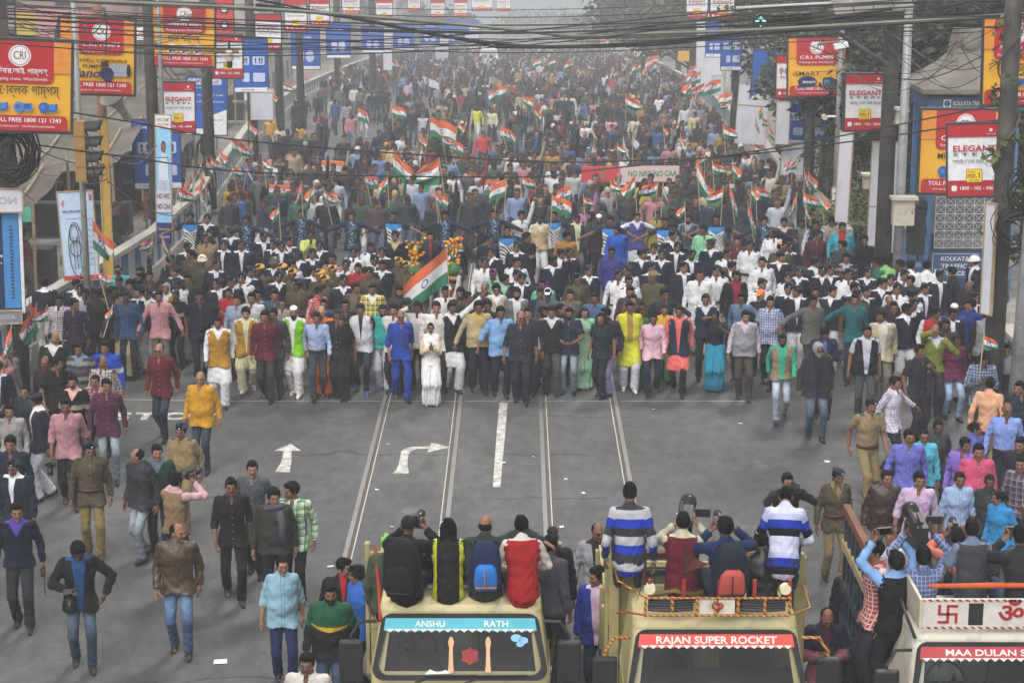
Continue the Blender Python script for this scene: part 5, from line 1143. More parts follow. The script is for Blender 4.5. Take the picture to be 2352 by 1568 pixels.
# ================================================================ the people: head top u v, pose, clothes, look, label
ROWS = '''
365 788 walkA|sh 5d1620|je 1f2a38|r+mo+sg||man in maroon zipped shirt and sunglasses walking in front of the yellow shirt man|maroon shirt walker
459 853 walkC|sh c28d17|je 1b2a40|b+gl|H|bald man with glasses in bright mustard yellow shirt and dark jeans|yellow shirt man
414 973 walkA|tk 8b7a56 4a4030|tr 8b7a56|s+be+mo+gl|y-14 H|officer in light khaki shirt and navy beret walking before the yellow shirt man|khaki shirt officer
360 1020 walkC|sw 17402f 5d6b7a|tr 191c22|s|y6|man in plain bottle green jumper with blue collar|green jumper man
311 1029 lookR|jz 2c2c31|je 717c8c|r+gl|y-35|man in dark grey jacket and pale jeans turning his head away|
405 1085 camera|vs 80694c c09a9e|je 1c2c55|t|y150|photographer with tan sleeveless pullover over pink shirt seen from behind|tan pullover photographer
205 1015 walkC|kl 5c5138|tr 7d6d42|s+be+mo+sg|s3a2a20|officer in olive brown tunic with red brown belt and sunglasses|olive tunic officer
150 915 walkA|rl ab7c84|tr 262628|s+mo|h1.74 y8|tall man in dusty pink shirt with rolled sleeves carrying a camera low|dusty pink shirt man
244 869 walkC|sh ck:431c34,26264e,6a2c44|je 74808f|s|y10|man in purple checked shirt and grey jeans looking down|purple check man
166 861 stand|sw ch:151518,ab9c8a d8a79f|tr 222226|s+mo||man in black jumper with one beige band and pink collar|
217 860 stand|sh ck:7c2a32,c8b8b0|tr 2a2a30|i|F h1.58|woman in red checked shirt between striped jumper man and purple check man|
236 816 lookL|sh ck:b8b0aa,42262f|tr 2a2c34|r+mo|H|man in white and brown checked shirt looking aside|
180 787 stand|sw hs:38404f,8d8a84,38404f,62625f 76869a|tr 2a2d33|s||man in grey and navy banded jumper with blue collar|striped jumper man
240 783 stand|sw ch:1a48ad,bcc4cf|tr 22252c|t||young man in royal blue jumper with a white band|royal blue jumper man
130 819 lookL|ss 16171b|tr 1b1c20|s|y40|man in black short sleeved shirt turned away beside the dark green jumper man|
103 817 stand|sh 2f1e2a|tr 222228|r+mo+gl||man in dark plum shirt with glasses and moustache|
125 762 lookL|sw 25271f d0d0cc|tr 222226|r+mo|H|man in dark green jumper with wide white collar|dark green jumper man
20 794 stand|sh 7d7c78|tr 2c2c30|r+gl|y60|side facing man with glasses in grey shirt at the picture edge|
7 814 lookL|sh c27e85|tr 2a2a2e|b|y40|bald man in salmon pink shirt half cut off at the picture edge|
-8 830 stand|pk|tr 15161c|s+be|y20|policeman in navy jacket cut off by the picture edge beside salmon pink shirt|
57 884 stand|jz 1b2226|tr 1c1e22|i|F h1.56|young woman in black quilted jacket beside the side turned policeman|
80 902 lookR|pk|pj cfd0d6|s+be+mo|y-60 s15161a|policeman in navy jacket and white trousers turned to the side|
20 927 salam|sh 9c9997|tr 332926|s|y10|man in pale grey shirt holding a hand to his forehead|grey shirt man
22 1001 stand|sh 171c30|tr 1a1c22|t||short haired youth in dark navy shirt by the picture edge|
28 1056 stand|pk|tr 14161b|s+be+sg||elderly policeman in navy jacket with dark glasses, below the navy shirt youth|
37 1155 walkC|sw 131829 553a98|tr 26272b|s|y6 h1.7|man in navy jumper with purple collar carrying a walkie talkie|purple collar man
178 1252 cambelly|jk 0e0f12 1b4576|je 30445f|w|k5 y12|photographer in black padded jacket over blue shirt checking his camera|
409 1201 lookL|jl 46331f|je 38598c|r+mo|h1.72 y4 w1.05 s1c2018|man in brown leather jacket and blue jeans looking aside|brown leather man
530 1097 walkA|rl 131416|tr 101113|s+mo|h1.74 k2|man all in black with rolled sleeves and a bracelet|black shirt man
579 1058 walkC|sh vs:54575c,383b40|tr 1f2024|s+mo||man in finely striped grey shirt behind the man all in black|
629 1121 walkC|jz 2a2e26|tr 131316|w+gl|H y4|man in dark olive jacket with a grey scarf and glasses|olive jacket man
667 1107 lookR|sh pl:bccfbe,2a6252,76a34a|tr 131316|t|y-8|man in green and white checked shirt behind the olive jacket man|
648 1277 walkC|rl 86aaba|tr 1c2650|n+gl|F H h1.62 y8 s26262c|woman in pale blue shirt and navy trousers wearing glasses|pale blue shirt woman
758 1340 walkC|jz tr:111315,144d33,bd9718|je 1f3355|t+bd|H h1.7 y-4|bearded photographer in green and black anorak with yellow flashes|green anorak photographer
792 1281 lookL|hd 0f0f12 a02020|tr 17181c|s+gl|h1.7|man in black hoodie with red lettering behind the green anorak|
817 1298 lookR|jz 2a62b2|je 1f2a44|t|y-45|man in bright blue padded jacket leaning towards black hoodie|
703 1500 stand|sh c9c4bb|tr 2c2c30|s+mo+gl|h1.66 y-5|man in cream shirt with glasses, lowest in the picture|
135 677 walkC|sh ck:cfcac0,b98448,5464a8|tr 3a3428|s|k3|man in white shirt checked in orange and blue|orange check man
172 686 lookL|sh 291a31|tr 222228|s||man in deep purple shirt with a white pen clip|deep purple shirt man
195 663 stand|sh 9199ae|tr 33363e|s|k3|man in pale blue grey shirt behind the deep purple shirt|
280 672 link|sh ck:161d30,3f4c6c|tr a09376|t|y4|man in navy checked shirt and cream trousers holding hands in the chain|navy check man
364 667 link|sh c48c90|tr 64604f|s+mo|h1.73 y6|man in pale pink shirt holding hands with both neighbours|pale pink shirt man
457 667 outL|ss 11141b|tr 13161c|s|h1.74 y16 H|heavy man in black short sleeved shirt turning aside|black polo man
500 727 walkA|kv a97b22 dcdcde|pj dcdcde|s|y5 s26262c|man in white kurta with open mustard waistcoat|mustard waistcoat man
564 706 walkB|kv a07a24 d4cca6 d4cca6|pj d4cca6|w|k4 se0e0dc|wavy haired man in cream kurta and ochre waistcoat|cream kurta man
607 713 walkA|sh 551322|tr 34353a|s|y-3|man in maroon shirt and charcoal trousers in the leading row|maroon shirt man
674 702 walkC|kv 78bc1a d8d8d8 d8d8d8|pj dedede|x+sk+lb|se0e0dc|bearded man with white skullcap and lime green waistcoat|lime waistcoat man
727 717 walkB|tk 98abcf|tr 343943|s+mo|y4|man in tucked pale blue shirt with folded documents in pocket|pale blue shirt man
783 726 walkC|ss 18191c|tr 1e1e22|i|F h1.56 k2|woman all in black beside the pale blue shirt man|
828 698 walkA|jz sq:c8c7cc,141419 1c1c22|je 1a2230|s+mo|H h1.72 s3a5a9a|man in white jacket with black sleeves and dark jeans|white jacket man
879 700 walkC|vh 26978f 26978f|pj bfc0c8|s+bd+gl|H s3a5a9a|bearded man in turquoise waistcoat and pale trousers|turquoise waistcoat man
920 712 walkA|rl 1a3a94|tr 1a3a94|r+mo+sg|y12 h1.72|man in matching royal blue shirt and trousers with sunglasses|royal blue suit man
989 740 namaste|wh c8b894 e8e8e8|sk bd:e4e4e4,c8d8d8|n+gl|F h1.53 w.92 y4 s8a8a80|woman in white saree and beige shawl leading with palms pressed together|woman in white
1002 692 stand|sh d6d2ce|tr 22242a|s|h1.74|tall man in white shirt directly behind the woman in white|
1038 693 wave|kv 13151b d8d8da|pj d8d8da|s+mo+gl|h1.73 y20|man in black waistcoat raising an arm in greeting|waving man
1099 691 link|sw ac9c78 b9a050|tr 191e27|t+mo+gl|H h1.75|stout man in beige jumper with glasses and moustache|beige jumper man
1150 704 link|rl 769fce|tr 181c2a|t|H y8|stout man in sky blue shirt beside the beige jumper man|
1197 714 walkC|rl 22262e|tr 22262e|r+mo+sg|H h1.73|man in charcoal shirt and trousers with sunglasses in leading row|charcoal shirt man
1267 703 walkA|vs 1b1d1f vs:c8c8cc,2b2d35|tr 45464a|t|H|man in black vest over striped sleeves|striped sleeve man
1307 706 belly|ss 1e243a|je 66768c|s+bd|y-8 k2|man in navy polo shirt with a badge holding a water bottle|
1343 706 stand|sa bd:94c59e,a8d4b0 94c59e|sk bd:94c59e,a8d4b0|o|F h1.56|woman in pale green saree behind the navy polo man|
1380 718 walkC|ss 1a2127|tr 181e27|o|F h1.6 y-30|short haired woman in dark slate shirt looking aside|slate shirt woman
1448 692 walkC|ku em:c6c932,9f7c36|pj d2d2de|s+mo+gl|H h1.72 sd0ccc0|man in bright yellow kurta with embroidered gold front|yellow kurta man
1501 720 walkB|sh d2aabb|tr 182030|i|F h1.58|woman in pale pink shirt and dark jeans in the leading row|pale pink shirt woman
1560 701 walkA|kv 1a2139 da6b64 da6b64|tr 14161b|s+mo|h1.72|man in navy waistcoat over coral shirt|coral shirt man
1643 713 ear|sa bd:2888a6,1c6788 15151a|sk bd:2888a6,1c6788|i|F h1.54 y-10 k3|woman in turquoise printed saree lifting a hand to her head|turquoise saree woman
1713 713 walkC|vs 888a8f c0afbb|tr 433d39|t|H y-6|man in pale grey sleeveless pullover over pink shirt|grey pullover man
1770 680 walkC|ss ck:adb9cd,34436a|tr 23262c|s|y-12 H|man in blue and white checked short sleeved shirt|blue check man
1798 766 walkB|vs 83785f 38a480 38a480|je 8a9ab4|s+bd|k3 y-4 s20264a|bearded man in mint green shirt with open beige vest holding a camera|mint shirt cameraman
1881 788 walkC|jk 26272c 121317|je 374e69|w+bd+gr+sg|H y4 h1.7|grey bearded man in dark coat and jeans with sunglasses|grey bearded man
1896 755 phone|jz 182038 4a5aa0|tr 1a1d26|t+gl||man in navy tracksuit looking at phone behind the grey bearded man|
1993 747 walkC|vh 121518 b5b9c6 b5b9c6|tr 44474b|s+mo+gl|H h1.72|man in black sleeveless jacket over pale short sleeved shirt|black gilet man
2025 713 lookR|jk ab9f84 c9c5b8|tr 7a7262|s+mo|h1.72|man in beige jacket looking to the side|beige jacket man
2149 745 ear|sw 757d2e bcc4cc|tr 272a31|r+gl|h1.72|man in olive green jumper with one hand at his ear|olive jumper man
2113 790 chest|ss 21252c|tr 1e2229|s|y35 h1.72|man in charcoal polo with a hand on his chest looking away|charcoal polo man
2059 864 outL|sh ck:d4cddc,a89fb9|tr 20242c|s|y50|man in white finely checked shirt pointing ahead|pointing man
2003 914 walkB|kh|tr 8b7a58|s+be+mo|y14 h1.76 s3a2c22|tall officer in khaki short sleeved uniform and navy beret striding|striding khaki officer
1926 1076 walkC|kl 82724f|tr 82724f|i+be|F h1.62 y8 s20160f|policewoman in brown tunic and navy beret smiling|policewoman
2038 1079 walkC|jl 36201a|tr 675a42|n|F H h1.62|woman in brown leather jacket beside the policewoman|brown leather woman
2113 1083 walkC|rl c4a9c9|tr 26282e|s|y-6 h1.7|man in lilac shirt with rolled sleeves|lilac shirt man
2090 985 walkC|sh 666bbd|tr 191b21|s+mo+gl|y-4 h1.7|man in periwinkle blue shirt with glasses and moustache|periwinkle shirt man
2124 985 stand|sh 57b5cb|tr 1d2029|i+gl|F h1.58|woman in cyan shirt with red rimmed glasses|cyan shirt woman
2156 964 stand|ss 34373d|tr 34373d|i|F h1.6 k3|woman in dark grey shirt and trousers behind cyan shirt woman|
2243 968 lookL|rl 575eac|tr 1d2029|n|F h1.6 y30|woman in blue violet shirt with hair in a bun|
2249 1019 stand|sh c55072|tr 26282e|s|H|young man in rose pink shirt|rose pink man
2219 1004 lookL|sh 8167bd|tr 20222a|s|y-30|man in violet shirt turning his head beside rose pink man|
2206 1083 stand|rl 96aed0|tr 1c2340|i|F h1.6|woman in pale blue shirt with a collar microphone|microphone woman
2274 1089 stand|ss 2d3136|tr 24272c|i|F h1.56 k3|woman in dark grey shirt beside the microphone woman|
2293 1126 lookR|sh 2a86c0|tr 1f2430|n|F h1.5 y-50|woman in bright azure top turned to the side|
2315 924 walkC|tk 879cdc|tr 1f2434|b+gl|y-10 h1.72 k2|bald man with glasses in tucked cornflower blue shirt|cornflower shirt man
2276 866 walkC|sh d5a280|tr 82735a|s|y150|man in peach shirt walking away|peach shirt man
2261 813 phone|sh ck:34435e,9ca8bc|tr 252a34|s|y-5|man in navy and white checked shirt reading his phone|
2312 788 stand|hd up:222327,858790|je 232a3a|s|y-8 h1.74|young man in grey and black hooded jacket by the stepped wall|grey hooded man
2341 875 lookR|sh 1a2436|tr 20242c|s|H|man in dark denim shirt with a shoulder strap|
2198 768 walkC|sh dt:611b45,bd6190|je 769ac2|i|F h1.56 k3|woman in magenta dotted tunic and pale jeans|magenta woman
2346 1046 stand|sh pl:433441,9c8e9c,605f70|tr 24272c|s|y-30|man in grey plaid shirt at the picture edge|
2344 1003 stand|jz 25272b|tr 202226|s|y-40|man in dark grey suit jacket at the edge above grey plaid shirt|
1374 1201 walkC|jk 90939c 271419|tr 22242a|r+mo+sg|y6 h1.7|man in light grey blazer with blue tinted glasses between the trucks|grey blazer man
1370 1301 lookR|jk 1b3490 cfb2ca|je 1b2840|t|y-12 H h1.72|man in blue jacket over pink shirt walking between the trucks|blue jacket man
1810 1086 camera|sh 121317|tr 17181c|s|y10|man in black shirt with raised hands beyond the striped jumper rider|
1957 1285 lookR|jk 1b1614 a5704a|tr 1e2128|r|H h1.7 y-25|man in black leather jacket over orange checked shirt beside dark truck rails|leather and check man
1903 1402 phone|jz up:9f6272,23263a 5a2030|tr 23242c|r|h1.68 y4|man in pink and navy jacket smiling at his phone|
2094 1190 stand|jz 1a202a|tr 20222a|s|h1.66|man facing forward behind the raised video camera on dark truck|
590 664 walkC|sh 8a8a88|tr 2a2c30|s||man in plain grey shirt behind the maroon shirt man|
627 708 stand|sh 30353d|tr 2a2c30|s||man with greying hair between maroon shirt and lime waistcoat|
648 683 stand|sh ck:9a9488,5a544a|tr 2a2c30|s+gl||man in glasses and pale checked shirt above lime waistcoat|
630 664 stand|sh ck:1f5560,143a44|tr 2a2c30|s||man in dark teal checked shirt|
735 656 lookL|sh ck:a8323e,d8a0a0|tr 2a2c30|s|y50|man in red and white gingham shirt turned aside|gingham shirt man
743 686 stand|sh 2a4058|tr 2a2c30|i|F h1.56|woman with red mark on her forehead beside gingham shirt man|
738 702 stand|sh cf6a18|pj c06418|x|k4|shaven headed monk in orange robe|orange robed monk
793 687 stand|sh 222428|tr 2a2c30|s+gl||man in black shirt and glasses behind the all black woman|
777 709 lookL|sh 15161a|tr 1f2024|x+ca:15161a+gl||man in black baseball cap beside orange robed monk|
855 651 stand|sw pl:c9b02a,e0dcc8,2a4a30 dcd8c8|tr 33363e|s|H|man in yellow and white checked jumper|yellow check man
817 650 lookL|jk 4a3c30 6a5c4c|tr 2a2c30|s+mo||man in brown jacket with moustache beside yellow check man|
822 604 stand|jz ch:a01a2c,d0d0d0|tr 22242a|s||man in red jacket with a white chest band|red jacket man
917 657 stand|jz ch:32302f,8a4a4a|tr 26282e|s+bd||bearded man in dark jacket with red trim|
904 698 stand|sh c8c4c0|tr 22242a|t||man in pale shirt behind the royal blue suit man|
929 691 stand|sh 1b1c20|tr 22242a|t+bd||bearded man in black behind the royal blue suit man|
958 692 salam|sh d0ccc8|tr 22242a|t|k3|man in white shirt touching his brow beside the woman in white|
1023 657 raise|sh dcd8d4|tr 22242a|s|y5|man in white shirt holding up the big tricolour flag|flag bearer
1057 660 stand|sh 3a2a26|tr 22242a|t+bd+gl||bearded man with glasses behind the flag bearer|
1074 670 lookL|sh 222428|tr 22242a|s||man in dark shirt beside the flag bearer|
955 645 stand|sa 7a2038 5a1830|sk 7a2038|n|F h1.5 k3|dancer in dark red balancing a flower decked pot near the flag|
1043 644 stand|sa b04a28 7a2a20|sk b04a28|n|F h1.5 k2|dancer in orange balancing the taller flower decked pot|
1113 647 stand|jz 2b2d33|tr 22242a|r||balding man in dark jacket behind the waving man|
1140 652 stand|vs b5a98c fs:e0e0e0,202024|tr 22242a|w+sg|H|man in beige vest over striped shirt wearing sunglasses|beige vest man
1160 630 lookL|vs 33363c 8cc0a8|tr 22242a|w+gl||man in dark vest with glasses behind the beige vest man|
1132 618 stand|sh 6fae9a|tr 22242a|s+tu:7a2a86|k3|drummer with purple headband in sea green shirt|
1120 688 stand|sh 26282e|tr 22242a|t||man between the waving man and beige jumper man|
1213 705 stand|sh 2a2e38|tr 22242a|s+mo||man in navy shirt behind the charcoal shirt man|
1248 703 lookL|sh 3a3c44|tr 22242a|s+bd||bearded man behind the striped sleeve man|
1187 661 stand|jk 6a6c70 d0d0d0|tr 22242a|t+bd||bearded man in grey blazer behind the charcoal shirt man|
1241 661 stand|rl 1d2433|tr 22242a|s|H|stout man in navy shirt behind the striped sleeve man|
1258 662 stand|sh 4a5058|tr 22242a|s+ca:e0e0e0|k3|man with white sun visor cap|
1246 640 lookR|sh 5fb89a|tr 22242a|s+sc:8a2a8a|k3|drummer with magenta headcloth and sea green shirt|
1310 665 stand|sh 5d5a54|tr 22242a|s+mo||man in taupe shirt with a narrow pole beside him|
1366 672 stand|sh 46628a|tr 22242a|s|k2|smiling man in denim blue shirt|denim blue man
1291 696 lookL|sh 1c1c20|tr 22242a|n|F h1.55|woman with white flower clip in her hair|
1390 706 lookR|jz 2f1a28|tr 7a6c96|s|y-30|man in dark maroon jacket with lilac sleeves behind slate shirt woman|
1448 657 stand|vs 3a3d42 5a2038|tr 22242a|s+bd||bearded man in charcoal vest above the yellow kurta|
1455 675 stand|sh 6a3a2a|tr 22242a|s||man in rust shirt peering over the yellow kurta man|
1528 662 outL|sh 20252e|tr 22242a|t|y20 h1.73|man in dark shirt stretching an arm across his neighbour|
1526 700 stand|sh d0a028|pj 4fae58|i+gl|F h1.52|woman with mustard scarf over a white tunic|
1472 705 lookL|sa 1f7a4a 1f6a44|sk 1f7a4a|n|F h1.52 k3|woman in bottle green saree behind pale pink shirt woman|
1621 675 stand|vs 1d2940 c8ccd4|tr 22242a|s+gl||man in navy quilted vest with glasses|navy vest man
1608 618 walkC|sh dcdce0|pj d4d4d8|s|H h1.78|tall heavy man in bright white shirt|white shirt giant
1666 611 lookL|sh 1a1b20|tr 1c1e24|b|y60 k3|bald man in black seen from the side|
1691 622 stand|jk 131418 8a2030|tr 1c1e24|s+gl|h1.74|man in black jacket over red shirt with glasses|
1703 672 outL|sh 54728c|tr 22242a|s|k3 y-10|dark skinned man in steel blue shirt with linked hands|
1747 665 lookR|jz 14161c|tr 22242a|x+ca:d8763a||man in orange and white cap|orange cap man
1868 678 outR|sh 5a5955|tr 2a2c30|t|h1.72|man in taupe grey shirt stretching an arm aside|taupe grey man
1964 674 outR|sh 155a60|tr 23262e|s|h1.74|man in dark teal shirt stretching an arm aside|dark teal man
1874 658 stand|sh a89c84|tr 2a2c30|s||man in beige shirt behind the taupe grey man|
2054 692 stand|sw 1b2134 401a28|je 5a7aa4|s+mo+gl||man in navy jumper with a pale bag strap across his chest|bag strap man
2044 678 stand|jz 22242a|tr 22242a|r||balding man behind the bag strap man|
2150 706 lookL|sh sq:a81a28,d4d4d4|tr 20222a|t||youth in red and white sports top|red sports top youth
2174 732 stand|sh 2b2422|tr 22242a|s|k3|dark skinned man behind the olive jumper man|
2193 697 stand|sh 26427a|tr 22242a|x+sk|k3|man in white skullcap and blue shirt|
2226 644 lookR|jz 2c1820|tr 22242a|b|y-20|bald man in dark maroon jacket looking down|bald maroon man
2186 612 lookR|jz 1b1c20|tr 22242a|s|y-90|man in black jacket seen from the side before the police notice|
2266 707 stand|hd sq:8a8c8e,1c1d22|tr 22242a|s|y170|person in grey and black hooded top seen from behind|
2229 687 outR|jz 1c3a86|tr 1f2a4a|t|y-60|man in cobalt blue raincoat stretching out a sleeve|
2036 587 lookL|sh 8ac07a|tr 22242a|t|y140|man in light green hi-vis shirt with his back turned|
2014 590 lookR|sh 2f6a54|tr 22242a|t|y-60|man in green shirt beside the hi-vis shirt|
2051 581 stand|sh 2a2420|tr 22242a|s|y150 k3|man in dark shirt behind the light green hi-vis shirt|
2066 596 stand|sh 202024|tr 22242a|s|y-120|man in black standing with back turned by the switch pole|
1879 528 lookL|sh ck:43182a,5a2a3c|tr 22242a|s+mo|h1.74|man in dark maroon checked shirt|maroon check man
1911 500 phone|te a69c88|tr 22242a|t||youth in beige t-shirt looking at a phone|beige youth
1936 511 walkC|jk 3aa6be b01a22|tr 1f222a|s|h1.74|man in sky cyan jacket over red top|cyan jacket man
1934 552 lookR|jz 3a3a3c|tr 22242a|s|y-30|man in grey jacket before the cyan jacket man|
1986 540 stand|sw 14182a 14182a|tr 22242a|t||youth in dark navy top beside the leaning white banner|
1944 582 stand|sw hs:2a2622,8a8070,2a2622,5a5248 b0b0c0|tr 22242a|t+gl||man in brown and beige striped jumper|brown striped jumper man
2091 633 lookR|jz 2a2d33|tr 22242a|s||man in slate jacket among the white shirted policemen|
1841 502 stand|jk 33363a 6a6c70|tr 22242a|s|k3|man in dark jacket beside a hanging flag|
1874 506 stand|jz sq:24304a,c8ccd4|tr 22242a|t||youth in navy top with white sleeves|
1860 487 stand|jz 16181c|tr 22242a|s||man in black jacket at the edge of the parapet crowd|
1801 500 stand|vs 2a2422 c8bcae|tr 22242a|t||youth in dark vest over pale sleeves|
188 632 stand|sh 1c2436|tr 22242a|t||youth in navy shirt under the red foot of the event banner|
236 638 stand|sh 15171c|tr 22242a|t||man in black shirt with a green lanyard|
258 657 lookL|jk 7a776e 33332f|tr 22242a|s|k3|man in pale grey jacket with cropped hair|
271 607 stand|sh 62bfb4|tr 22242a|s+ca:6e685c|k3|man in flat cap and aqua shirt|aqua shirt man
321 613 raise|sh 18262a|tr 22242a|s|y-25|man in dark green taking a selfie with a raised arm|selfie man
323 626 lookR|sh 1f2228|tr 22242a|s+bd||bearded man below the selfie taker|
343 623 stand|sh 33302e|tr 22242a|s||man in dark brown jacket beside the selfie taker|
273 634 stand|sh 1c1c20|tr 22242a|x+bn:15151a||man in black knitted cap below the aqua shirt|
297 643 stand|sh 2a5a48|tr 22242a|w||long haired youth in green top|
221 663 stand|jz 1f1f20|tr 22242a|s+ca:101014|k3|man in black cap behind pale blue grey shirt|
291 669 stand|sh 2a4a6a|tr 22242a|s+ca:2a2f4a|k3|thin man in striped blue cap|
381 650 stand|kv b58a20 d8d8d4|pj d0d0d0|s+gr||man in mustard waistcoat behind pale pink shirt|
403 667 stand|sh ch:101114,c8c8c0|tr 22242a|i|F h1.55 k3|girl in black top with one white band|
430 629 stand|sh 26282c|tr 22242a|s+gl||man in glasses and charcoal shirt among policemen|
393 585 lookL|sh 1d2338|tr 22242a|s|y60|man in navy shirt seen from the side by the parapet|
525 661 stand|jz a81c24|tr 22242a|i|F h1.58|girl in red zipped jacket|red jacket girl
543 676 stand|sh 8c9cb4|tr 22242a|s||man in pale steel blue shirt|
577 671 stand|sh c0c0c0|tr 22242a|s+mo||man with moustache behind the cream kurta|
713 527 mouth|sh c4cd70|tr 2a2c34|s|h1.72 k3|man in lemon yellow shirt covering his mouth|lemon shirt man
763 583 stand|tk 8f7f5c 5a3020|tr 8f7f5c|s|h1.72|man in khaki shirt with red shoulder straps|
907 531 stand|sw 151a2a bca882|tr 22242a|s+be|h1.76|tall officer in navy jumper with khaki collar under the sports chain|
988 531 stand|jz 1a1e30 7a2030|tr 1a1e30|s|h1.74|man in navy tracksuit piped in red|navy tracksuit man
1125 537 lookL|sh 1b2436|tr 22242a|s+ca:1a2440|h1.72|man in navy cap and dark shirt|
1211 534 lookL|jz ch:141518,c8b0b0|tr 22242a|s|h1.74 y20|youth in black jacket with white and red band|
1303 532 lookL|jz a0721e|tr 22242a|t||man in mustard jacket below the sports chain|
1405 567 stand|sh ck:2a2f78,3a4294|tr 22242a|s+gl|h1.72 k3|man in indigo checked shirt with glasses|indigo shirt man
1416 518 lookR|jz 1f52b4|tr 22242a|t||man in bright blue jacket bending behind officers|
1498 624 lookR|te 544c33|tr 544c33|x+kb|H h1.74|burly officer in olive t-shirt and brown cap|burly olive officer
1615 517 lookR|sh 86c69a|tr 22242a|t|H h1.72|man in mint shirt turned aside in the police ranks|mint shirt man
1693 542 stand|sh 5a1a24|tr 22242a|s+mo||man in wine red shirt|
1463 488 chain|kv 43488c d0d4dc|pj d0d0d4|t||man in periwinkle waistcoat over white kurta|
1240 493 stand|vs c4ae84 d0ccc0|pj d0d0d0|x+bn:1c1c20|k3|man in cream waistcoat and dark knitted cap|
1326 492 stand|jk 2a2d28 cdc8a8|je 3a4a64|s|k3|man in dark jacket over cream shirt within the sports chain|
1356 486 lookR|jz 3a3d2c|tr 22242a|s+bd||man in olive zipped jacket within the sports chain|
1376 492 stand|sh 2c2e33|tr 22242a|x+sk+bd||man in white skullcap within the sports chain|
1508 484 stand|sh ck:a89a4a,6a6030|tr 6a6450|s+gl||man in mustard checked shirt and glasses|
1543 477 stand|te 17191c|tr 22242a|s+bd|k3|man in black t-shirt with a badge|
1581 492 stand|vs 3a4452 8a929c|tr 22242a|s+bd|k2|man in slate quilted vest|
1198 484 raise|sh d4d4d8|pj d4d4d8|t|y20|man in white raising one arm straight up|
'''
TRUCK_ROWS = '''
894 1228 stand|hd 3a4430|tr 33362c|x+ca:46bb33|y150|rider in green cap and olive hoodie
938 1183 sitcam|hd 0e0e12|je 26324a|x+bn:0f0f12|y168|rider in black beanie photographing with a black backpack
1030 1186 sit|jz sd2:101216,bcc42a|tr 33352a|l|y180 F h1.6|long haired woman in black jacket with yellow flashes
1116 1180 sithug|hd 28322b|tr 26282e|b|y182|balding rider in dark green hoodie with a blue backpack
1197 1181 sit|vs 981820 cfc7be|tr 3a3a2c|s|y186|rider in red sleeveless pullover at the truck side
1447 1105 sitprop|sw hs:1f36a8,aeb0b6,34363a|je 22304a|s|y178 w.96 h1.74|rider in blue grey and charcoal banded jumper on the wooden frame
1570 1174 sitcam|vs 5c0f20 bcb59e|tr 26282e|s|y172|rider in maroon pullover with a shoulder video camera
1666 1185 sitcam|sw 172850 172850|je 22304a|t|y186|rider in navy jumper wearing a red and navy backpack
1746 1216 sitprop|jl 101114|je 31507e|s|y190|rider in black leather jacket with his knee drawn up
1805 1118 sitdown|sw bs:d0d2de,101118,1a339c,b0b8d8|je 24395c|r+gl|y172 w.96 h1.74|rider in finely striped jumper with a blue band on the frame end
2006 1241 stand|sh ck:ac4242,d8c8c0|tr 26282e|s|y-80|man in red checked shirt looking along the dark truck
2051 1206 stand|sh ccd0da|tr 26282e|x+ca:121217+gl|y200|man in white shirt and black cap in the dark truck
2060 1266 camup|vs 121216 789fd2|tr 20222a|t|y195|rider in black vest with pale blue sleeves raising a phone
2122 1253 situp|sh ck:4f5f86,8c9abb|tr 23262e|t|y182 k5|rider in blue checked shirt raising a video camera
2231 1190 sit|vh 38383d 62748c|je 33435c|s|y182 w.96|rider in charcoal gilet seen from behind
2199 1210 camera|sh cc7666|tr 26282e|s|y176|rider in salmon shirt photographing beyond charcoal gilet
2344 1206 sitcam|jz 1f2125|je 33507e|t|y184 w.96|rider in dark jacket at the picture edge above the om board
1266 1227 stand|hd 43464e|tr 26282e|t+gl|y150|man in grey hoodie and glasses beside the cream truck's boards
1269 1207 stand|jz 0d0d11|tr 1c1d22|x+sk:101014|y185|man in black jacket and black pillbox cap
'''
POL = {'pn': '''176,642 183,653 317,659 338,662 371,642 430,557 527,523 530,634 575,612 627,550 664,543 682,576 733,552 629,592,g 877,568 878,597 1048,550 1128,568 640,624 722,611 788,632 1271,587 1353,610,f 1476,572 1498,604 1520,573 1546,530 1683,600 1794,578 1836,613,f 1889,609 1908,608 1913,656 1994,614 1991,657 2029,638 2086,697 1964,649 1811,650 475,492 1187,620 1030,562,g 1631,550''',
 'pk': '''514,552 554,552 497,597 605,532 647,555 717,572 499,640 859,586 1187,556 1307,570 1198,628 1502,560 1556,556 1571,602 1588,574 1815,557 1830,657 1875,591 2046,631 2126,651 2099,687 2189,708 2239,672 401,611 1290,571 2161,621''',
 'pw': '''404,639 554,626 670,597 794,597 812,567 852,557 1113,592 1187,591 1440,610 1421,620 1445,633 1646,610 1671,572,s 1723,553 1751,590 1751,640 1774,524,f 1811,626 1949,618 2078,620 2061,651 2099,666''',
 'ye': '''594,608 645,606 670,618 733,620 763,610 744,633 914,592 932,601 1796,557''',
 'kl': '''682,641 847,614 436,573 1327,628 1971,665'''}
CHAIN = {'sp': '437,487 904,485 1271,483 1402,496 1528,499 1646,492 1165,517', 'sd': '565,495 692,480 808,485 1023,484 1135,480 1756,497'}
def opts(s):
    k = {}
    for t in s.split():
        if t == 'F': k['fem'] = True
        elif t == 'H': k['heavy'] = .10
        elif t[0] == 'y': k['yaw'] = float(t[1:])
        elif t[0] == 'h': k['h'] = float(t[1:])
        elif t[0] == 'w': k['w'] = float(t[1:])
        elif t[0] == 'k': k['sk'] = int(t[1:])
        elif t[0] == 's': k['shoes'] = t[1:]
    return k
ANCH = []
def det(u, v): return random.Random(int(u * 131 + v * 977))
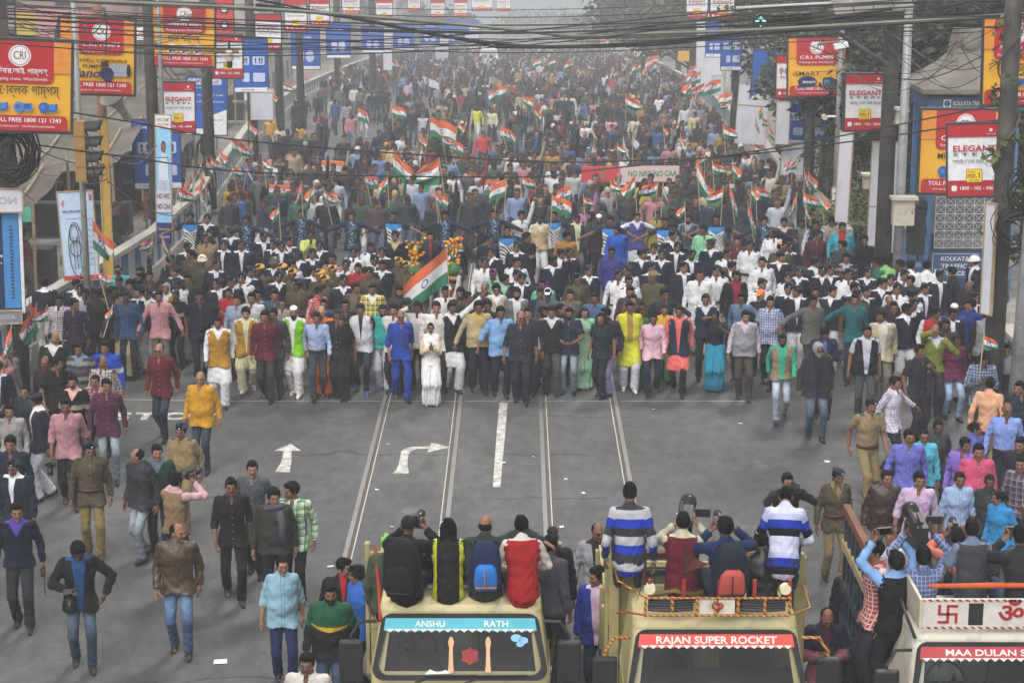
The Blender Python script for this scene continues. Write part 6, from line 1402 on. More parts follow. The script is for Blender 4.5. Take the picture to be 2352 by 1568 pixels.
def rows(txt):
    for ln in txt.strip().split('\n'):
        f = ln.split('|'); u, v, pose = f[0].split(); u = float(u); v = float(v); k = opts(f[4]); q = det(u, v)
        k.setdefault('sk', q.choice((0, 1, 1, 1, 2, 2))); k.setdefault('yaw', q.uniform(-12, 12)); k.setdefault('h', q.uniform(1.64, 1.72)); k.setdefault('w', q.uniform(.96, 1.05))
        yield u, v, pose, f, k
for u, v, pose, f, k in rows(ROWS):
    o, r = person(u, v, pose, f[1], f[2], f[3], f[5], lod=0 if v > 700 or u > 2150 and v > 680 else 1, **k)
    if f[6]: ANCH.append((u, v, f[6], o))
BASE = {'pn': 'policeman in navy jumper', 'pk': 'policeman in dark jacket', 'pw': 'policeman in white shirt', 'ye': 'constable in tan beret', 'kl': 'officer in olive tunic', 'sp': 'marcher in blue sports shirt', 'sd': 'marcher in speckled navy sports shirt'}
GRP = {'pn': 'police in navy jumpers', 'pk': 'police in dark jackets', 'pw': 'police in white shirts', 'ye': 'constables in tan berets', 'kl': 'officers in olive tunics', 'sp': 'human chain in sports shirts', 'sd': 'human chain in sports shirts'}
AUTO = []
for kk, txt in POL.items():
    for it in txt.split():
        p = it.split(','); u, v = float(p[0]), float(p[1]); fl = p[2] if len(p) > 2 else ''; q = det(u, v); fem = fl == 'f'
        turned = (kk, int(u)) in (('pw', 2078), ('pn', 102))
        pose = q.choice(('stand', 'walkC', 'walkC', 'lookL', 'lookR', 'stand', 'walkA'))
        head = ('i' if fem else 's') + ('+he:4a4a3a' if fl == 'g' else '+ye' if kk == 'ye' else '+be' if q.random() < .86 else '') + ('+mo' if not fem and q.random() < .6 else '') + ('+gl' if q.random() < .15 else '') + ('+sg' if fl == 's' else '')
        o, r = person(u, v, pose, {'ye': 'kl 5c5138', 'kl': 'kl 5c5138'}.get(kk, kk), {'ye': 'tr 5c5138', 'kl': 'tr 6a5c3e'}.get(kk, 'pj cfd0d4' if q.random() < .8 else 'tr 1a1c24'), head, None, fem=fem, yaw=q.uniform(-22, 22), h=q.uniform(1.66, 1.75), w=q.uniform(.98, 1.08), sk=q.choice((0, 1, 1, 2, 2, 3)), lod=1, group=GRP[kk], heavy=.10 if q.random() < .3 else 0)
        AUTO.append((u, v, ('policewoman' + BASE[kk][9:] if fem and kk in ('pn', 'pw') else BASE[kk]), o))
for u, v, a, c, lab in ((102, 636, 'pn', 190, 'policeman in navy jumper seen from behind at the parapet below the blue hoarding'), (2130, 597, 'pw', 165, 'policeman in white shirt and dark beret with his back turned before the notice'), (2094, 596, 'pw', 150, 'policeman in white shirt turned away beside the switch pole')):
    person(u, v, 'stand', a, 'pj cfd0d4', 's+be', lab, yaw=c, h=1.74, lod=1)
person(2236, 588, 'lookR', 'pk', 'tr 14161c', 's+he:dcdad2+mo', 'traffic policeman in white pith helmet beside the blue police notice', yaw=-60, h=1.74, lod=1)
person(464, 587, 'stand', 'kl 5c5138', 'tr 5c5138', 's+he:cfc4ae', 'policeman in cream helmet among the dark berets', h=1.7, lod=1)
person(474, 536, 'stand', 'tk 9a8660 4a4030', 'tr 9a8660', 's+kb', 'young constable in khaki shirt and slouch cap with a shoulder bag', h=1.72, lod=1)
for kk, txt in CHAIN.items():
    for it in txt.split():
        u, v = map(float, it.split(',')); q = det(u, v)
        o, r = person(u, v, 'chain', kk, 'je 35496a', q.choice('stts'), None, yaw=q.uniform(-8, 8), h=1.74, sk=q.choice((1, 1, 2)), lod=1, group=GRP[kk]); AUTO.append((u, v, BASE[kk], o))
# what sets each policeman and marcher apart: whom one finds next to him
_seen = {}
for u, v, base, o in sorted(AUTO, key=lambda t: (t[1], t[0])):
    best = sorted(ANCH, key=lambda a: (a[0] - u) ** 2 + (2.0 * (a[1] - v)) ** 2)[:3]
    for a in best:
        dv = v - a[1]; rel = 'behind' if dv < -14 else 'ahead of' if dv > 14 else 'beside'
        l = '%s, %s %s' % (base, rel, ('the ' + a[2]))
        if l not in _seen: break
    else:
        a = best[0]; l = '%s, between the %s and the %s' % (base, best[0][2], best[1][2])
        if l in _seen:
            for w_ in ('second', 'third', 'fourth', 'fifth', 'sixth', 'seventh'):
                l = '%s, %s from the %s' % (base, w_, best[0][2])
                if l not in _seen: break
    _seen[l] = 1; o['label'] = l
# scarf of the olive jacket man and bags worn on backs come with the things carried
# ================================================================ the three small trucks and their riders
CRM = mat('truck_cream', lin('b9ae80'), .38, .08, 1.5, spec=.5, dirt=((.30, .26, .18), .28, 5)); CRM2 = mat('truck_offwhite', lin('c9c5b4'), .38, .08, 1.5, dirt=((.33, .30, .25), .3, 5)); WDC = mat('truck_boards', lin('9d9265'), .75, .18, 3, bump=.25, dirt=((.20, .17, .11), .4, 4)); DKB = mat('truck_dark_blue', lin('1f2a38'), .5, .2, 3, dirt=((.12, .10, .08), .3, 5)); BRN = mat('rail_brown', lin('6e4630'), .75, .25, 4); RUB = mat('rubber', (.016, .016, .016), .8, .2, 3); GRN = mat('slat_green', lin('2f463c'), .7, .2, 4)
m_, t_, b__ = nmat('windscreen'); g_ = N(t_); oc_ = g_.new('ShaderNodeTexCoord').outputs['Object']
g_.put(b__.inputs['Base Color'], g_.mix(g_.ramp(g_.noise(oc_, 2.2, 4), .35, .7), (.012, .014, .017), (.055, .06, .064))); b__.inputs['Roughness'].default_value = .04; b__.inputs['Alpha'].default_value = .30; b__.inputs['Specular IOR Level'].default_value = .42; GLS = m_
PALE = simple('d9d7cf', .6, 'print')
def checker_mat(a, c, key, f=9):
    if key in MATS: return MATS[key]
    m, t, b = nmat(key); g = N(t); x, y, z = g.xyz(g.new('ShaderNodeTexCoord').outputs['Object'])
    k = g.m('LESS_THAN', g.m('FRACT', g.m('ADD', g.m('MULTIPLY', g.m('ADD', x, g.m('ADD', y, z)), f), 20.1)), .5); g.put(b.inputs['Base Color'], g.mix(k, a, c)); b.inputs['Roughness'].default_value = .6; MATS[key] = m; return m
RYC = checker_mat(lin('8a2a1f'), lin('b0902f'), 'red_yellow_tape', 16)
def rring(hx, y0, y1, z, r, n=4):
    out = []
    for cx, cy, a0 in ((hx - r, y0 + r, -90), (hx - r, y1 - r, 0), (-hx + r, y1 - r, 90), (-hx + r, y0 + r, 180)):
        for k in range(n + 1): a = R(a0 + 90 * k / n); out.append((cx + r * math.cos(a), cy + r * math.sin(a), z))
    return out
def wheel(root, x, y):
    f = thing('wheel', None, None); f.parent = root; f.location = (x, y, .36); M = Matrix.Rotation(math.pi / 2, 4, 'Y')
    b = MB(); b.lathe([(.22, -.10), (.33, -.10), (.36, -.07), (.36, .07), (.33, .10), (.22, .10)], 20, M); b.obj('tyre', RUB, f, True); b = MB(); b.lathe([(.0, -.05), (.21, -.06), (.22, .06), (.0, .05)], 16, M); b.obj('rim', M_GALV, f)
def truck(label, u, v, body, strip, words, wcol, kind):
    p = at(u, v, 2.10); root = thing('truck', label, 'truck', (p.x, p.y - .40, 0)); X = p.x; Y0 = p.y - .40
    L = [(.84, .03, 1.30, .50, .10), (.88, .0, 1.30, .80, .12), (.89, .0, 1.30, 1.40, .12), (.875, .04, 1.30, 1.50, .12), (.81, .30, 1.30, 2.00, .12), (.815, .30, 1.31, 2.03, .13), (.80, .33, 1.30, 2.09, .16), (.70, .44, 1.24, 2.135, .16)]
    b = MB(); rings = [rring(hx, y0, y1, z, r) for hx, y0, y1, z, r in L]; n = len(rings[0])
    for q in rings: b.v += q
    for i in range(len(L) - 1):
        for k in range(n if i != 3 else n - 1): b.f.append((i * n + k, i * n + (k + 1) % n, (i + 1) * n + (k + 1) % n, (i + 1) * n + k)); b.mi.append(0)      # the front opening stays free for the windscreen
    b.f.append(tuple(range(n - 1, -1, -1))); b.f.append(tuple((len(L) - 1) * n + k for k in range(n))); b.mi += [0, 0]
    cab = b.obj('cab', body, root)
    bv = cab.modifiers.new('soft', 'BEVEL'); bv.width = .02; bv.segments = 2; bv.limit_method = 'ANGLE'; bv.angle_limit = R(18)
    for k in range(7): b = MB(); b.box((-.54 + k * .18, .72, 2.137), (.035, .56, .022)); b.obj('roof_rib', body, root)
    # windscreen: seal, glass and painted strip in the slanted plane
    lo, hi = Vector((0, -.008, 1.44)), Vector((0, .285, 2.00)); d = (hi - lo).normalized(); H_ = (hi - lo).length; nrm = Vector((0, -d.z, d.y))
    Mw = Matrix(((1, 0, 0), (0, nrm.y * -1, d.y), (0, nrm.z * -1, d.z))).to_4x4(); Mw.translation = lo
    def panel(hx0, hx1, z0, z1, off, r, m, name, par=root):
        b = MB(); P = []
        for (sx, z, a0) in ((1, z0, -90), (1, z1, 0), (-1, z1, 90), (-1, z0, 180)):
            hx = hx0 if z == z0 else hx1
            for k in range(5): a = R(a0 + 22.5 * k); P.append(Mw @ Vector((sx * (hx - r) + r * math.cos(a), -off, z + (r if z == z0 else -r) + r * math.sin(a))))
        b.add(P, [tuple(range(len(P)))]); return b.obj(name, m, par)
    def rim(hx0, hx1, z0, z1, r):
        P = []
        for (sx, z, a0) in ((1, z0, -90), (1, z1, 0), (-1, z1, 90), (-1, z0, 180)):
            for k in range(5): a = R(a0 + 22.5 * k); P.append(Mw @ Vector((sx * ((hx0 if z == z0 else hx1) - r) + r * math.cos(a), -.014, z + (r if z == z0 else -r) + r * math.sin(a))))
        return P
    A_, B_ = rim(.87, .795, -.02, H_ + .012, .11), rim(.81, .735, .035, H_ - .045, .10); b = MB(); b.add(A_ + B_, [(k, (k + 1) % 20, (k + 1) % 20 + 20, k + 20) for k in range(20)]); b.obj('seal', RUB, root)
    g = panel(.83, .755, .02, H_ - .03, .011, .10, GLS, 'windscreen')
    b = MB(); b.box((0, .36, 1.40), (1.56, .46, .16)); b.obj('dashboard', simple('2a2c2e', .7, 'plastic'), root)
    for sx in (-1, 1): b = MB(); b.box((sx * .42, 1.0, 1.02), (.56, .5, .14)); b.box((sx * .42, 1.22, 1.36), (.54, .12, .66)); b.obj('seat', simple('3a2f2c', .8, 'seat'), root)
    b = MB(); b.tube([(-.42 + .19 * math.cos(a), .56 + .10 * math.sin(a), 1.50 + .16 * math.sin(a)) for a in np.linspace(0, 6.29, 19)], .016, 6); b.obj('steering_wheel', M_BLK, root)
    s0 = H_ - .155; b = MB(); w0, w1 = .765, .745
    top = [(-w1, H_ - .035), (w1, H_ - .035)]; n_ = 40; bot = [(w0 - 2 * w0 * k / n_, s0 - (.012 if k % 2 else 0)) for k in range(n_ + 1)]
    b.add([Mw @ Vector((x, -.019, z)) for x, z in [top[0]] + [(top[1])] + bot][::-1], [tuple(range(n_ + 3))]); b.obj('sun_strip', strip, g)
    b = MB(); n2 = 36; b.add([Mw @ Vector((-.74 + 1.48 * k / n2, -.021, s0 + .012 - (.034 if k % 2 else 0) * j)) for j in (0, 1) for k in range(n2 + 1)], [(k, k + 1, k + n2 + 2, k + n2 + 1) for k in range(n2)]); b.obj('fringe', PALE, g)
    b = MB(); b.add([Mw @ Vector((x, -.020, z)) for x, z in ((-.35, .04), (-.08, .05), (-.14, .085), (-.22, .06), (-.30, .09))], [(0, 1, 2, 3, 4)]); b.obj('dashboard_paper', PALE, g)
    for t, x, wd, sz in words:
        text(t, sz, Mw @ Matrix.Translation((x, -.023, H_ - .095)), wcol, g, .02, fitw=wd)
    for sx in (-1, 1):
        b = MB(); b.tube([(sx * .25 - .2, -.02, 1.40), (sx * .25 + .05, -.015, 1.475)], .008, 5); b.tube([(sx * .25 - .1, -.028, 1.475), (sx * .25 + .42, -.028, 1.485)], .010, 5); b.obj('wiper', RUB, root)
        b = MB(); b.lathe([(.055, 0), (.06, .03), (.045, .05)], 14, Matrix.Translation((sx * .66, .02, .78)) @ Matrix.Rotation(math.pi / 2, 4, 'X'), 0, 1.6); b.obj('headlight', simple('d8d8d0', .15, 'lamp'), root)
        f = thing('mirror', None, None); f.parent = root; f.location = (sx * .84, .24, 1.95); b = MB(); b.tube([(0, 0, .0), (sx * .16, -.06, .02), (sx * .25, -.08, -.12), (sx * .25, -.08, -.62), (sx * .10, -.0, -.72)], .017, 6); b.obj('bracket', RYC if kind == 2 else M_BLK, f); b = MB(); b.box((sx * .25, -.12, -.38), (.24, .08, .46)); o = b.obj('glass_housing', M_BLK, f); bv = o.modifiers.new('soft', 'BEVEL'); bv.width = .03; bv.segments = 2
        b = MB(); b.box((sx * .895, .62, 1.05), (.012, .82, .78)); b.obj('door', body, root)
        wheel(root, sx * .78, .55); wheel(root, sx * .78, 3.6)
    b = MB(); b.box((0, -.08, .48), (1.76, .14, .24)); b.obj('bumper', M_BLK, root); b = MB(); b.box((0, -.012, .98), (1.1, .03, .22)); b.obj('grille', M_BLK, root); b = MB(); b.box((0, 2.6, .62), (.8, 3.6, .16)); b.obj('chassis', M_BLK, root); b = MB(); b.box((0, 2.95, .95), (1.86, 3.1, .10)); b.obj('bed_floor', WDC if kind != 3 else DKB, root)
    y0, y1, hx, zt = 1.42, 4.5, .98, 2.32
    bm = {1: WDC, 2: WDC, 3: DKB}[kind]
    if kind == 3: y1 = 3.3
    if kind != 3:
        y1 = 3.9
        for sx in (-1, 1):
            for k in range(3): b = MB(); b.box((sx * hx, (y0 + y1) / 2, 1.10 + k * .215), (.045, y1 - y0, .20)); b.obj('side_plank', bm, root)
            for k in range(5): b = MB(); b.box((sx * (hx + .035), y0 + .05 + k * (y1 - y0 - .1) / 4, 1.22 if k else 1.62), (.05, .10, .72 if k else 1.46)); b.obj('stake', bm, root)
        for k in range(6):
            b = MB(); b.box((0, y0 - .03, 1.10 + k * .215), (2 * hx, .045, .20)); b.obj('head_plank', bm, root)
            if k > 1: continue
            b = MB(); b.box((0, y1 + .03, 1.10 + k * .215), (2 * hx, .045, .20)); b.obj('tail_plank', bm, root)
    else:
        for sx in (-1, 1):
            for k in range(9): b = MB(); b.box((sx * hx, y0 + k * (y1 - y0) / 8, 1.68), (.05, .07, 1.38)); b.obj('stake', bm, root)
            for z, m in ((2.36, BRN), (1.95, M_WOOD), (1.50, bm), (1.10, bm)): b = MB(); b.box((sx * (hx + .005), (y0 + y1) / 2, z), (.075, y1 - y0 + .1, .10)); b.obj('side_rail', m, root)
        for k in range(4): b = MB(); b.box((0, y0 - .05, 1.15 + k * .30), (2 * hx, .05, .28)); b.obj('head_plank', bm, root)
        b = MB(); b.box((0, y1 + .05, 1.25), (2 * hx, .05, .5)); b.obj('tail_board', bm, root)
    if kind == 1:
        for sx in (-1, 1): b = MB(); b.lathe([(.05, -.02), (.05, .04), (.035, .09), (.0, .10)], 12, Matrix.Translation((sx * .66, .42, 2.12))); b.obj('marker_housing', M_BLK, root, True); b = MB(); b.lathe([(.032, 0), (.0, .02)], 10, Matrix.Translation((sx * .66, .372, 2.165)) @ Matrix.Rotation(math.pi / 2, 4, 'X')); b.obj('marker_lens', simple('b0a890', .2, 'lens'), root)
        for x in (-.09, .28):
            b = MB(); P = [Mw @ Vector((x + q[0], -.022, q[1])) for q in ((-.03, .06), (.03, .06), (.022, .15), (.018, .30), (.03, .36), (.012, .41), (-.012, .41), (-.03, .36), (-.018, .30), (-.022, .15))]; b.add(P, [tuple(range(10))]); b.obj('pillar_sticker', simple('c9a27a', .6, 'print'), g)
        b = MB(); P = [Mw @ Vector((.10 + .10 * (1 if k % 2 else .75) * math.cos(k * .52), -.022, .22 + .09 * (1 if k % 2 else .8) * math.sin(k * .52))) for k in range(12)]; b.add(P, [tuple(range(12))]); b.obj('red_sticker', simple('8a2f2c', .7, 'print'), g)
        for (x, z, r) in ((.56, .40, .055), (.63, .375, .05), (.60, .34, .04)): b = MB(); b.add([Mw @ Vector((x + r * math.cos(a), -.022, z + .7 * r * math.sin(a))) for a in np.linspace(0, 6.28, 14, False)], [tuple(range(14))]); b.obj('blue_sticker', simple('7fb2d8', .6, 'print'), g)
        b = MB(); b.tube([(-.80, .25, 1.95), (-.86, .9, 2.1), (-.93, 1.38, 2.32)], .02, 5); b.obj('red_strap', simple('8a2a1a', .8, 'strap'), root)
    if kind == 2:
        for sx in (-1, 1):
            b = MB(); b.box((sx * (hx - .03), y0 - .10, 1.80), (.10, .08, 1.70 if sx < 0 else 1.28)); b.obj('corner_post', WDC, root)
            b = MB(); b.box((sx * .62, y0 - .10, 2.42), (.66, .10, .07)); b.obj('top_bar', BRN, root); b = MB(); b.box((sx * .62, y0 - .08, 2.22), (.66, .05, .07)); b.obj('green_slat', GRN, root)
        f = thing('luggage_rack', None, None); f.parent = root; rk = lambda a, c, r=.022: (a, c, r)
        for nm_, pts in (('rack_rail', [(-.70, .18, 2.20), (.70, .18, 2.20)]), ('rack_rail', [(-.70, .18, 2.38), (.70, .18, 2.38)]), ('rack_rail', [(-.72, .20, 2.39), (-.95, .55, 2.42), (-.97, 1.3, 2.36)]), ('rack_rail', [(.72, .20, 2.20), (.95, .5, 2.16), (1.0, 1.3, 2.1)]), ('rack_rail', [(-.72, .20, 2.20), (-.93, .45, 2.14), (-.95, .7, 2.02)])): b = MB(); b.tube(pts, .010, 6); b.obj(nm_, RYC, f)
        for x in (-.70, -.44, -.20, -.02, .20, .46, .70): b = MB(); b.box((x, .18, 2.29), (.028, .028, .20)); b.obj('rack_post', RYC, f)
        for x in (-.10, .09): b = MB(); b.box((x, .195, 2.29), (.16, .012, .155)); b.obj('rack_plate', CRM2, f)
        b = MB(); hp = [(.055 * 16 * math.sin(t) ** 3 / 16, .178, 2.29 + .055 * (13 * math.cos(t) - 5 * math.cos(2 * t) - 2 * math.cos(3 * t) - math.cos(4 * t)) / 16) for t in np.linspace(0, 6.28, 24, False)]; b.add(hp[::-1], [tuple(range(24))]); b.obj('heart_plate', simple('c08a80', .6, 'print'), f)
        for q in (1.0, .68, .36): b = MB(); b.tube([(x * q, .176, 2.29 + (z - 2.29) * q) for x, y, z in hp + hp[:1]], .005, 4); b.obj('heart_ring', MAR, f)
        for x in (-.45, .45):
            b = MB()
            for k in range(5): b.tube([(x - .22, .26 + .01 * (k % 2), 2.235 + k * .027), (x, .24, 2.230 + k * .027), (x + .22, .26, 2.237 + k * .027)], .018, 5)
            b.obj('rolled_tarpaulin', M_BLK, f)
        for x in (-.66, -.33, .02, .36, .70): b = MB(); b.box((x, .22, 2.47), (.035, .035, .17)); b.obj('rack_stub', simple('8f2a22', .6, 'paint'), f)
        for x in (-.66, .66): b = MB(); b.lathe([(.0, 0), (.055, .0), (.06, .04), (.03, .07)], 12, Matrix.Translation((x, .20, 2.46)) @ Matrix.Rotation(math.pi / 2, 4, 'X') @ Matrix.Rotation(math.pi, 4, 'X')); b.obj('spot_lamp', simple('d8d0b0', .3, 'lamp'), f)
    if kind == 3:
        f = thing('roof_board', None, None); f.parent = root
        b = MB(); b.box((0, .30, 2.30), (1.50, .03, .30)); b.obj('board', simple('c6c2ba', .5, 'paint'), f); b = MB(); b.box((-.76, .72, 2.30), (.03, .9, .30)); b.obj('board_side', simple('b9b09a', .5, 'paint'), f)
        for x in (-.23, .45): b = MB(); b.box((x, .283, 2.30), (.14, .006, .22)); b.obj('opening', M_BLK, f)
        zz_ = checker_mat(lin('9c1f24'), lin('c6c2ba'), 'red_white_border', 14)
        for z in (2.44, 2.16): b = MB(); b.box((0, .282, z), (1.48, .006, .022)); b.obj('border', zz_, f)
        RP = simple('9c1f24', .6, 'print'); b = MB(); cx, cz, a, tk = -.50, 2.30, .095, .026       # auspicious cross sign
        for (x0, z0, x1, z1) in ((-tk / 2, -a, tk / 2, a), (-a, -tk / 2, a, tk / 2), (tk / 2, a - tk, a, a), (-a, -a, -tk / 2, -a + tk), (a - tk, -a, a, -tk / 2), (-a, tk / 2, -a + tk, a)): b.add([(cx + x0, .280, cz + z0), (cx + x1, .280, cz + z0), (cx + x1, .280, cz + z1), (cx + x0, .280, cz + z1)], [(0, 1, 2, 3)])
        b.obj('painted_sign', RP, f)
        text('ॐ', .26, Matrix.Translation((.11, .279, 2.30)), RP, f, .02, 1.1)
        b = MB(); b.tube([(-.62, .62, 2.46), (.0, .60, 2.475), (.75, .62, 2.465)], [.022, .030, .024], 8); b.obj('orange_roll', simple('b5542a', .85, 'cloth'), f, True)
        b = MB(); b.tube([(-.80, .30, 2.05), (-.85, .5, 2.2), (-.84, 1.2, 2.3)], .018, 6); b.obj('rail_tube', M_BLK, root)
    return root
T1 = truck('cream truck with a turquoise ANSHU RATH strip and four riders on its roof', 1058, 1380, CRM, mat('strip_turquoise', lin('46a7b8'), .5, .1, 6), [('ANSHU', -.30, .30, .085), ('RATH', .36, .24, .085)], PALE, 1)
T2 = truck('cream truck with a red RAJAN SUPER ROCKET strip and a painted roof rack', 1642, 1416, CRM, mat('strip_red', lin('d8453c'), .5, .05, 6), [('RAJAN SUPER ROCKET', 0, 1.18, .10)], PALE, 2)
T3 = truck('off white truck with dark blue rails and a red painted om roof board', 2287, 1444, CRM2, mat('strip_crimson', lin('a8383e'), .5, .08, 6), [('MAA DULAN SERVICE', .06, 1.15, .085)], PALE, 3)
tag(T1, group='trucks carrying press riders'); tag(T2, group='trucks carrying press riders'); tag(T3, group='trucks carrying press riders')
# newspaper under the riders, rope coil and pennants
M_NEWS = mat('newsprint', (.55, .54, .51), .85, .35, 22)
root = thing('newspaper', 'sheets of newspaper spread along the cream truck roof under the riders', 'newspaper', (T1.location.x, T1.location.y + .62, 2.165))
for k in range(3):
    b = MB(); n = 6
    for i in range(n + 1):
        x = -.62 + k * .42 + .40 * i / n; b.v += [(x, -.02 * (i % 2), .012 * math.sin(i * 2 + k) - .004 + .003 * k), (x, .34, .012 * math.cos(i * 1.7 + k) + .01 + .003 * k)]
    b.f = [(2 * i, 2 * i + 2, 2 * i + 3, 2 * i + 1) for i in range(n)]; b.mi = [0] * n; b.obj('sheet', M_NEWS, root)
b = MB(); rr_ = random.Random(5)
for k in range(16):
    a = rr_.uniform(-.3, .3); b.tube([(-.26 + .02 * k % .1, -.02 + a * .2, .03 + .008 * (k % 7)), (0 + a * .1, .05 * a, .08 + .006 * (k % 5)), (.30, .06 + a * .2, .02 + .006 * (k % 6))], .011, 5)
tag(b.obj('rope_coil', mat('rope', lin('6e6238'), .95, .3, 20), None, True, Vector(T2.location) + Vector((-.38, .62, 2.20))), 'coil of straw coloured rope lying on the roof of the truck with heart plate', 'rope')
for (dx, dy, z0, lab) in ((-.33, .22, 2.5, 'dark maroon pennant standing on the roof rack in front of the maroon pullover rider'), (-.70, .22, 2.45, 'dark maroon pennant drooping at the corner of the roof rack')):
    root = thing('pennant', lab, 'flag', Vector(T2.location) + Vector((dx, dy, z0))); b = MB(); b.tube([(0, 0, 0), (0, 0, .42)], .008, 5); b.obj('stick', M_BLK, root); b = MB(); b.add([(0, 0, .42), (0, 0, .12), (.24 if dx > -.5 else -.10, -.03, .22 if dx > -.5 else -.15), (.1 if dx > -.5 else -.05, .02, .27 if dx > -.5 else .0)], [(0, 1, 2, 3)]); b.obj('cloth', simple('4a1f1c', .9, 'cloth'), root)
# riders
SEAT = {938: 2.13, 1030: 2.13, 1116: 2.13, 1197: 2.13, 894: .90, 1447: 2.46, 1805: 2.46, 1570: 2.20, 1666: 2.20, 1746: 1.97, 2060: 1.02, 2122: 1.86, 2231: 2.14, 2199: 1.0, 2344: 2.14, 2006: 1.02, 2051: 1.02, 1266: .95, 1269: .95}
for u, v, pose, f, k in rows(TRUCK_ROWS):
    if pose.startswith('sit'): pass
    k['w'] *= .92; o, r = person(u, v, pose, f[1], f[2], f[3], f[5], lod=0, base=SEAT[int(u)], **k)

for T_, cc, lab in ((T1, '7a8088', 'driver in grey shirt behind the windscreen of the truck with turquoise strip'), (T3, 'c8c8cc', 'driver in white shirt behind the windscreen of the off white truck')):
    person(0, 0, 'sit', 'sh ' + cc, 'tr 22242a', 's+mo', lab, loc=Vector(T_.location) + Vector((-.42, 1.02, 1.0)), h=1.6, w=.92)

# ================================================================ things carried: cameras, bags, telephones
def wpos(key, local):
    o, r, s, w = PBY[key]; M = Matrix.Translation(o.location) @ o.rotation_euler.to_matrix().to_4x4() @ Matrix.Diagonal((s * w, s, s, 1))
    return M @ Vector([float(c) for c in local])
def camera_at(key, label, kind='still', loc=None):
    o, r, s, w = PBY[key]; mid = loc if loc is not None else (r.wr[1] + r.wr[-1]) / 2 + r.T @ V3(0, -.07, .06)
    root = thing('camera', label, 'camera', wpos(key, mid)); root.rotation_euler = (R(-10) if loc is None else R(50), 0, o.rotation_euler.z)
    if kind == 'still':
        b = MB(); b.box((0, 0, 0), (.145, .07, .10)); b.box((0, -.005, .062), (.05, .06, .04)); b.box((.055, -.02, -.0), (.04, .06, .11)); b.obj('body', M_BLK, root); b = MB(); b.lathe([(.040, 0), (.042, .10), (.045, .17), (.038, .17)], 14, Matrix.Translation((0, -.03, 0)) @ Matrix.Rotation(math.pi / 2, 4, 'X')); b.obj('lens', simple('17181a', .3, 'lens'), root, True)
    else:
        b = MB(); b.box((0, .02, 0), (.13, .34, .16)); b.box((0, .06, .12), (.03, .20, .03)); b.box((-.16, -.02, .06), (.16, .02, .09)); b.obj('body', M_BLK, root); b = MB(); b.lathe([(.055, 0), (.06, .14), (.085, .17), (.085, .24), (.06, .24)], 14, Matrix.Translation((0, -.14, 0)) @ Matrix.Rotation(math.pi / 2, 4, 'X')); b.obj('lens', simple('17181a', .3, 'lens'), root, True); b = MB(); b.tube([(.06, -.15, .10), (.06, .16, .11)], .022, 8); b.obj('microphone', M_BLK, root)
def phone_at(key, label, col='16161a', big=False):
    o, r, s, w = PBY[key]; mid = (r.wr[1] + r.wr[-1]) / 2 + r.T @ V3(0, -.08, .08)
    root = thing('phone', label, 'phone', wpos(key, mid)); root.rotation_euler = (R(-20), 0, o.rotation_euler.z); b = MB(); b.box((0, 0, 0), (.16, .012, .085) if big else (.078, .012, .155)); b.obj('case', simple(col, .4, 'case'), root); b = MB(); b.box((0, .008, 0), (.145, .004, .072) if big else (.068, .004, .14)); b.obj('screen', simple('0c0d10', .1, 'screen'), root)
camera_at((405, 1085), 'black camera held up by the tan pullover photographer'); camera_at((178, 1252), 'black camera with long lens pointing down before the blue shirt', 'still', solve('cambelly').wr[-1] + V3(.02, -.05, -.02))
camera_at((758, 1340), 'black camera held low by the green anorak photographer', 'still', solve('walkC').wr[-1] + V3(.02, -.08, -.06)); camera_at((150, 915), 'black camera carried low beside the dusty pink shirt', 'still', solve('walkA').wr[-1] + V3(-.02, -.04, -.12)); camera_at((1798, 766), 'black camera hanging from the hand of the mint shirt cameraman', 'still', solve('walkB').wr[-1] + V3(0, -.02, -.16))
camera_at((938, 1183), 'black camera raised by the black beanie rider'); camera_at((1570, 1174), 'shoulder video camera of the maroon pullover rider', 'video'); camera_at((1666, 1185), 'camera raised by the rider with the red backpack'); camera_at((2122, 1253), 'video camera held above the head of the blue checked rider', 'video'); camera_at((2199, 1210), 'camera raised by the salmon shirt rider'); camera_at((1810, 1086), 'small camera at the face of the man in black shirt')
phone_at((2060, 1266), 'dark phone raised by the rider in black vest', big=True); phone_at((2344, 1206), 'dark phone held sideways by the rider at the picture edge', big=True); phone_at((1903, 1402), 'phone held by the man in pink and navy jacket'); phone_at((2261, 813), 'phone read by the man in navy checked shirt'); phone_at((1896, 755), 'phone read by the man in navy tracksuit'); phone_at((1911, 500), 'phone of the youth in beige t-shirt')
root = thing('walkie_talkie', 'black walkie talkie with long aerial held by the purple collar man', 'radio', wpos((37, 1155), solve('walkC').wr[1] + V3(.0, -.03, -.12))); b = MB(); b.box((0, 0, 0), (.055, .04, .13)); b.obj('body', M_BLK, root); b = MB(); b.tube([(.01, 0, -.06), (.01, 0, -.30)], .007, 5); b.obj('aerial', M_BLK, root)
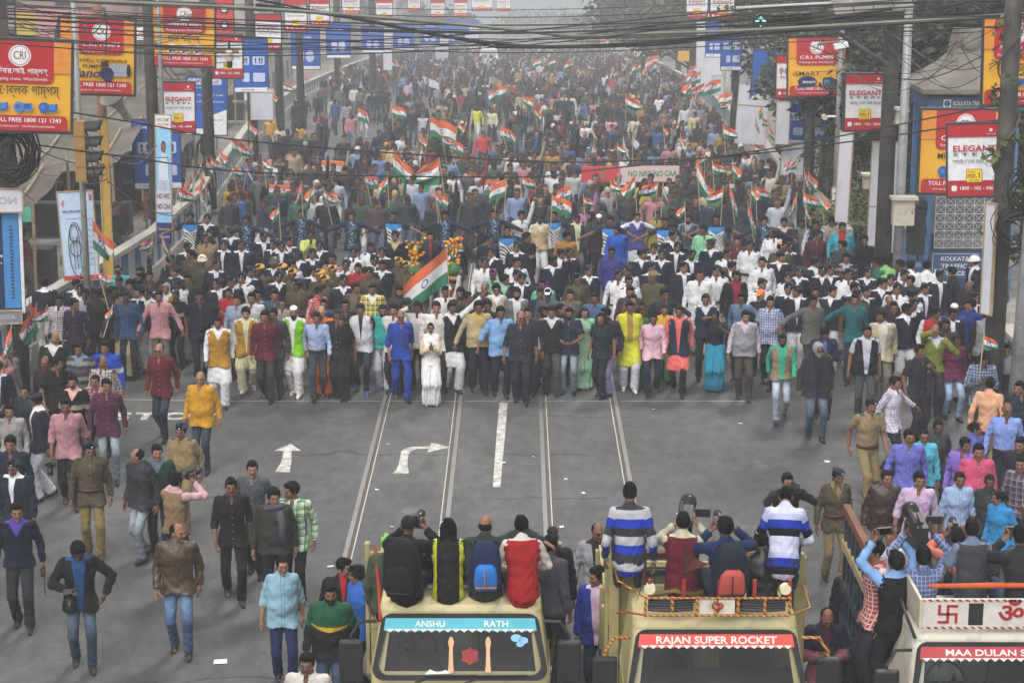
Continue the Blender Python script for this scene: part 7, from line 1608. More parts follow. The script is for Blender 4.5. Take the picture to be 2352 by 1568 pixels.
def backpack(key, label, c1, c2, c3, big=1.0):
    o, r, s, w = PBY[key]; root = thing('backpack', label, 'backpack', wpos(key, r.tf(0, .20, 1.19))); root.rotation_euler = (R(-6), 0, o.rotation_euler.z)
    prof = lambda hx, hy, z: rring(hx, -hy, hy, z, min(hx, hy) * .8, 3)
    b = MB(); L = [prof(.12 * big, .055, -.24 * big), prof(.155 * big, .10 * big, -.16 * big), prof(.150 * big, .10 * big, .05 * big), prof(.13 * big, .085, .17 * big), prof(.08, .05, .25 * big)]; n = len(L[0])
    for q in L: b.v += q
    for i in range(4):
        for k in range(n): b.f.append((i * n + k, i * n + (k + 1) % n, (i + 1) * n + (k + 1) % n, (i + 1) * n + k)); b.mi.append(0)
    b.f += [tuple(range(n - 1, -1, -1)), tuple(4 * n + k for k in range(n))]; b.mi += [0, 0]; b.obj('sack', cloth(c1), root, True)
    b = MB(); L = [prof(.10 * big, .03, -.20 * big), prof(.115 * big, .045, -.12 * big), prof(.10 * big, .045, .02), prof(.07, .02, .07)]
    for q in L: b.v += [(x, y + .105 * big, z) for x, y, z in q]
    for i in range(3):
        for k in range(n): b.f.append((i * n + k, i * n + (k + 1) % n, (i + 1) * n + (k + 1) % n, (i + 1) * n + k)); b.mi.append(0)
    b.f += [tuple(range(n - 1, -1, -1)), tuple(3 * n + k for k in range(n))]; b.mi += [0, 0]; b.obj('front_pocket', cloth(c2), root, True)
    b = MB(); b.tube([(.01, .155 * big, .03), (.01, .165 * big, -.14 * big)], .006, 4); b.tube([(-.10 * big, .14 * big, -.16 * big), (.10 * big, .14 * big, -.16 * big)], .010, 4); b.obj('zip', cloth(c3), root)
    for sx in (-1, 1): b = MB(); b.tube([(sx * .07, -.03, .24 * big), (sx * .09, -.12, .22), (sx * .10, -.16, .16)], .02, 5); b.obj('strap', cloth(c1), root)
backpack((938, 1183), 'big black backpack worn by the black beanie rider', '101014', '17171b', '26262a', 1.25); backpack((1116, 1180), 'navy and bright blue backpack with orange trim', '1a2648', '2a72c0', 'c07a28', 1.05); backpack((1666, 1185), 'navy backpack with salmon red laced pocket', '16202e', 'b04f48', '16202e', 1.15)
o, r, s, w = PBY[(629, 1121)]; root = thing('scarf', 'long grey knitted scarf worn over the dark olive jacket', 'scarf', wpos((629, 1121), r.tf(0, 0, 1.42))); root.rotation_euler.z = o.rotation_euler.z
b = MB(); b.tube([(.11 * math.cos(a), .085 * math.sin(a) + .0, .03 * math.cos(a + 1)) for a in np.linspace(0, 6.28, 14)], .042, 7); b.tube([(.07, -.09, -.02), (.10, -.15, -.15), (.11, -.165, -.42)], [.045, .05, .055], 7); b.obj('wrap', cloth('4a4c52'), root, True)
for kx, nm_ in ((955, 'first'), (1043, 'second')):
    o, r, s, w = PBY[(kx, 645 if kx == 955 else 644)]; p = wpos((kx, 645 if kx == 955 else 644), r.top) ; root = thing('flower_pot', ['painted green pot of orange and yellow marigolds on the head of the dark red dancer', 'painted green pot of marigolds on the head of the orange dancer'][kx > 1000], 'flower pot', p)
    b = MB(); b.lathe([(.06, 0), (.11, .04), (.10, .10)], 14); b.obj('ring_stand', simple('b08a5a', .8, 'clay'), root); b = MB(); b.lathe([(.05, .08), (.15, .16), (.16, .24), (.10, .33), (.09, .36)], 18); b.obj('pot', simple('2f6a3a', .5, 'glaze'), root, True)
    q = random.Random(kx); fm = [simple('d87a16', .8, 'petal'), simple('e0b21a', .8, 'petal')]
    me = [cached(('marigold', k), lambda k=k: MB().lathe([(.0, -.03), (.032, -.012), (.034, .012), (.0, .03)], 7).mesh('marigold', fm[k], True)) for k in (0, 1)]
    for k in range(58): a = q.uniform(0, 6.28); z = q.uniform(.16, .85); rad = q.uniform(.05, .14) if z < .5 else q.uniform(.0, .20); link('marigold', me[k % 3 == 0], root, (rad * math.cos(a), rad * math.sin(a), z))
    b = MB()
    for k in range(7): a = q.uniform(0, 6.28); b.tube([(0, 0, .3), (.18 * math.cos(a), .18 * math.sin(a), .8)], .006, 4)
    b.obj('stems', simple('3a5a2a', .8, 'stem'), root).name = 'stem_sprays'
# ================================================================ trees, shrubs, stalls and far buildings
def leaf_mat(key, col, var=.35):
    m, t, b = nmat(key); g = N(t); oi = g.new('ShaderNodeNewGeometry').outputs['Random Per Island']
    a = tuple(c * (1 - var) for c in col); d = (min(1, col[0] * (1 + var * 1.3)), min(1, col[1] * (1 + var)), col[2] * (1 + var * .6)); g.put(b.inputs['Base Color'], g.mix(oi, a, d)); b.inputs['Roughness'].default_value = .6; b.inputs['Specular IOR Level'].default_value = .25; b.inputs['Transmission Weight'].default_value = 0.0
    return m
LEAF = [leaf_mat('leaf_dark', (.030, .042, .020)), leaf_mat('leaf_olive', (.055, .062, .028)), leaf_mat('leaf_bright', (.075, .10, .028))]
BARK = mat('bark', (.10, .085, .065), .9, .3, 4, bump=.5)
def leaves(b, q, c, rad, n, size):
    for _ in range(n):
        while True:
            d = Vector((q.uniform(-1, 1), q.uniform(-1, 1), q.uniform(-1, 1)))
            if .12 < d.length < 1: break
        d *= .55 + .45 * q.random(); p = Vector(c) + Vector((d.x * rad[0], d.y * rad[1], d.z * rad[2])); e = Euler((q.uniform(-1.1, 1.1), q.uniform(-1.1, 1.1), q.uniform(0, 6.28))).to_matrix(); s = size * q.uniform(.6, 1.4)
        P = [p + e @ Vector(v) * s for v in ((0, -.5, 0), (.30, -.05, .06), (0, .55, -.03), (-.30, -.05, .06))]; o = len(b.v); b.v += [tuple(x) for x in P]; b.f.append((o, o + 1, o + 2, o + 3)); b.mi.append(0)
def tree(label, x, y, h, cr, nl, size, mi, seed, z0=None, nclump=13, cat='tree', group=None, low=.10):
    q = random.Random(seed); z = road(y) if z0 is None else z0; root = thing('tree' if h > 3 else 'shrub', label, cat, (x, y, z), group)
    b = MB(); tb = MB(); r = h * .022 + .03; fork = h * max(.22, low - .05); lean = q.uniform(-.03, .03) * h
    tb.tube([(0, 0, -.1), (lean * .4, 0, fork * .6), (lean, 0, fork), (lean * 1.5, q.uniform(-.3, .3), h * .72)], [r * 1.3, r, r * .85, r * .3], 8)
    for k in range(nclump):
        a = k * 2.4 + q.uniform(-.4, .4); rr = cr * math.sqrt((k + .5) / nclump) * .80; zc = h * (low + .12 + (.86 - low - .12) * (1 - (rr / cr) ** 2 * .8) * q.uniform(.55, 1.05)); c = (lean + rr * math.cos(a), rr * math.sin(a), zc); s = cr * q.uniform(.36, .56)
        tb.tube([(lean, 0, fork * q.uniform(.8, 1.3)), (c[0] * .5 + lean * .5, c[1] * .5, (fork + zc) * .52), c], [r * .45, r * .25, r * .10], 5)
        leaves(b, q, c, (s, s, s * .72), nl // nclump, size)
    tb.obj('trunk' if h > 3 else 'stem', BARK, root, True); b.obj('crown' if h > 3 else 'foliage', LEAF[mi], root)
    return root
def tr(label, u, v, Y, topv, cr, nl, size, mi, seed, **k):
    """u: where the trunk stands, topv: height in the picture that the crown reaches"""
    x = aty(u, v, Y).x; z = k.pop('z0', road(Y)); tree(label, x, Y, aty(u, topv, Y).z - z, cr, nl, size, mi, seed, z0=z, **k)
tr('dense dark tree behind the police kiosk roof', 2230, 300, 52, -170, 4.2, 10500, .25, 0, 1); tr('dark spreading tree between the kiosk and the thick pole', 2080, 300, 55, -140, 4.0, 10500, .25, 0, 2); tr('dark tree at the picture edge behind the end pole', 2380, 300, 50, -150, 4.0, 8500, .25, 0, 3)
tr('olive leaved tree behind the upright steel sign', 2010, 300, 66, -120, 3.8, 8500, .24, 1, 4); tr('dark tree above the smart pump sign', 1945, 200, 84, -110, 4.6, 7500, .27, 0, 5); tr('leafy tree whose branch hangs over the blue board', 1800, 150, 80, -90, 2.7, 3600, .24, 1, 6, low=.42)
tr('tall hazy tree beyond the far white hoarding', 1560, 100, 165, -75, 7.5, 5000, .55, 0, 7, low=.2); tr('hazy tree far along the east side', 1590, 80, 135, -60, 4.5, 3500, .45, 1, 8); tr('small bright shrub under the camera arm', 1905, 300, 53, 262, .8, 700, .12, 2, 9, low=.1)
tr('lower dark tree filling the gap below the kiosk trees', 2170, 420, 51, 200, 2.6, 7000, .17, 0, 21, low=.08); tr('lower olive tree behind the thick pole', 2075, 420, 62, 190, 3.0, 6500, .19, 1, 22, low=.08); tr('dark undergrowth tree behind the camera arm pole', 1990, 380, 68, 170, 3.0, 6500, .2, 0, 23, low=.08)
tr('bright green bush beside the leaning white banner board', 1978, 450, 47.5, 392, 1.35, 2200, .13, 2, 10, low=.05); tr('bushy plant growing behind the low blue hut', 2110, 470, 48.5, 425, 1.5, 1800, .13, 1, 11, low=.05); tr('potted plant behind the pedestrian gap', 1890, 360, 56, 310, .9, 800, .12, 1, 12, low=.1)
for k, (u, Y, tv, cr) in enumerate(((1480, 260, 40, 8), (1400, 320, 45, 9), (1640, 230, -20, 8), (900, 330, 20, 9), (1010, 300, 30, 7), (1250, 420, 38, 12), (760, 260, -30, 8))):
    tr(['hazy treetop at the end of the road beside the flags', 'faint treetop at the end of the road', 'faint tall tree beyond the far hoardings', 'faint treetop beyond the blue boards', 'faint treetop beyond the hazy row of signs', 'palest broad treetop where the road vanishes', 'faint treetop over the far west parapet'][k], u, 60, Y, tv, cr, 1500, 1.0, 1, 30 + k, low=.15)
# creeper on the end pole
root = thing('creeper', 'green creeper winding round the thick end pole', 'plant', (aty(2312, 300, 31.5).x, 31.5, 4)); b = MB(); q = random.Random(4)
for k in range(26): a = k * .9; z = .2 + k * .15; leaves(b, q, (.24 * math.cos(a), .24 * math.sin(a) - .05, z - 1), (.16, .16, .16), 9, .13)
b.obj('foliage', LEAF[2], root); b = MB(); b.tube([(.19 * math.cos(k * .5), .19 * math.sin(k * .5), -1.5 + k * .12) for k in range(46)], .014, 5); b.obj('stem', BARK, root)
# tarpaulin stalls along the west side
TARP = [mat('tarp_%d' % i, c, .9, .5, .8, bump=.6, dirt=((.05, .045, .04), .7, .7)) for i, c in enumerate(((.100, .084, .062), (.12, .105, .085), (.04, .06, .10), (.08, .068, .054)))]
BAMB = mat('bamboo', (.28, .22, .13), .8, .25, 5); CLO = [cloth(c) for c in ('5a5a55', '3a4048', '7a7568', '2a3a50', '6a5a4a')]
def stall(label, u, v, Y, w_, d_, ti, seed, edge=None):
    q = random.Random(seed); p = aty(u, v, Y); z0 = road(Y); p.x = min(p.x, LX(Y + d_ / 2) - 1.2 - w_ / 2, LX(Y - d_ / 2) - 1.2 - w_ / 2); root = thing('market_stall', label, 'market stall', (p.x, Y, z0)); H_ = p.z - z0
    b = MB(); nx, ny = 12, 9; vs = []
    for j in range(ny + 1):
        for i in range(nx + 1):
            x = (i / nx - .5) * w_; y = (j / ny - .5) * d_; sag = -.22 * math.sin(math.pi * ((i * 3 / nx) % 1)) - .14 * math.sin(math.pi * j / ny); vs.append((x, y, H_ + .45 * (j / ny - .5) + sag + q.uniform(-.03, .03)))
    b.add(vs, [(j * (nx + 1) + i, j * (nx + 1) + i + 1, (j + 1) * (nx + 1) + i + 1, (j + 1) * (nx + 1) + i) for j in range(ny) for i in range(nx)]); b.obj('tarpaulin', TARP[ti], root, True)
    for k in range(5):
        X = (-.42 + .21 * k) * w_; i_ = (X / w_ + .5); zf = lambda j: H_ + .45 * (j - .5) - .22 * math.sin(math.pi * ((i_ * 3) % 1)) - .14 * math.sin(math.pi * j) + .07; b = MB(); b.tube([(X, (j - .5) * d_, zf(j)) for j in (0, .25, .5, .75, 1)], .03, 5); b.obj('bamboo_batten', BAMB, root)
    if edge:
        b = MB(); b.add([(x * w_ / 2, -d_ / 2 - .02, H_ - .20 - dz - .05 * math.sin(x * 9)) for dz in (0, .32) for x in np.linspace(-1, 1, 14)], [(i, i + 1, i + 15, i + 14) for i in range(13)]); b.obj('edge_cloth', simple(edge, .8, 'cloth'), root, True)
    for sx in (-1, -.33, .33, 1):
        for sy in (-1, 1): b = MB(); b.tube([(sx * w_ / 2, sy * d_ / 2, 0), (sx * w_ / 2 + q.uniform(-.1, .1), sy * d_ / 2, H_ + .3 * sy + .2)], .035, 6); b.obj('bamboo_pole', BAMB, root)
    b = MB(); b.box((0, d_ / 2 - .3, .45), (w_ * .9, .6, .9)); b.obj('counter', TARP[3], root)
    for k in range(int(w_ * 1.6)):
        x = q.uniform(-.48, .48) * w_; L = q.uniform(.7, 1.5); ww = q.uniform(.2, .4); b = MB(); b.add([(x + ww * (i / 4 - .5), q.uniform(-.04, .04) - .1, H_ - .35 - L * j / 2) for j in range(3) for i in range(5)], [(j * 5 + i, j * 5 + i + 1, j * 5 + 5 + i + 1, j * 5 + 5 + i) for j in range(2) for i in range(4)]); b.obj('hanging_cloth', CLO[q.randrange(5)], root, True)
stall('big grey brown tarpaulin stall behind the traffic lamp stack', 120, 420, 43, 7, 3.6, 0, 1, '5ab09a'); stall('grey tarpaulin stall behind the event banner', 175, 470, 40, 5, 2.6, 3, 2); stall('brown tarpaulin stall below the horn loudspeaker', 215, 330, 50, 7, 4, 1, 3); stall('stall under blue plastic sheeting behind the steel sign', 330, 370, 56, 4.5, 3, 2, 4)
stall('pale tarpaulin stall behind the plumbing billboard', 455, 330, 66, 6, 4, 1, 5); stall('dusty tarpaulin stall beside the parapet bend', 545, 250, 78, 6, 5, 0, 6); stall('far tarpaulin roof past the parapet bend', 620, 190, 100, 7, 6, 1, 7); stall('grey sheet roof behind the orange pump signs', 80, 300, 56, 9, 4, 1, 8); stall('brown sheet roof farther behind the pump signs', 300, 240, 70, 9, 5, 0, 9); stall('hazy sheet roof by the grey pole', 560, 140, 120, 12, 8, 1, 10)
# far buildings on the west side
def building(label, x, y, w_, d_, h, col, seed, fl=3.2):
    q = random.Random(seed); z0 = road(y) - 1; root = thing('building', label, 'building', (x, y, z0)); m = mat('facade_%d' % seed, col, .9, .2, .3, dirt=(tuple(c * .55 for c in col), .4, .5))
    b = MB(); b.box((0, 0, h / 2), (w_, d_, h)); b.obj('wall', m, root); b = MB(); b.box((0, 0, h + .2), (w_ + .6, d_ + .6, .4)); b.obj('roof', M_CAP, root); DK = simple('2b3038', .4, 'dark'); n = int(h / fl)
    for f in range(n):
        b = MB(); b.box((0, -d_ / 2 - .35, f * fl + .1), (w_ * .94, .7, .14)); b.obj('balcony_slab', M_CAP, root)
        for k in range(int(w_ / 3)): X = -w_ / 2 + 1.6 + k * 3; b = MB(); b.box((X, -d_ / 2 - .02, f * fl + 1.8), (1.2, .10, 1.5)); wn = b.obj('window', simple('8a8478', .8, 'frame'), root); b = MB(); b.box((X, -d_ / 2 - .06, f * fl + 1.8), (1.0, .06, 1.3)); b.obj('pane', DK, wn)
        for k in range(int(d_ / 3)): Y_ = -d_ / 2 + 1.6 + k * 3; b = MB(); b.box((w_ / 2 + .02, Y_, f * fl + 1.8), (.10, 1.2, 1.5)); wn = b.obj('window', simple('8a8478', .8, 'frame'), root); b = MB(); b.box((w_ / 2 + .06, Y_, f * fl + 1.8), (.06, 1.0, 1.3)); b.obj('pane', DK, wn)
building('grey weathered building behind the pump signs and cables', -33, 86, 16, 14, 14, (.30, .27, .24), 1); building('pinkish brick building beyond the mini pump sign', -27, 112, 14, 16, 12, (.33, .23, .20), 2); building('hazy cream building behind the row of steel signs', -25, 150, 14, 22, 14, (.38, .36, .32), 3); building('faint tall building far down the west side', -26, 215, 16, 30, 20, (.36, .35, .34), 4); building('palest building at the far west end of the road', -25, 300, 16, 40, 26, (.36, .36, .36), 5); building('faint building behind the far east trees', 30, 260, 16, 40, 16, (.36, .36, .35), 6)
B = Board('portrait_hoarding', 'big faded hoarding with a dark haired woman, behind tangled cables', 'billboard', 40, 22, 238, 168, 62, 4, 1.2, .12, .05, PNK); B.rect(.0 - .98, -1, -.55, .9, simple('b8a050', .8, 'print'), 'yellow_side'); B.oval(.22, .05, .36, .85, simple('3a343c', .8, 'print'), 'portrait_hair'); B.oval(.24, .15, .22, .48, simple('b8948a', .8, 'print'), 'portrait_face'); B.face(((-.1, -1), (.7, -1), (.55, -.45), (.1, -.45)), simple('a8a0a0', .8, 'print'), 'portrait_dress')
B = Board('shop_board', 'faded red and white shop board behind the English pump sign', 'billboard', 280, 60, 360, 92, 66, 2, 0, .1, .03, WHP); B.txt('STORES', 0, 0, .9, CRP, .01, fit=1.6)
B = Board('red_board', 'red and black board beside the first far steel sign', 'billboard', 494, 0, 536, 76, 70, 2, 0, .1, .03, CRP); B.oval(0, .4, .5, .25, DKP, 'ring'); B.oval(0, .4, .3, .15, WHP, 'ring'); B.oval(0, -.5, .5, .25, DKP, 'ring'); B.oval(0, -.5, .3, .15, WHP, 'ring')
# the white jeep coming up the road
p = at(1122, 166); root = thing('jeep', 'white jeep with a red beacon coming up the road in the haze', 'car', p); WJ = simple('c8cac8', .35, 'paint')
b = MB(); b.box((0, 1.6, .95), (1.75, 3.6, .8)); b.box((0, .1, .85), (1.7, .6, .55)); o = b.obj('body', WJ, root); b = MB(); b.box((0, 2.2, 1.68), (1.6, 2.6, .75), None, 0, .9); b.obj('cabin', WJ, root); b = MB(); b.box((0, .96, 1.66), (1.38, .05, .55), (R(-12), 0, 0)); b.obj('windscreen', GLS, root); b = MB(); b.box((0, -.22, .6), (1.6, .12, .2)); b.obj('bumper', M_BLK, root); b = MB(); b.box((0, -.21, .88), (.8, .04, .22)); b.obj('grille', M_BLK, root); b = MB(); b.lathe([(.12, 0), (.10, .16)], 10, Matrix.Translation((0, 1.6, 2.05))); b.obj('beacon', simple('a01c1c', .3, 'lamp'), root)
for sx in (-1, 1): b = MB(); b.lathe([(.10, 0), (.10, .04)], 12, Matrix.Translation((sx * .62, -.20, .90)) @ Matrix.Rotation(math.pi / 2, 4, 'X')); b.obj('headlight', WHP, root); wheel(root, sx * .78, .5); wheel(root, sx * .78, 2.8)
from mathutils import noise as mnoise
# ================================================================ the rest of the crowd, as one mass, low in detail
def crowd_proto(pose, vox, fem=False):
    r = solve(pose, fem); gs = []; lo, hi = (-.80, -.55, -.03), (.80, .42, 2.0)
    def G(): g = Grid(lo, hi, vox); g.D[:] = 1.0; gs.append(g); return g
    sq = (r.T, 1.42, r.pel)
    g = G(); g.ell(r.hc + r.Rh @ V3(0, -.012, -.018), (.080, .094, .108), .02); g.cone(r.tf(0, .012, 1.38), r.tf(0, .008, 1.50), .06, .055, .02)
    for s in (1, -1): g.cone(r.wr[s], r.wr[s] + r.hd[s] * .10, .038, .036, .02)
    g = G(); g.ell(r.hc + r.Rh @ V3(0, .027, .052), (.088, .100, .088), .01)
    g = G(); g.cone(r.tf(0, 0, .88), r.tf(0, 0, 1.08), .172, .158, .04, sq); g.cone(r.tf(0, 0, 1.08), r.tf(0, 0, 1.30), .158, .165, .04, sq); g.cone(r.tf(-.15, .012, 1.372), r.tf(.15, .012, 1.372), .060, .060, .05)
    for s in (1, -1): g.cone(r.sh[s], r.el[s], .062, .052, .03); g.cone(r.el[s], r.wr[s], .054, .044, .02)
    g = G(); g.cone(r.pel + V3(-.05, 0, -.02), r.pel + V3(.05, 0, -.02), .12, .12, .04)
    for s in (1, -1): g.cone(r.hip[s], r.kn[s], .092, .070, .03); g.cone(r.kn[s], r.an[s], .070, .060, .02)
    g = G()
    for s in (1, -1): g.cone(r.an[s] + V3(0, .03, -.045), r.an[s] + V3(0, -.13, -.05), .045, .04, .02)
    st = np.stack([g.D for g in gs]); g = gs[0]; g.D = st.min(0); V, F = g.surf(); gi = np.clip(np.rint((V - g.lo) / vox).astype(int), 0, np.array(g.D.shape) - 1); cls = st[:, gi[:, 0], gi[:, 1], gi[:, 2]].argmin(0)
    # a face, not a featureless egg: darker brow line and mouth as vertex tone
    lo_ = (V - r.hc) @ r.Rh; tone = np.ones(len(V)); tone[(cls == 0) & (np.abs(lo_[:, 2] - .012) < vox * .45) & (lo_[:, 1] < -.05)] = .35
    return V, F, cls, tone, r.top
CP = [crowd_proto(p, .040, f) for p, f in (('stand', 0), ('walkA', 0), ('walkC', 0), ('lookL', 0), ('lookR', 0), ('walkC', 0), ('raise', 0), ('walkB', 0))]
CPF = [crowd_proto(p, .060, f) for p, f in (('stand', 0), ('walkA', 0), ('walkC', 0), ('raise', 0))]
UPC = ['1b1d22', '23262d', '2b2f38', '181a20', '33363c', '1f2940', '24304a', '3a3c40', '2c2f36', '3a2a2a', '4a3a3c', '2a3a30', '3a4a40', '6a6a66', '8a8c90', 'b0b2b4', 'c8c8c8', 'd0d0d0', 'b4b8c4', 'c8c0b0', 'a89a80', '8a7a5c', '5a708a', '7a90b0', '3a5a90', '9a8aa0', 'b07a80', '9a7a40', '3a5a50', '8a3a40', '44464a', '2c2824', '14161a']
LOC = ['1a1c20', '22252b', '2b3038', '3a4250', '4a5870', '5a6a80', '2a2622', '6a6458', 'b8b8b8', '14161a']
SKC = [lin(c) for c in SKINS[:5]]; UPL = [lin(c) for c in UPC]; LOL = [lin(c) for c in LOC]
SPOTS = []                                     # u, v of the head, upper, lower
for s_ in '''1095 243 c9cc3a c8c8c0|1130 243 c8c4a8 20242c|1190 244 c8c8c8 3a3d44|1072 265 c0beb2 b8b4a8|685 280 d0a83a 6a6458|723 262 8a8088 2a2c30|700 217 2a2a30 24262c|742 193 6a4a4a 3a4a60|764 220 b0a8a0 9a9aa8|812 194 c8c0b8 2a2c30|807 168 4a4a34 4a4a34|880 162 b04858 3a4a60|937 188 c0aabc 3a3d44|1004 195 8a8c8c 5a5a58|1036 198 d0d0d0 20242a|1320 260 c8b8c0 a8a8a8|1362 250 8a8c94 2a2c34|1405 263 d09098 6a6a70|1280 252 a8a8a4 a0a098|1254 228 c8c0a8 d0d0d0|1230 285 20222a 20242a|1248 194 b87830 2a2c30|1176 190 b03a3a 3a3a40|1385 196 2a2c34 2a2e36|1420 198 54404a 7a90a8|1390 168 c8c8c8 3a4a60|1408 172 b04040 5a6a80|1514 215 d8d8d8 2a2a30|1560 182 a02030 9a9488|1595 258 c8b88a 8a8a88|1530 312 b02838 2a2c34|1572 318 d0ccc0 2a2c30|1632 330 d0ccc0 2a2c30|1710 345 d0d0c8 2a2c30|1526 245 7a6a6a 5a6878|1635 270 6a7280 6a6a68|770 402 a8b4c8 2a3040|840 362 20242c 1c2028|870 345 6a86b8 5a6a80|832 348 22242c 1a1c22|1290 400 26418a 2a2c34|960 388 3aa060 2a2c34|620 265 c89838 3a3a40|640 302 22262e 22262e|700 322 1c1e24 2a3a50|735 320 1f2640 1c2028|660 295 1f2430 1f2430|1340 470 b070b0 2a2c34|1480 405 c0a030 2a2c34|1495 400 b82840 2a2c34|560 410 20342e 24262c|546 415 c02038 24262c|530 412 c0a828 24262c|1170 372 3a3c44 20242a|1226 350 24262e 24262e|1110 300 c04048 2a2c34|1210 320 5a5a5c 2a2c34|905 330 c0b090 b0b0a8|922 305 d0d0d0 3a3c44|890 285 2a2e38 2a2e38|1000 285 3a3d48 44546a|985 330 6a2838 2a2c34|1060 330 7a4a3a 2a2c34|870 300 2a3040 4a5a70'''.split('|'): a = s_.split(); SPOTS.append((float(a[0]), float(a[1]), lin(a[2]), lin(a[3])))
q = random.Random(11); taken = []
def density(x, y):
    lx, rx = (LX(y) + .9, RX(y) - .6) if y < 58 else (LX(y) + 1.5, RX(y) - 1.3)
    cl = 1.0 if y < 60 else 1.25 if mnoise.noise(Vector((x * .30, y * .10, 3.0))) > -.08 else .22
    if not (lx < x < rx): return 0
    f = (x - lx) / (rx - lx)
    if y < 47.2: return 0
    if y < 58: return 1.0
    if y < 66: return (.72 if f > .25 else .34) * cl
    if y < 100: return (.08 if f < .24 else .32 if f < .45 else .12 if f < .60 else .40) * cl
    if y < 125: return (.40 if f < .5 else .62) * cl
    return .74 * cl
P2 = []
for u, v, a, c in SPOTS: p = at(u, v, 1.68); P2.append((p.x, p.y, a, c)); taken.append((p.x, p.y))
y = 47.4
while y < 235:
    st = .74 if y < 70 else .82 if y < 120 else .95; x = LX(y) + .9
    while x < RX(y) - .5:
        X, Y = x + q.uniform(-.28, .28), y + q.uniform(-.3, .3)
        if q.random() < density(X, Y) * (.92 if Y < 130 else .9) and not any(abs(X - a) < .45 and abs(Y - c) < .9 for a, c in taken): P2.append((X, Y, q.choice(UPL[:12] if q.random() < .30 else UPL), q.choice(LOL)))
        x += st
    y += .82 if y < 62 else 1.0 if y < 120 else 1.35
for k in range(26): yy = q.uniform(40, 75); P2.append((LX(yy) - q.uniform(.7, 2.2), yy, q.choice(UPL), q.choice(LOL)))      # onlookers behind the west parapet
for k in range(14): yy = q.uniform(50, 80); P2.append((RX(yy) + q.uniform(.7, 2.2), yy, q.choice(UPL), q.choice(LOL)))
P2 = [t for t in P2 if not (abs(t[0] - (-1.2)) < 1.3 and 96 < t[1] < 170 and False)]
VV, FF, CC = [], [], []; no = 0
for X, Y, a, c in P2:
    far = Y > 105; V, F, cls, tone, top = q.choice(CPF if far else CP) if q.random() > (.0) else None
    s = q.uniform(.95, 1.03); an = R(q.uniform(-30, 30)) if X > LX(Y) and X < RX(Y) else R(90 if X < 0 else -90); ca, sa = math.cos(an), math.sin(an); Rz = np.array([[ca, -sa, 0], [sa, ca, 0], [0, 0, 1]])
    W = (V * s * np.array([q.uniform(.95, 1.1), 1, 1])) @ Rz.T + np.array([X, Y, road(Y)]); VV.append(W)
    hr = np.array((.012, .010, .009)) if q.random() < .88 else np.array(q.choice(((.55, .54, .50), (.3, .3, .29), (.35, .10, .08), (.02, .025, .06), (.4, .25, .05))))
    sh = np.array(q.choice(SKC)); col = np.stack([sh, hr, np.array(a), np.array(c), np.array((.02, .02, .02))]); CC.append(col[cls] * tone[:, None] * 1.0); FF.append(F + no); no += len(V)
VV = np.concatenate(VV); FF = np.concatenate(FF); CC = np.concatenate(CC)
me = to_mesh('crowd', VV, FF); at_ = me.attributes.new('tint', 'FLOAT_COLOR', 'POINT'); at_.data.foreach_set('color', np.concatenate([CC, np.ones((len(CC), 1))], 1).astype(np.float32).ravel())
m, t, bb_ = nmat('crowd_cloth'); g = N(t); ta = g.new('ShaderNodeAttribute', attribute_name='tint').outputs['Color']; oc = g.new('ShaderNodeTexCoord').outputs['Object']
g.put(bb_.inputs['Base Color'], g.mix(.7, ta, g.mix(g.ramp(g.noise(oc, 7, 3), .3, .7), (.65, .65, .65), (1, 1, 1)), 'MULTIPLY')); bb_.inputs['Roughness'].default_value = .85; g.put(bb_.inputs['Normal'], g.bump(g.noise(oc, 22, 3), .5)); me.materials.clear(); me.materials.append(m)
tag(link('crowd', me), kind='stuff'); print('CROWD', len(P2), len(FF) * 2)

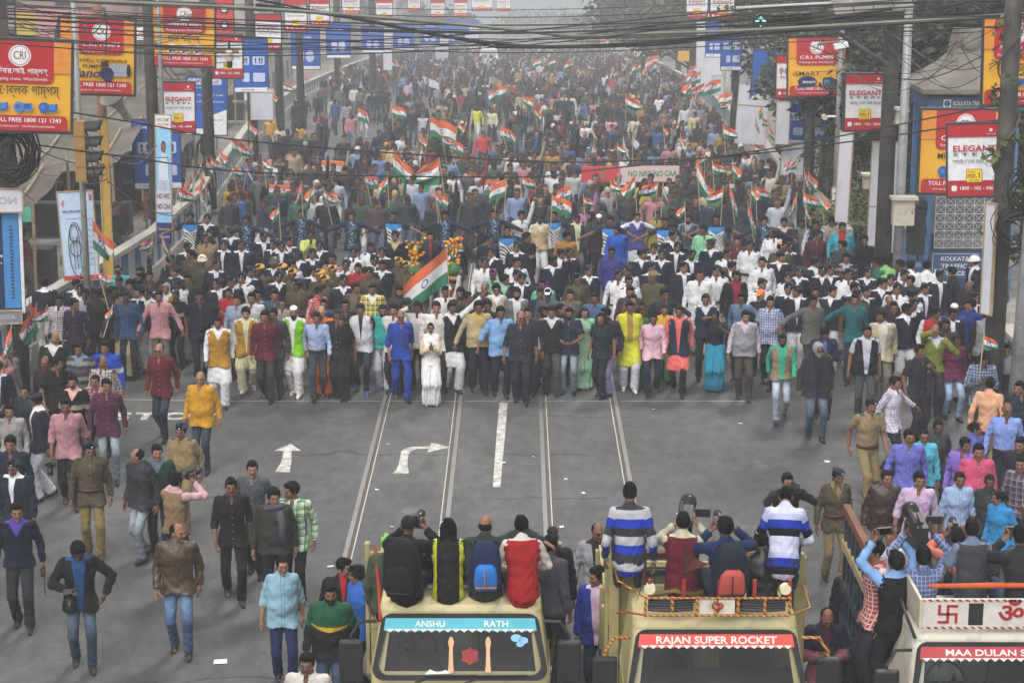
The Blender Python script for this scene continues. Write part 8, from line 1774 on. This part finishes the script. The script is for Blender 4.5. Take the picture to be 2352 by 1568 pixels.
# ================================================================ flags, with their sticks
SAF = lin('d4683a'); WHT = lin('d8d8da'); GRE = lin('2c7450')
def flag_mat(kind):
    key = ('flag', kind)
    if key in MATS: return MATS[key]
    m, t, b = nmat('flag_cloth'); g = N(t); uv = g.new('ShaderNodeUVMap', uv_map='uv').outputs[0]; x, y, z = g.xyz(uv)
    c = g.mix(g.m('GREATER_THAN', y, 1 / 3), GRE, WHT); c = g.mix(g.m('GREATER_THAN', y, 2 / 3), c, SAF)
    def disc(cx, cy, r, col, c, ring=None):
        d = g.m('SQRT', g.m('ADD', g.m('POWER', g.m('MULTIPLY', g.m('SUBTRACT', x, cx), 1.5), 2.0), g.m('POWER', g.m('SUBTRACT', y, cy), 2.0)))
        k = g.m('LESS_THAN', d, r)
        if ring: k = g.m('MULTIPLY', k, g.m('GREATER_THAN', d, ring))
        return g.mix(k, c, col)
    if kind == 'I':
        c = disc(.5, .5, .12, lin('2a4a9a'), c, .08)
    elif kind == 'T':
        for cx, cy, col in ((.30, .62, '2a4a9a'), (.42, .50, '2a4a9a'), (.54, .66, '2a4a9a'), (.62, .44, '2a4a9a'), (.34, .40, '2a4a9a')): c = disc(cx, cy, .115, lin(col), c)
        for cx, cy, col in ((.30, .62, 'd8582a'), (.42, .50, 'd8d8d8'), (.54, .66, '2f8a4a'), (.62, .44, 'd8582a'), (.34, .40, 'd8d8d8')): c = disc(cx, cy, .075, lin(col), c)
        d = g.m('MULTIPLY', g.m('LESS_THAN', g.m('ABSOLUTE', g.m('SUBTRACT', y, .36)), .05), g.m('MULTIPLY', g.m('GREATER_THAN', x, .70), g.m('LESS_THAN', g.m('FRACT', g.m('MULTIPLY', x, 14)), .6))); c = g.mix(d, c, lin('2a4a9a'))
    else:
        c = WHT; k = g.m('MULTIPLY', g.m('LESS_THAN', g.m('FRACT', g.m('MULTIPLY', y, 6)), .4), g.m('LESS_THAN', g.m('FRACT', g.m('MULTIPLY', x, 11)), .6)); c = g.mix(k, c, lin('8a86b8'))
    c = g.mix(.8, c, g.mix(g.ramp(g.noise(uv, 5, 3), .3, .7), (.75, .75, .75), (1, 1, 1)), 'MULTIPLY') if kind != 'x' else c
    g.put(b.inputs['Base Color'], c); b.inputs['Roughness'].default_value = .8
    MATS[key] = m; return m
def flag_mesh(var, kind, sd=0):
    """unit flag, hoist from (0,0,0) down to (0,0,-.67); R/L fly out and droop, r/l hang in folds beside the stick"""
    nx, nz = 14, 8; vs = []; uv = []; w1, w2, w3 = .7 + .35 * sd, 1.2 - .35 * sd, sd * 2.1; sg = 1 if var in 'Rr' else -1; fl = var in 'RL'
    for i in range(nx + 1):
        f = i / nx
        for j in range(nz + 1):
            h = j / nz
            if var == 'd': x = f * .72; z = -.67 * (1 - h) * (1 - .1 * f) - .62 * f - .10 * f * f; yy = .07 * math.sin(f * 8 + h * 2)
            elif fl: x = f * .93; z = -.67 * (1 - h) - .34 * w1 * f ** 1.5 + .04 * math.sin(f * 8 * w2 + h * 2 + w3); yy = .10 * math.sin(f * 9 * w1 + h * 1.5 + w3) * (.3 + f); x -= .10 * f * abs(math.sin(f * 4 + w3))
            else: a = .55 + .0; x = f * (.34 + .14 * sd) + (1 - h) * .10 * f * math.sin(3 * f + w3); z = -.62 * (1 - h) * (1 - .28 * w1 * f) - f * .74 * w2 + .10 * f * f; yy = .09 * math.sin(h * 8 * w1 + f * 5 + w3) * (.3 + f); x += .05 * math.sin(h * 6 + f * 7 + w3) * f
            vs.append((sg * x, yy, z)); uv.append((f, h))
    b = MB(); b.add(vs, [(i * (nz + 1) + j, (i + 1) * (nz + 1) + j, (i + 1) * (nz + 1) + j + 1, i * (nz + 1) + j + 1) for i in range(nx) for j in range(nz)]); me = b.mesh('cloth', flag_mat(kind), True)
    l = me.uv_layers.new(name='uv'); l.data.foreach_set('uv', np.array([uv[lp.vertex_index] for lp in me.loops], np.float32).ravel()); return me
STK = mat('flag_stick', (.42, .33, .20), .8, .2, 6)
FL = '''1026 570 d I 1.75 4|902 345 r I 1.45 19|1008 362 l I 1.65 14|988 269 R I 1.45 -14|1163 194 L I 1.25 30|823 250 R T .95 -6|900 244 R I .95 4|963 310 r T .8 20|1016 312 r T .85 12|1032 322 R T .95 24|1054 280 r I .8 -20|1150 292 R T 1.0 26|960 180 r I .8 8|984 182 R W .9 6|603 362 r I .9 10|1201 220 R I 1.0 16|1228 245 r I 1.0 14|1437 217 r I 1.3 2|1361 292 r I .8 12|1243 135 L I 1.1 -8|1276 135 L I 1.0 -4|1316 140 L I 1.1 -6|1326 155 r T .9 4|1351 148 r T 1.0 -10|1411 152 l T 1.0 6|1428 140 r I 1.0 0|1470 88 L I 2.0 -8|1490 108 L I 2.1 -10|1512 126 L I 1.7 12|1398 86 L T 2.0 0|1471 146 L T 1.2 8|1486 150 l T 1.2 0|1508 140 L T 1.4 -12|1431 315 r W .9 10|1453 312 r W .8 2|1418 330 r I .8 8|1563 310 r I .8 -2|1523 288 r T .7 10|1661 287 r I 1.2 10|1601 362 r I 1.6 6|1620 347 l I 1.0 0|1636 372 r T .9 8|1731 337 l I 1.0 4|1683 370 r I 1.0 10|1733 330 r I 1.0 -5|692 420 l T .9 4|720 422 l I 1.0 3|743 432 r T 1.1 20|838 401 R T .9 18|890 402 l I .9 3|1000 442 r T .9 16|1145 410 L T 1.0 -10|1163 415 L I 1.0 -6|1200 402 r T 1.0 24|1268 450 R T 1.0 -4|1312 425 L T .9 -14|1402 417 r I .7 4|1411 416 r I .7 10|1458 403 l T 1.2 6|1511 415 l T 1.1 -6|1523 420 r T 1.0 -4|1573 467 l I .7 4|1661 430 l I 1.1 -4|1676 427 r T 1.1 14|1726 427 r I .8 -2|1736 425 r T 1.1 4|1718 467 r T 1.1 18|1819 361 l T .9 2|1830 367 l T .8 4|1848 389 r T 1.1 2|1856 392 r T 1.2 18|1845 440 r T 1.2 20|1830 445 l T 1.0 0|1884 445 r I 1.0 14|1750 268 r T 1.1 18|1735 271 r T .9 10|1766 290 r T 1.1 16|1673 233 l T .8 -8|1682 214 L I 1.1 -10|1656 181 L T 1.3 -16|1600 150 L T 1.2 -8|1610 165 L T 1.3 -10|1588 180 l T 1.3 -4|1618 190 l T 1.3 -8|1604 200 l T 1.1 0|503 339 r T 1.2 20|532 315 r T 1.3 22|559 312 r T 1.1 16|579 321 l T 1.0 0|548 330 r T 1.2 18|462 363 l T 1.1 4|473 361 r T 1.1 14|484 360 r T 1.1 12|458 396 r T 1.2 10|441 409 l T 1.1 6|410 431 r T 1.1 10|456 424 r T 1.1 14|470 410 l T 1.0 4|533 378 r T 1.0 18|566 378 r I .9 -14|572 279 r T 1.0 4|350 545 l T .9 -14|372 540 r T .9 6|212 505 r T 1.4 4|226 620 r T .8 16|68 692 r I .9 -14|84 698 l T 1.3 -16|108 704 l I .9 -20|26 750 l T 1.2 -20|258 705 l I .5 -30|2260 768 r T .8 -8|1000 445 R T .7 10|640 470 l T .8 4|1340 450 r T .7 6|1850 470 r T .8 4|620 205 r T 1.2 6|650 190 r I 1.1 4|700 165 r T 1.1 2|780 150 r T 1.2 4|900 140 r T 1.2 6|1590 215 r T 1.0 4'''
LM = [(905, 350, 'the pair of big tricolours'), (764, 385, 'the wide party banner'), (1300, 480, 'the sports shirt chain'), (1450, 395, 'the red slogan banner'), (500, 350, 'the west parapet bundle'), (1840, 400, 'the tall blue board post'), (1750, 290, 'the leaning flag sketch board'), (1095, 250, 'the yellow vest walker'), (1480, 100, 'the far white hoarding'), (620, 300, 'the yellow t-shirt walker'), (1270, 140, 'the white jeep'), (90, 700, 'the blue hoarding'), (360, 550, 'the welcome banner'), (220, 560, 'the event banner'), (2262, 760, 'the stepped end wall'), (1660, 440, 'the big hanging tricolour'), (1020, 600, 'the flag bearer'), (1000, 280, 'the broad flying tricolour'), (700, 440, 'the scooter rider'), (1180, 420, 'the raised white arm'), (1620, 180, 'the small blank placard'), (700, 180, 'the dark lamp pole'), (1150, 200, 'the man in white shirt walking')]
FSEEN = {}
for i, ln in enumerate(FL.split('|')):
    u, v, var, kind, size, tilt = ln.split(); u = float(u); v = float(v); size = float(size) * (.60 if float(size) >= 1.25 else .47); tilt = float(tilt); pl = size * .95 + .30
    zt = 3.0 if v > 250 else 3.2
    if (u < 600 and 300 < v < 600 and u > 330) or (u > 1730 and 250 < v < 480): zt = 2.3
    if u < 130 or u > 2250: zt = 2.2
    if i == 0: zt = 2.9
    p = at(u, v, zt * math.cos(R(tilt)) if abs(tilt) < 60 else zt)
    if i == 0: p = aty(u, v, PBY[(1023, 657)][0].location.y - .25)
    kn = {'I': 'tricolour flag', 'T': 'party flag with flower emblem', 'W': 'white lettered flag'}[kind]; sz = 'big ' if size > 1.15 else 'small ' if size < .7 else ''; ps = {'R': 'flying out', 'L': 'flying back', 'r': 'hanging in folds', 'd': 'sweeping down beside its stick', 'l': 'hanging limp'}[var]
    lm = sorted(LM, key=lambda a: (a[0] - u) ** 2 + (a[1] - v) ** 2)[:4]; lab = None
    for a in lm:
        rel = 'above' if v < a[1] - 45 else 'below' if v > a[1] + 45 else 'beside'
        l = '%s%s %s, %s %s' % (sz, kn, ps, rel, a[2])
        if l not in FSEEN: lab = l; break
    if lab is None:
        for w_ in ('second', 'third', 'fourth'):
            lab = '%s%s %s, %s from %s' % (sz, kn, ps, w_, lm[0][2])
            if lab not in FSEEN: break
    FSEEN[lab] = 1
    root = thing('flag', lab, 'flag', p, 'flags carried in the march'); root.rotation_euler = (R(rnd.uniform(-8, 8)), R(-tilt * .6), 0)
    b = cached(('stick', round(pl, 1)), lambda: (lambda m: (m.tube([(0, 0, .04), (0, 0, -round(pl, 1))], .009, 5), m.mesh('stick', STK))[1])(MB())); link('stick', b, root)
    c = link('cloth', cached(('fm', var, kind, i % 3), flag_mesh, var, kind, i % 3), root); c.scale = (size * rnd.uniform(.85, 1.1), size, size); c.rotation_euler = (0, R(tilt * .6), R(rnd.uniform(-35, 35)))
# banners carried across the road
B = Board('party_banner', 'wide party banner with flowers and lettering carried before the dark jackets', 'banner', 738, 370, 790, 403, aty(764, 386, 56).y, 0, 3, .02, 0, WHP); B.rect(-1, .33, 1, 1, ORF); B.rect(-1, -1, 1, -.40, GRF); B.txt('T.M.Y.C', .35, .0, .5, BLU, .01, fit=.9)
for x, z, c in ((-.6, .1, ORF), (-.4, -.1, GRF), (-.5, .35, WHP)): B.oval(x, z, .13, .28, BLU, 'flower'); B.oval(x, z, .09, .19, c, 'flower')
B = Board('party_banner', 'narrow party banner with three flowers stretched low beside the scooter rider', 'banner', 618, 426, 674, 450, 50.5, 0, 2, .02, 0, WHP); B.rect(-1, .33, 1, 1, ORF); B.rect(-1, -1, 1, -.40, GRF)
for x, z, c in ((-.4, .1, ORF), (-.1, -.1, GRF), (.25, .1, ORF)): B.oval(x, z, .10, .30, BLU, 'flower'); B.oval(x, z, .07, .2, c, 'flower')
B = Board('slogan_banner', 'wide pale banner with red and green slogan stretched across the marchers', 'banner', 1335, 382, 1560, 418, 52.5, 0, -.6, .02, 0, simple('c8b0b0', .8, 'print')); B.txt('NO NRC NO CAA', .45, 0, 1.0, GRF, .02, fit=1.0); B.rect(-1, -1, -.2, 1, CRP); B.oval(-.55, 0, .06, .7, simple('8a6a5a', .8, 'print'), 'portrait')
B = Board('slogan_banner', 'yellow cloth banner held up far off by the trees', 'banner', 1557, 118, 1583, 141, 128, 0, 0, .02, 0, simple('c09a2a', .8, 'print'))
# ================================================================ cables
def cable(label, pts, r, group, m=None, mid=6):
    """pts: (u, v, Y) along the cable"""
    P = [aty(u, v, Y) for u, v, Y in pts]; n = len(P); out = []
    for i in range(n - 1):
        p0, p1, p2, p3 = P[max(i - 1, 0)], P[i], P[i + 1], P[min(i + 2, n - 1)]
        for k in range(mid):
            t = k / mid; out.append(.5 * ((2 * p1) + (p2 - p0) * t + (2 * p0 - 5 * p1 + 4 * p2 - p3) * t * t + (3 * p1 - p0 - 3 * p2 + p3) * t ** 3))
    out.append(P[-1]); c0 = out[0]; b = MB(); b.tube([p - c0 for p in out], r, 5); return tag(b.obj('cable', m or M_WIRE, None, False, c0), label, 'cable', group)
GA = 'overhead cables across the road'
cable('black cable sagging lowest over the sports shirt chain', [(-40, 316, 33), (300, 362, 34), (588, 396, 35), (1176, 407, 36), (1350, 392, 36), (1764, 343, 35), (2400, 218, 33)], .014, GA)
cable('black cable sagging second lowest over the marchers', [(-40, 226, 33), (300, 280, 34), (588, 326, 35), (1176, 369, 36), (1420, 370, 36), (1764, 350, 35), (2400, 260, 33)], .014, GA)
q = random.Random(3); M_TH = mat('grey_green_cable', (.16, .16, .13), .6, .2, 3)
cable('thick grey green cable sagging across the white jeep', [(-30, -6, 34), (588, 20, 35), (1000, 52, 36), (1176, 68, 36), (1330, 84, 36), (1480, 78, 36), (1760, 68, 35), (2400, 30, 34)], .035, GA, M_TH)
cable('thick black bundle of cables beside the grey green cable', [(588, 12, 36), (800, 40, 37), (1000, 80, 38), (1176, 104, 38), (1330, 107, 38), (1560, 92, 37), (1764, 66, 36), (2050, 20, 35)], .034, GA)
cable('black bundle running second below the grey green cable', [(560, -6, 36), (860, 52, 37), (1100, 100, 38), (1176, 110, 38), (1500, 104, 37), (1764, 76, 36), (2380, 36, 35)], .020, GA)
for k in range(17):
    v0 = -14 + k * 7.2 + q.uniform(-3, 3); v1 = -20 + (k * 8) % 90 + q.uniform(-6, 6); sg = 18 + q.uniform(0, 62); dY = q.uniform(-2, 3)
    cable(['thin black cable high across the road', 'thin black cable strung slack across the road', 'thin black cable crossing the others over the road'][k % 3], [(-40, v0, 33 + dY), (500, v0 + sg * .55 + 2, 34.5 + dY), (1176, (v0 + v1) / 2 + sg, 36 + dY), (1800, v1 + sg * .55, 35 + dY), (2400, v1, 33 + dY)], q.choice((.006, .008, .010, .013)), GA)
GB = 'cables tangled along the west poles'
for k in range(26):
    u0 = q.choice((10, 15, 30, 200, 246)); v0 = q.uniform(0, 120) if k < 17 else q.uniform(300, 420); u1 = q.choice((240, 360, 480, 180)); v1 = q.uniform(10, 110) if k < 17 else q.uniform(330, 470); sag = q.uniform(10, 60); Y0, Y1 = 33, 36 + (u1 - 100) / 30
    cable('thin brown cable tangled among the west poles', [(u0, v0, Y0), ((u0 * 2 + u1) / 3, (v0 * 2 + v1) / 3 + sag * .8, Y0 * .67 + Y1 * .33), ((u0 + u1 * 2) / 3, (v0 + v1 * 2) / 3 + sag, Y0 * .33 + Y1 * .67), (u1, v1, Y1)], q.choice((.006, .008, .011)), GB, M_WIRE2 if k % 3 else M_WIRE, 5)
for k in range(12):
    u0 = q.uniform(340, 420); v0 = q.uniform(100, 230); u1 = u0 + q.uniform(60, 160); v1 = v0 + q.uniform(-80, 60); sag = q.uniform(20, 60)
    cable('thin grey cable looping between the mini pump sign poles', [(u0, v0, 48), ((u0 + u1) / 2, (v0 + v1) / 2 + sag, 52), (u1, v1, 57)], q.choice((.010, .014)), GB, M_WIRE2, 6)
GC = 'cables strung along the east poles'
for k in range(16):
    u0 = q.choice((2040, 2075, 2312, 1860)); v0 = q.uniform(0, 150); u1 = q.choice((2312, 2350, 2075, 2200)); v1 = q.uniform(0, 160); sag = q.uniform(15, 110)
    if abs(u0 - u1) < 60: u1 = u0 + 160
    cable('thin cable drooping between the east poles', [(u0, v0, 40), ((u0 + u1) / 2, (v0 + v1) / 2 + sag, 37), (u1, v1, 33)], q.choice((.006, .008, .011)), GC, M_WIRE2 if k % 2 else M_WIRE, 7)
def coil(label, u, v, Y, r, n, seed, rx=1.0):
    q = random.Random(seed); root = thing('cable_coil', label, 'cable coil', aty(u, v, Y)); b = MB()
    for k in range(n):
        rr = r * q.uniform(.6, 1.1); ox, oz = q.uniform(-.1, .1), q.uniform(-.12, .12); ph = q.uniform(0, 6); b.tube([(rx * rr * math.cos(a) + ox, q.uniform(-.05, .05) - .2, rr * 1.15 * math.sin(a) + oz + .03 * math.sin(3 * a + ph)) for a in np.linspace(0, 6.28, 15)], q.choice((.008, .011, .014)), 4)
    b.obj('loops', M_WIRE, root)
coil('great tangle of black cable loops on the pole below the Bengali pump sign', 30, 345, 32.4, .42, 26, 1); coil('coil of black cable hung on the thick end pole beside the no walking disc', 2322, 520, 31.0, .26, 16, 2); coil('second coil of cable on the end pole above the disc', 2330, 440, 31.0, .28, 10, 3, .7)
for k in range(9):
    u0 = 20 + q.uniform(-14, 18); cable('cable dangling down the pole below the Bengali pump sign', [(u0, 330, 32.5), (u0 + q.uniform(-20, 30), 400, 32.5), (u0 + q.uniform(-10, 50), q.uniform(410, 470), 32.6)], .008, GB)
# ================================================================ the air
b = MB(); b.box((0, 300, -17), (440, 720, 62)); hz = b.obj('haze', []); tag(hz, kind='stuff')
m = bpy.data.materials.new('haze'); m.use_nodes = True; m.node_tree.nodes.clear(); hv = m.node_tree.nodes.new('ShaderNodeVolumePrincipled'); ho = m.node_tree.nodes.new('ShaderNodeOutputMaterial')
hv.inputs['Color'].default_value = (.92, .96, 1.0, 1); hv.inputs['Density'].default_value = .0016; hv.inputs['Anisotropy'].default_value = 0.0
m.node_tree.links.new(hv.outputs[0], ho.inputs['Volume']); hz.data.materials.append(m)
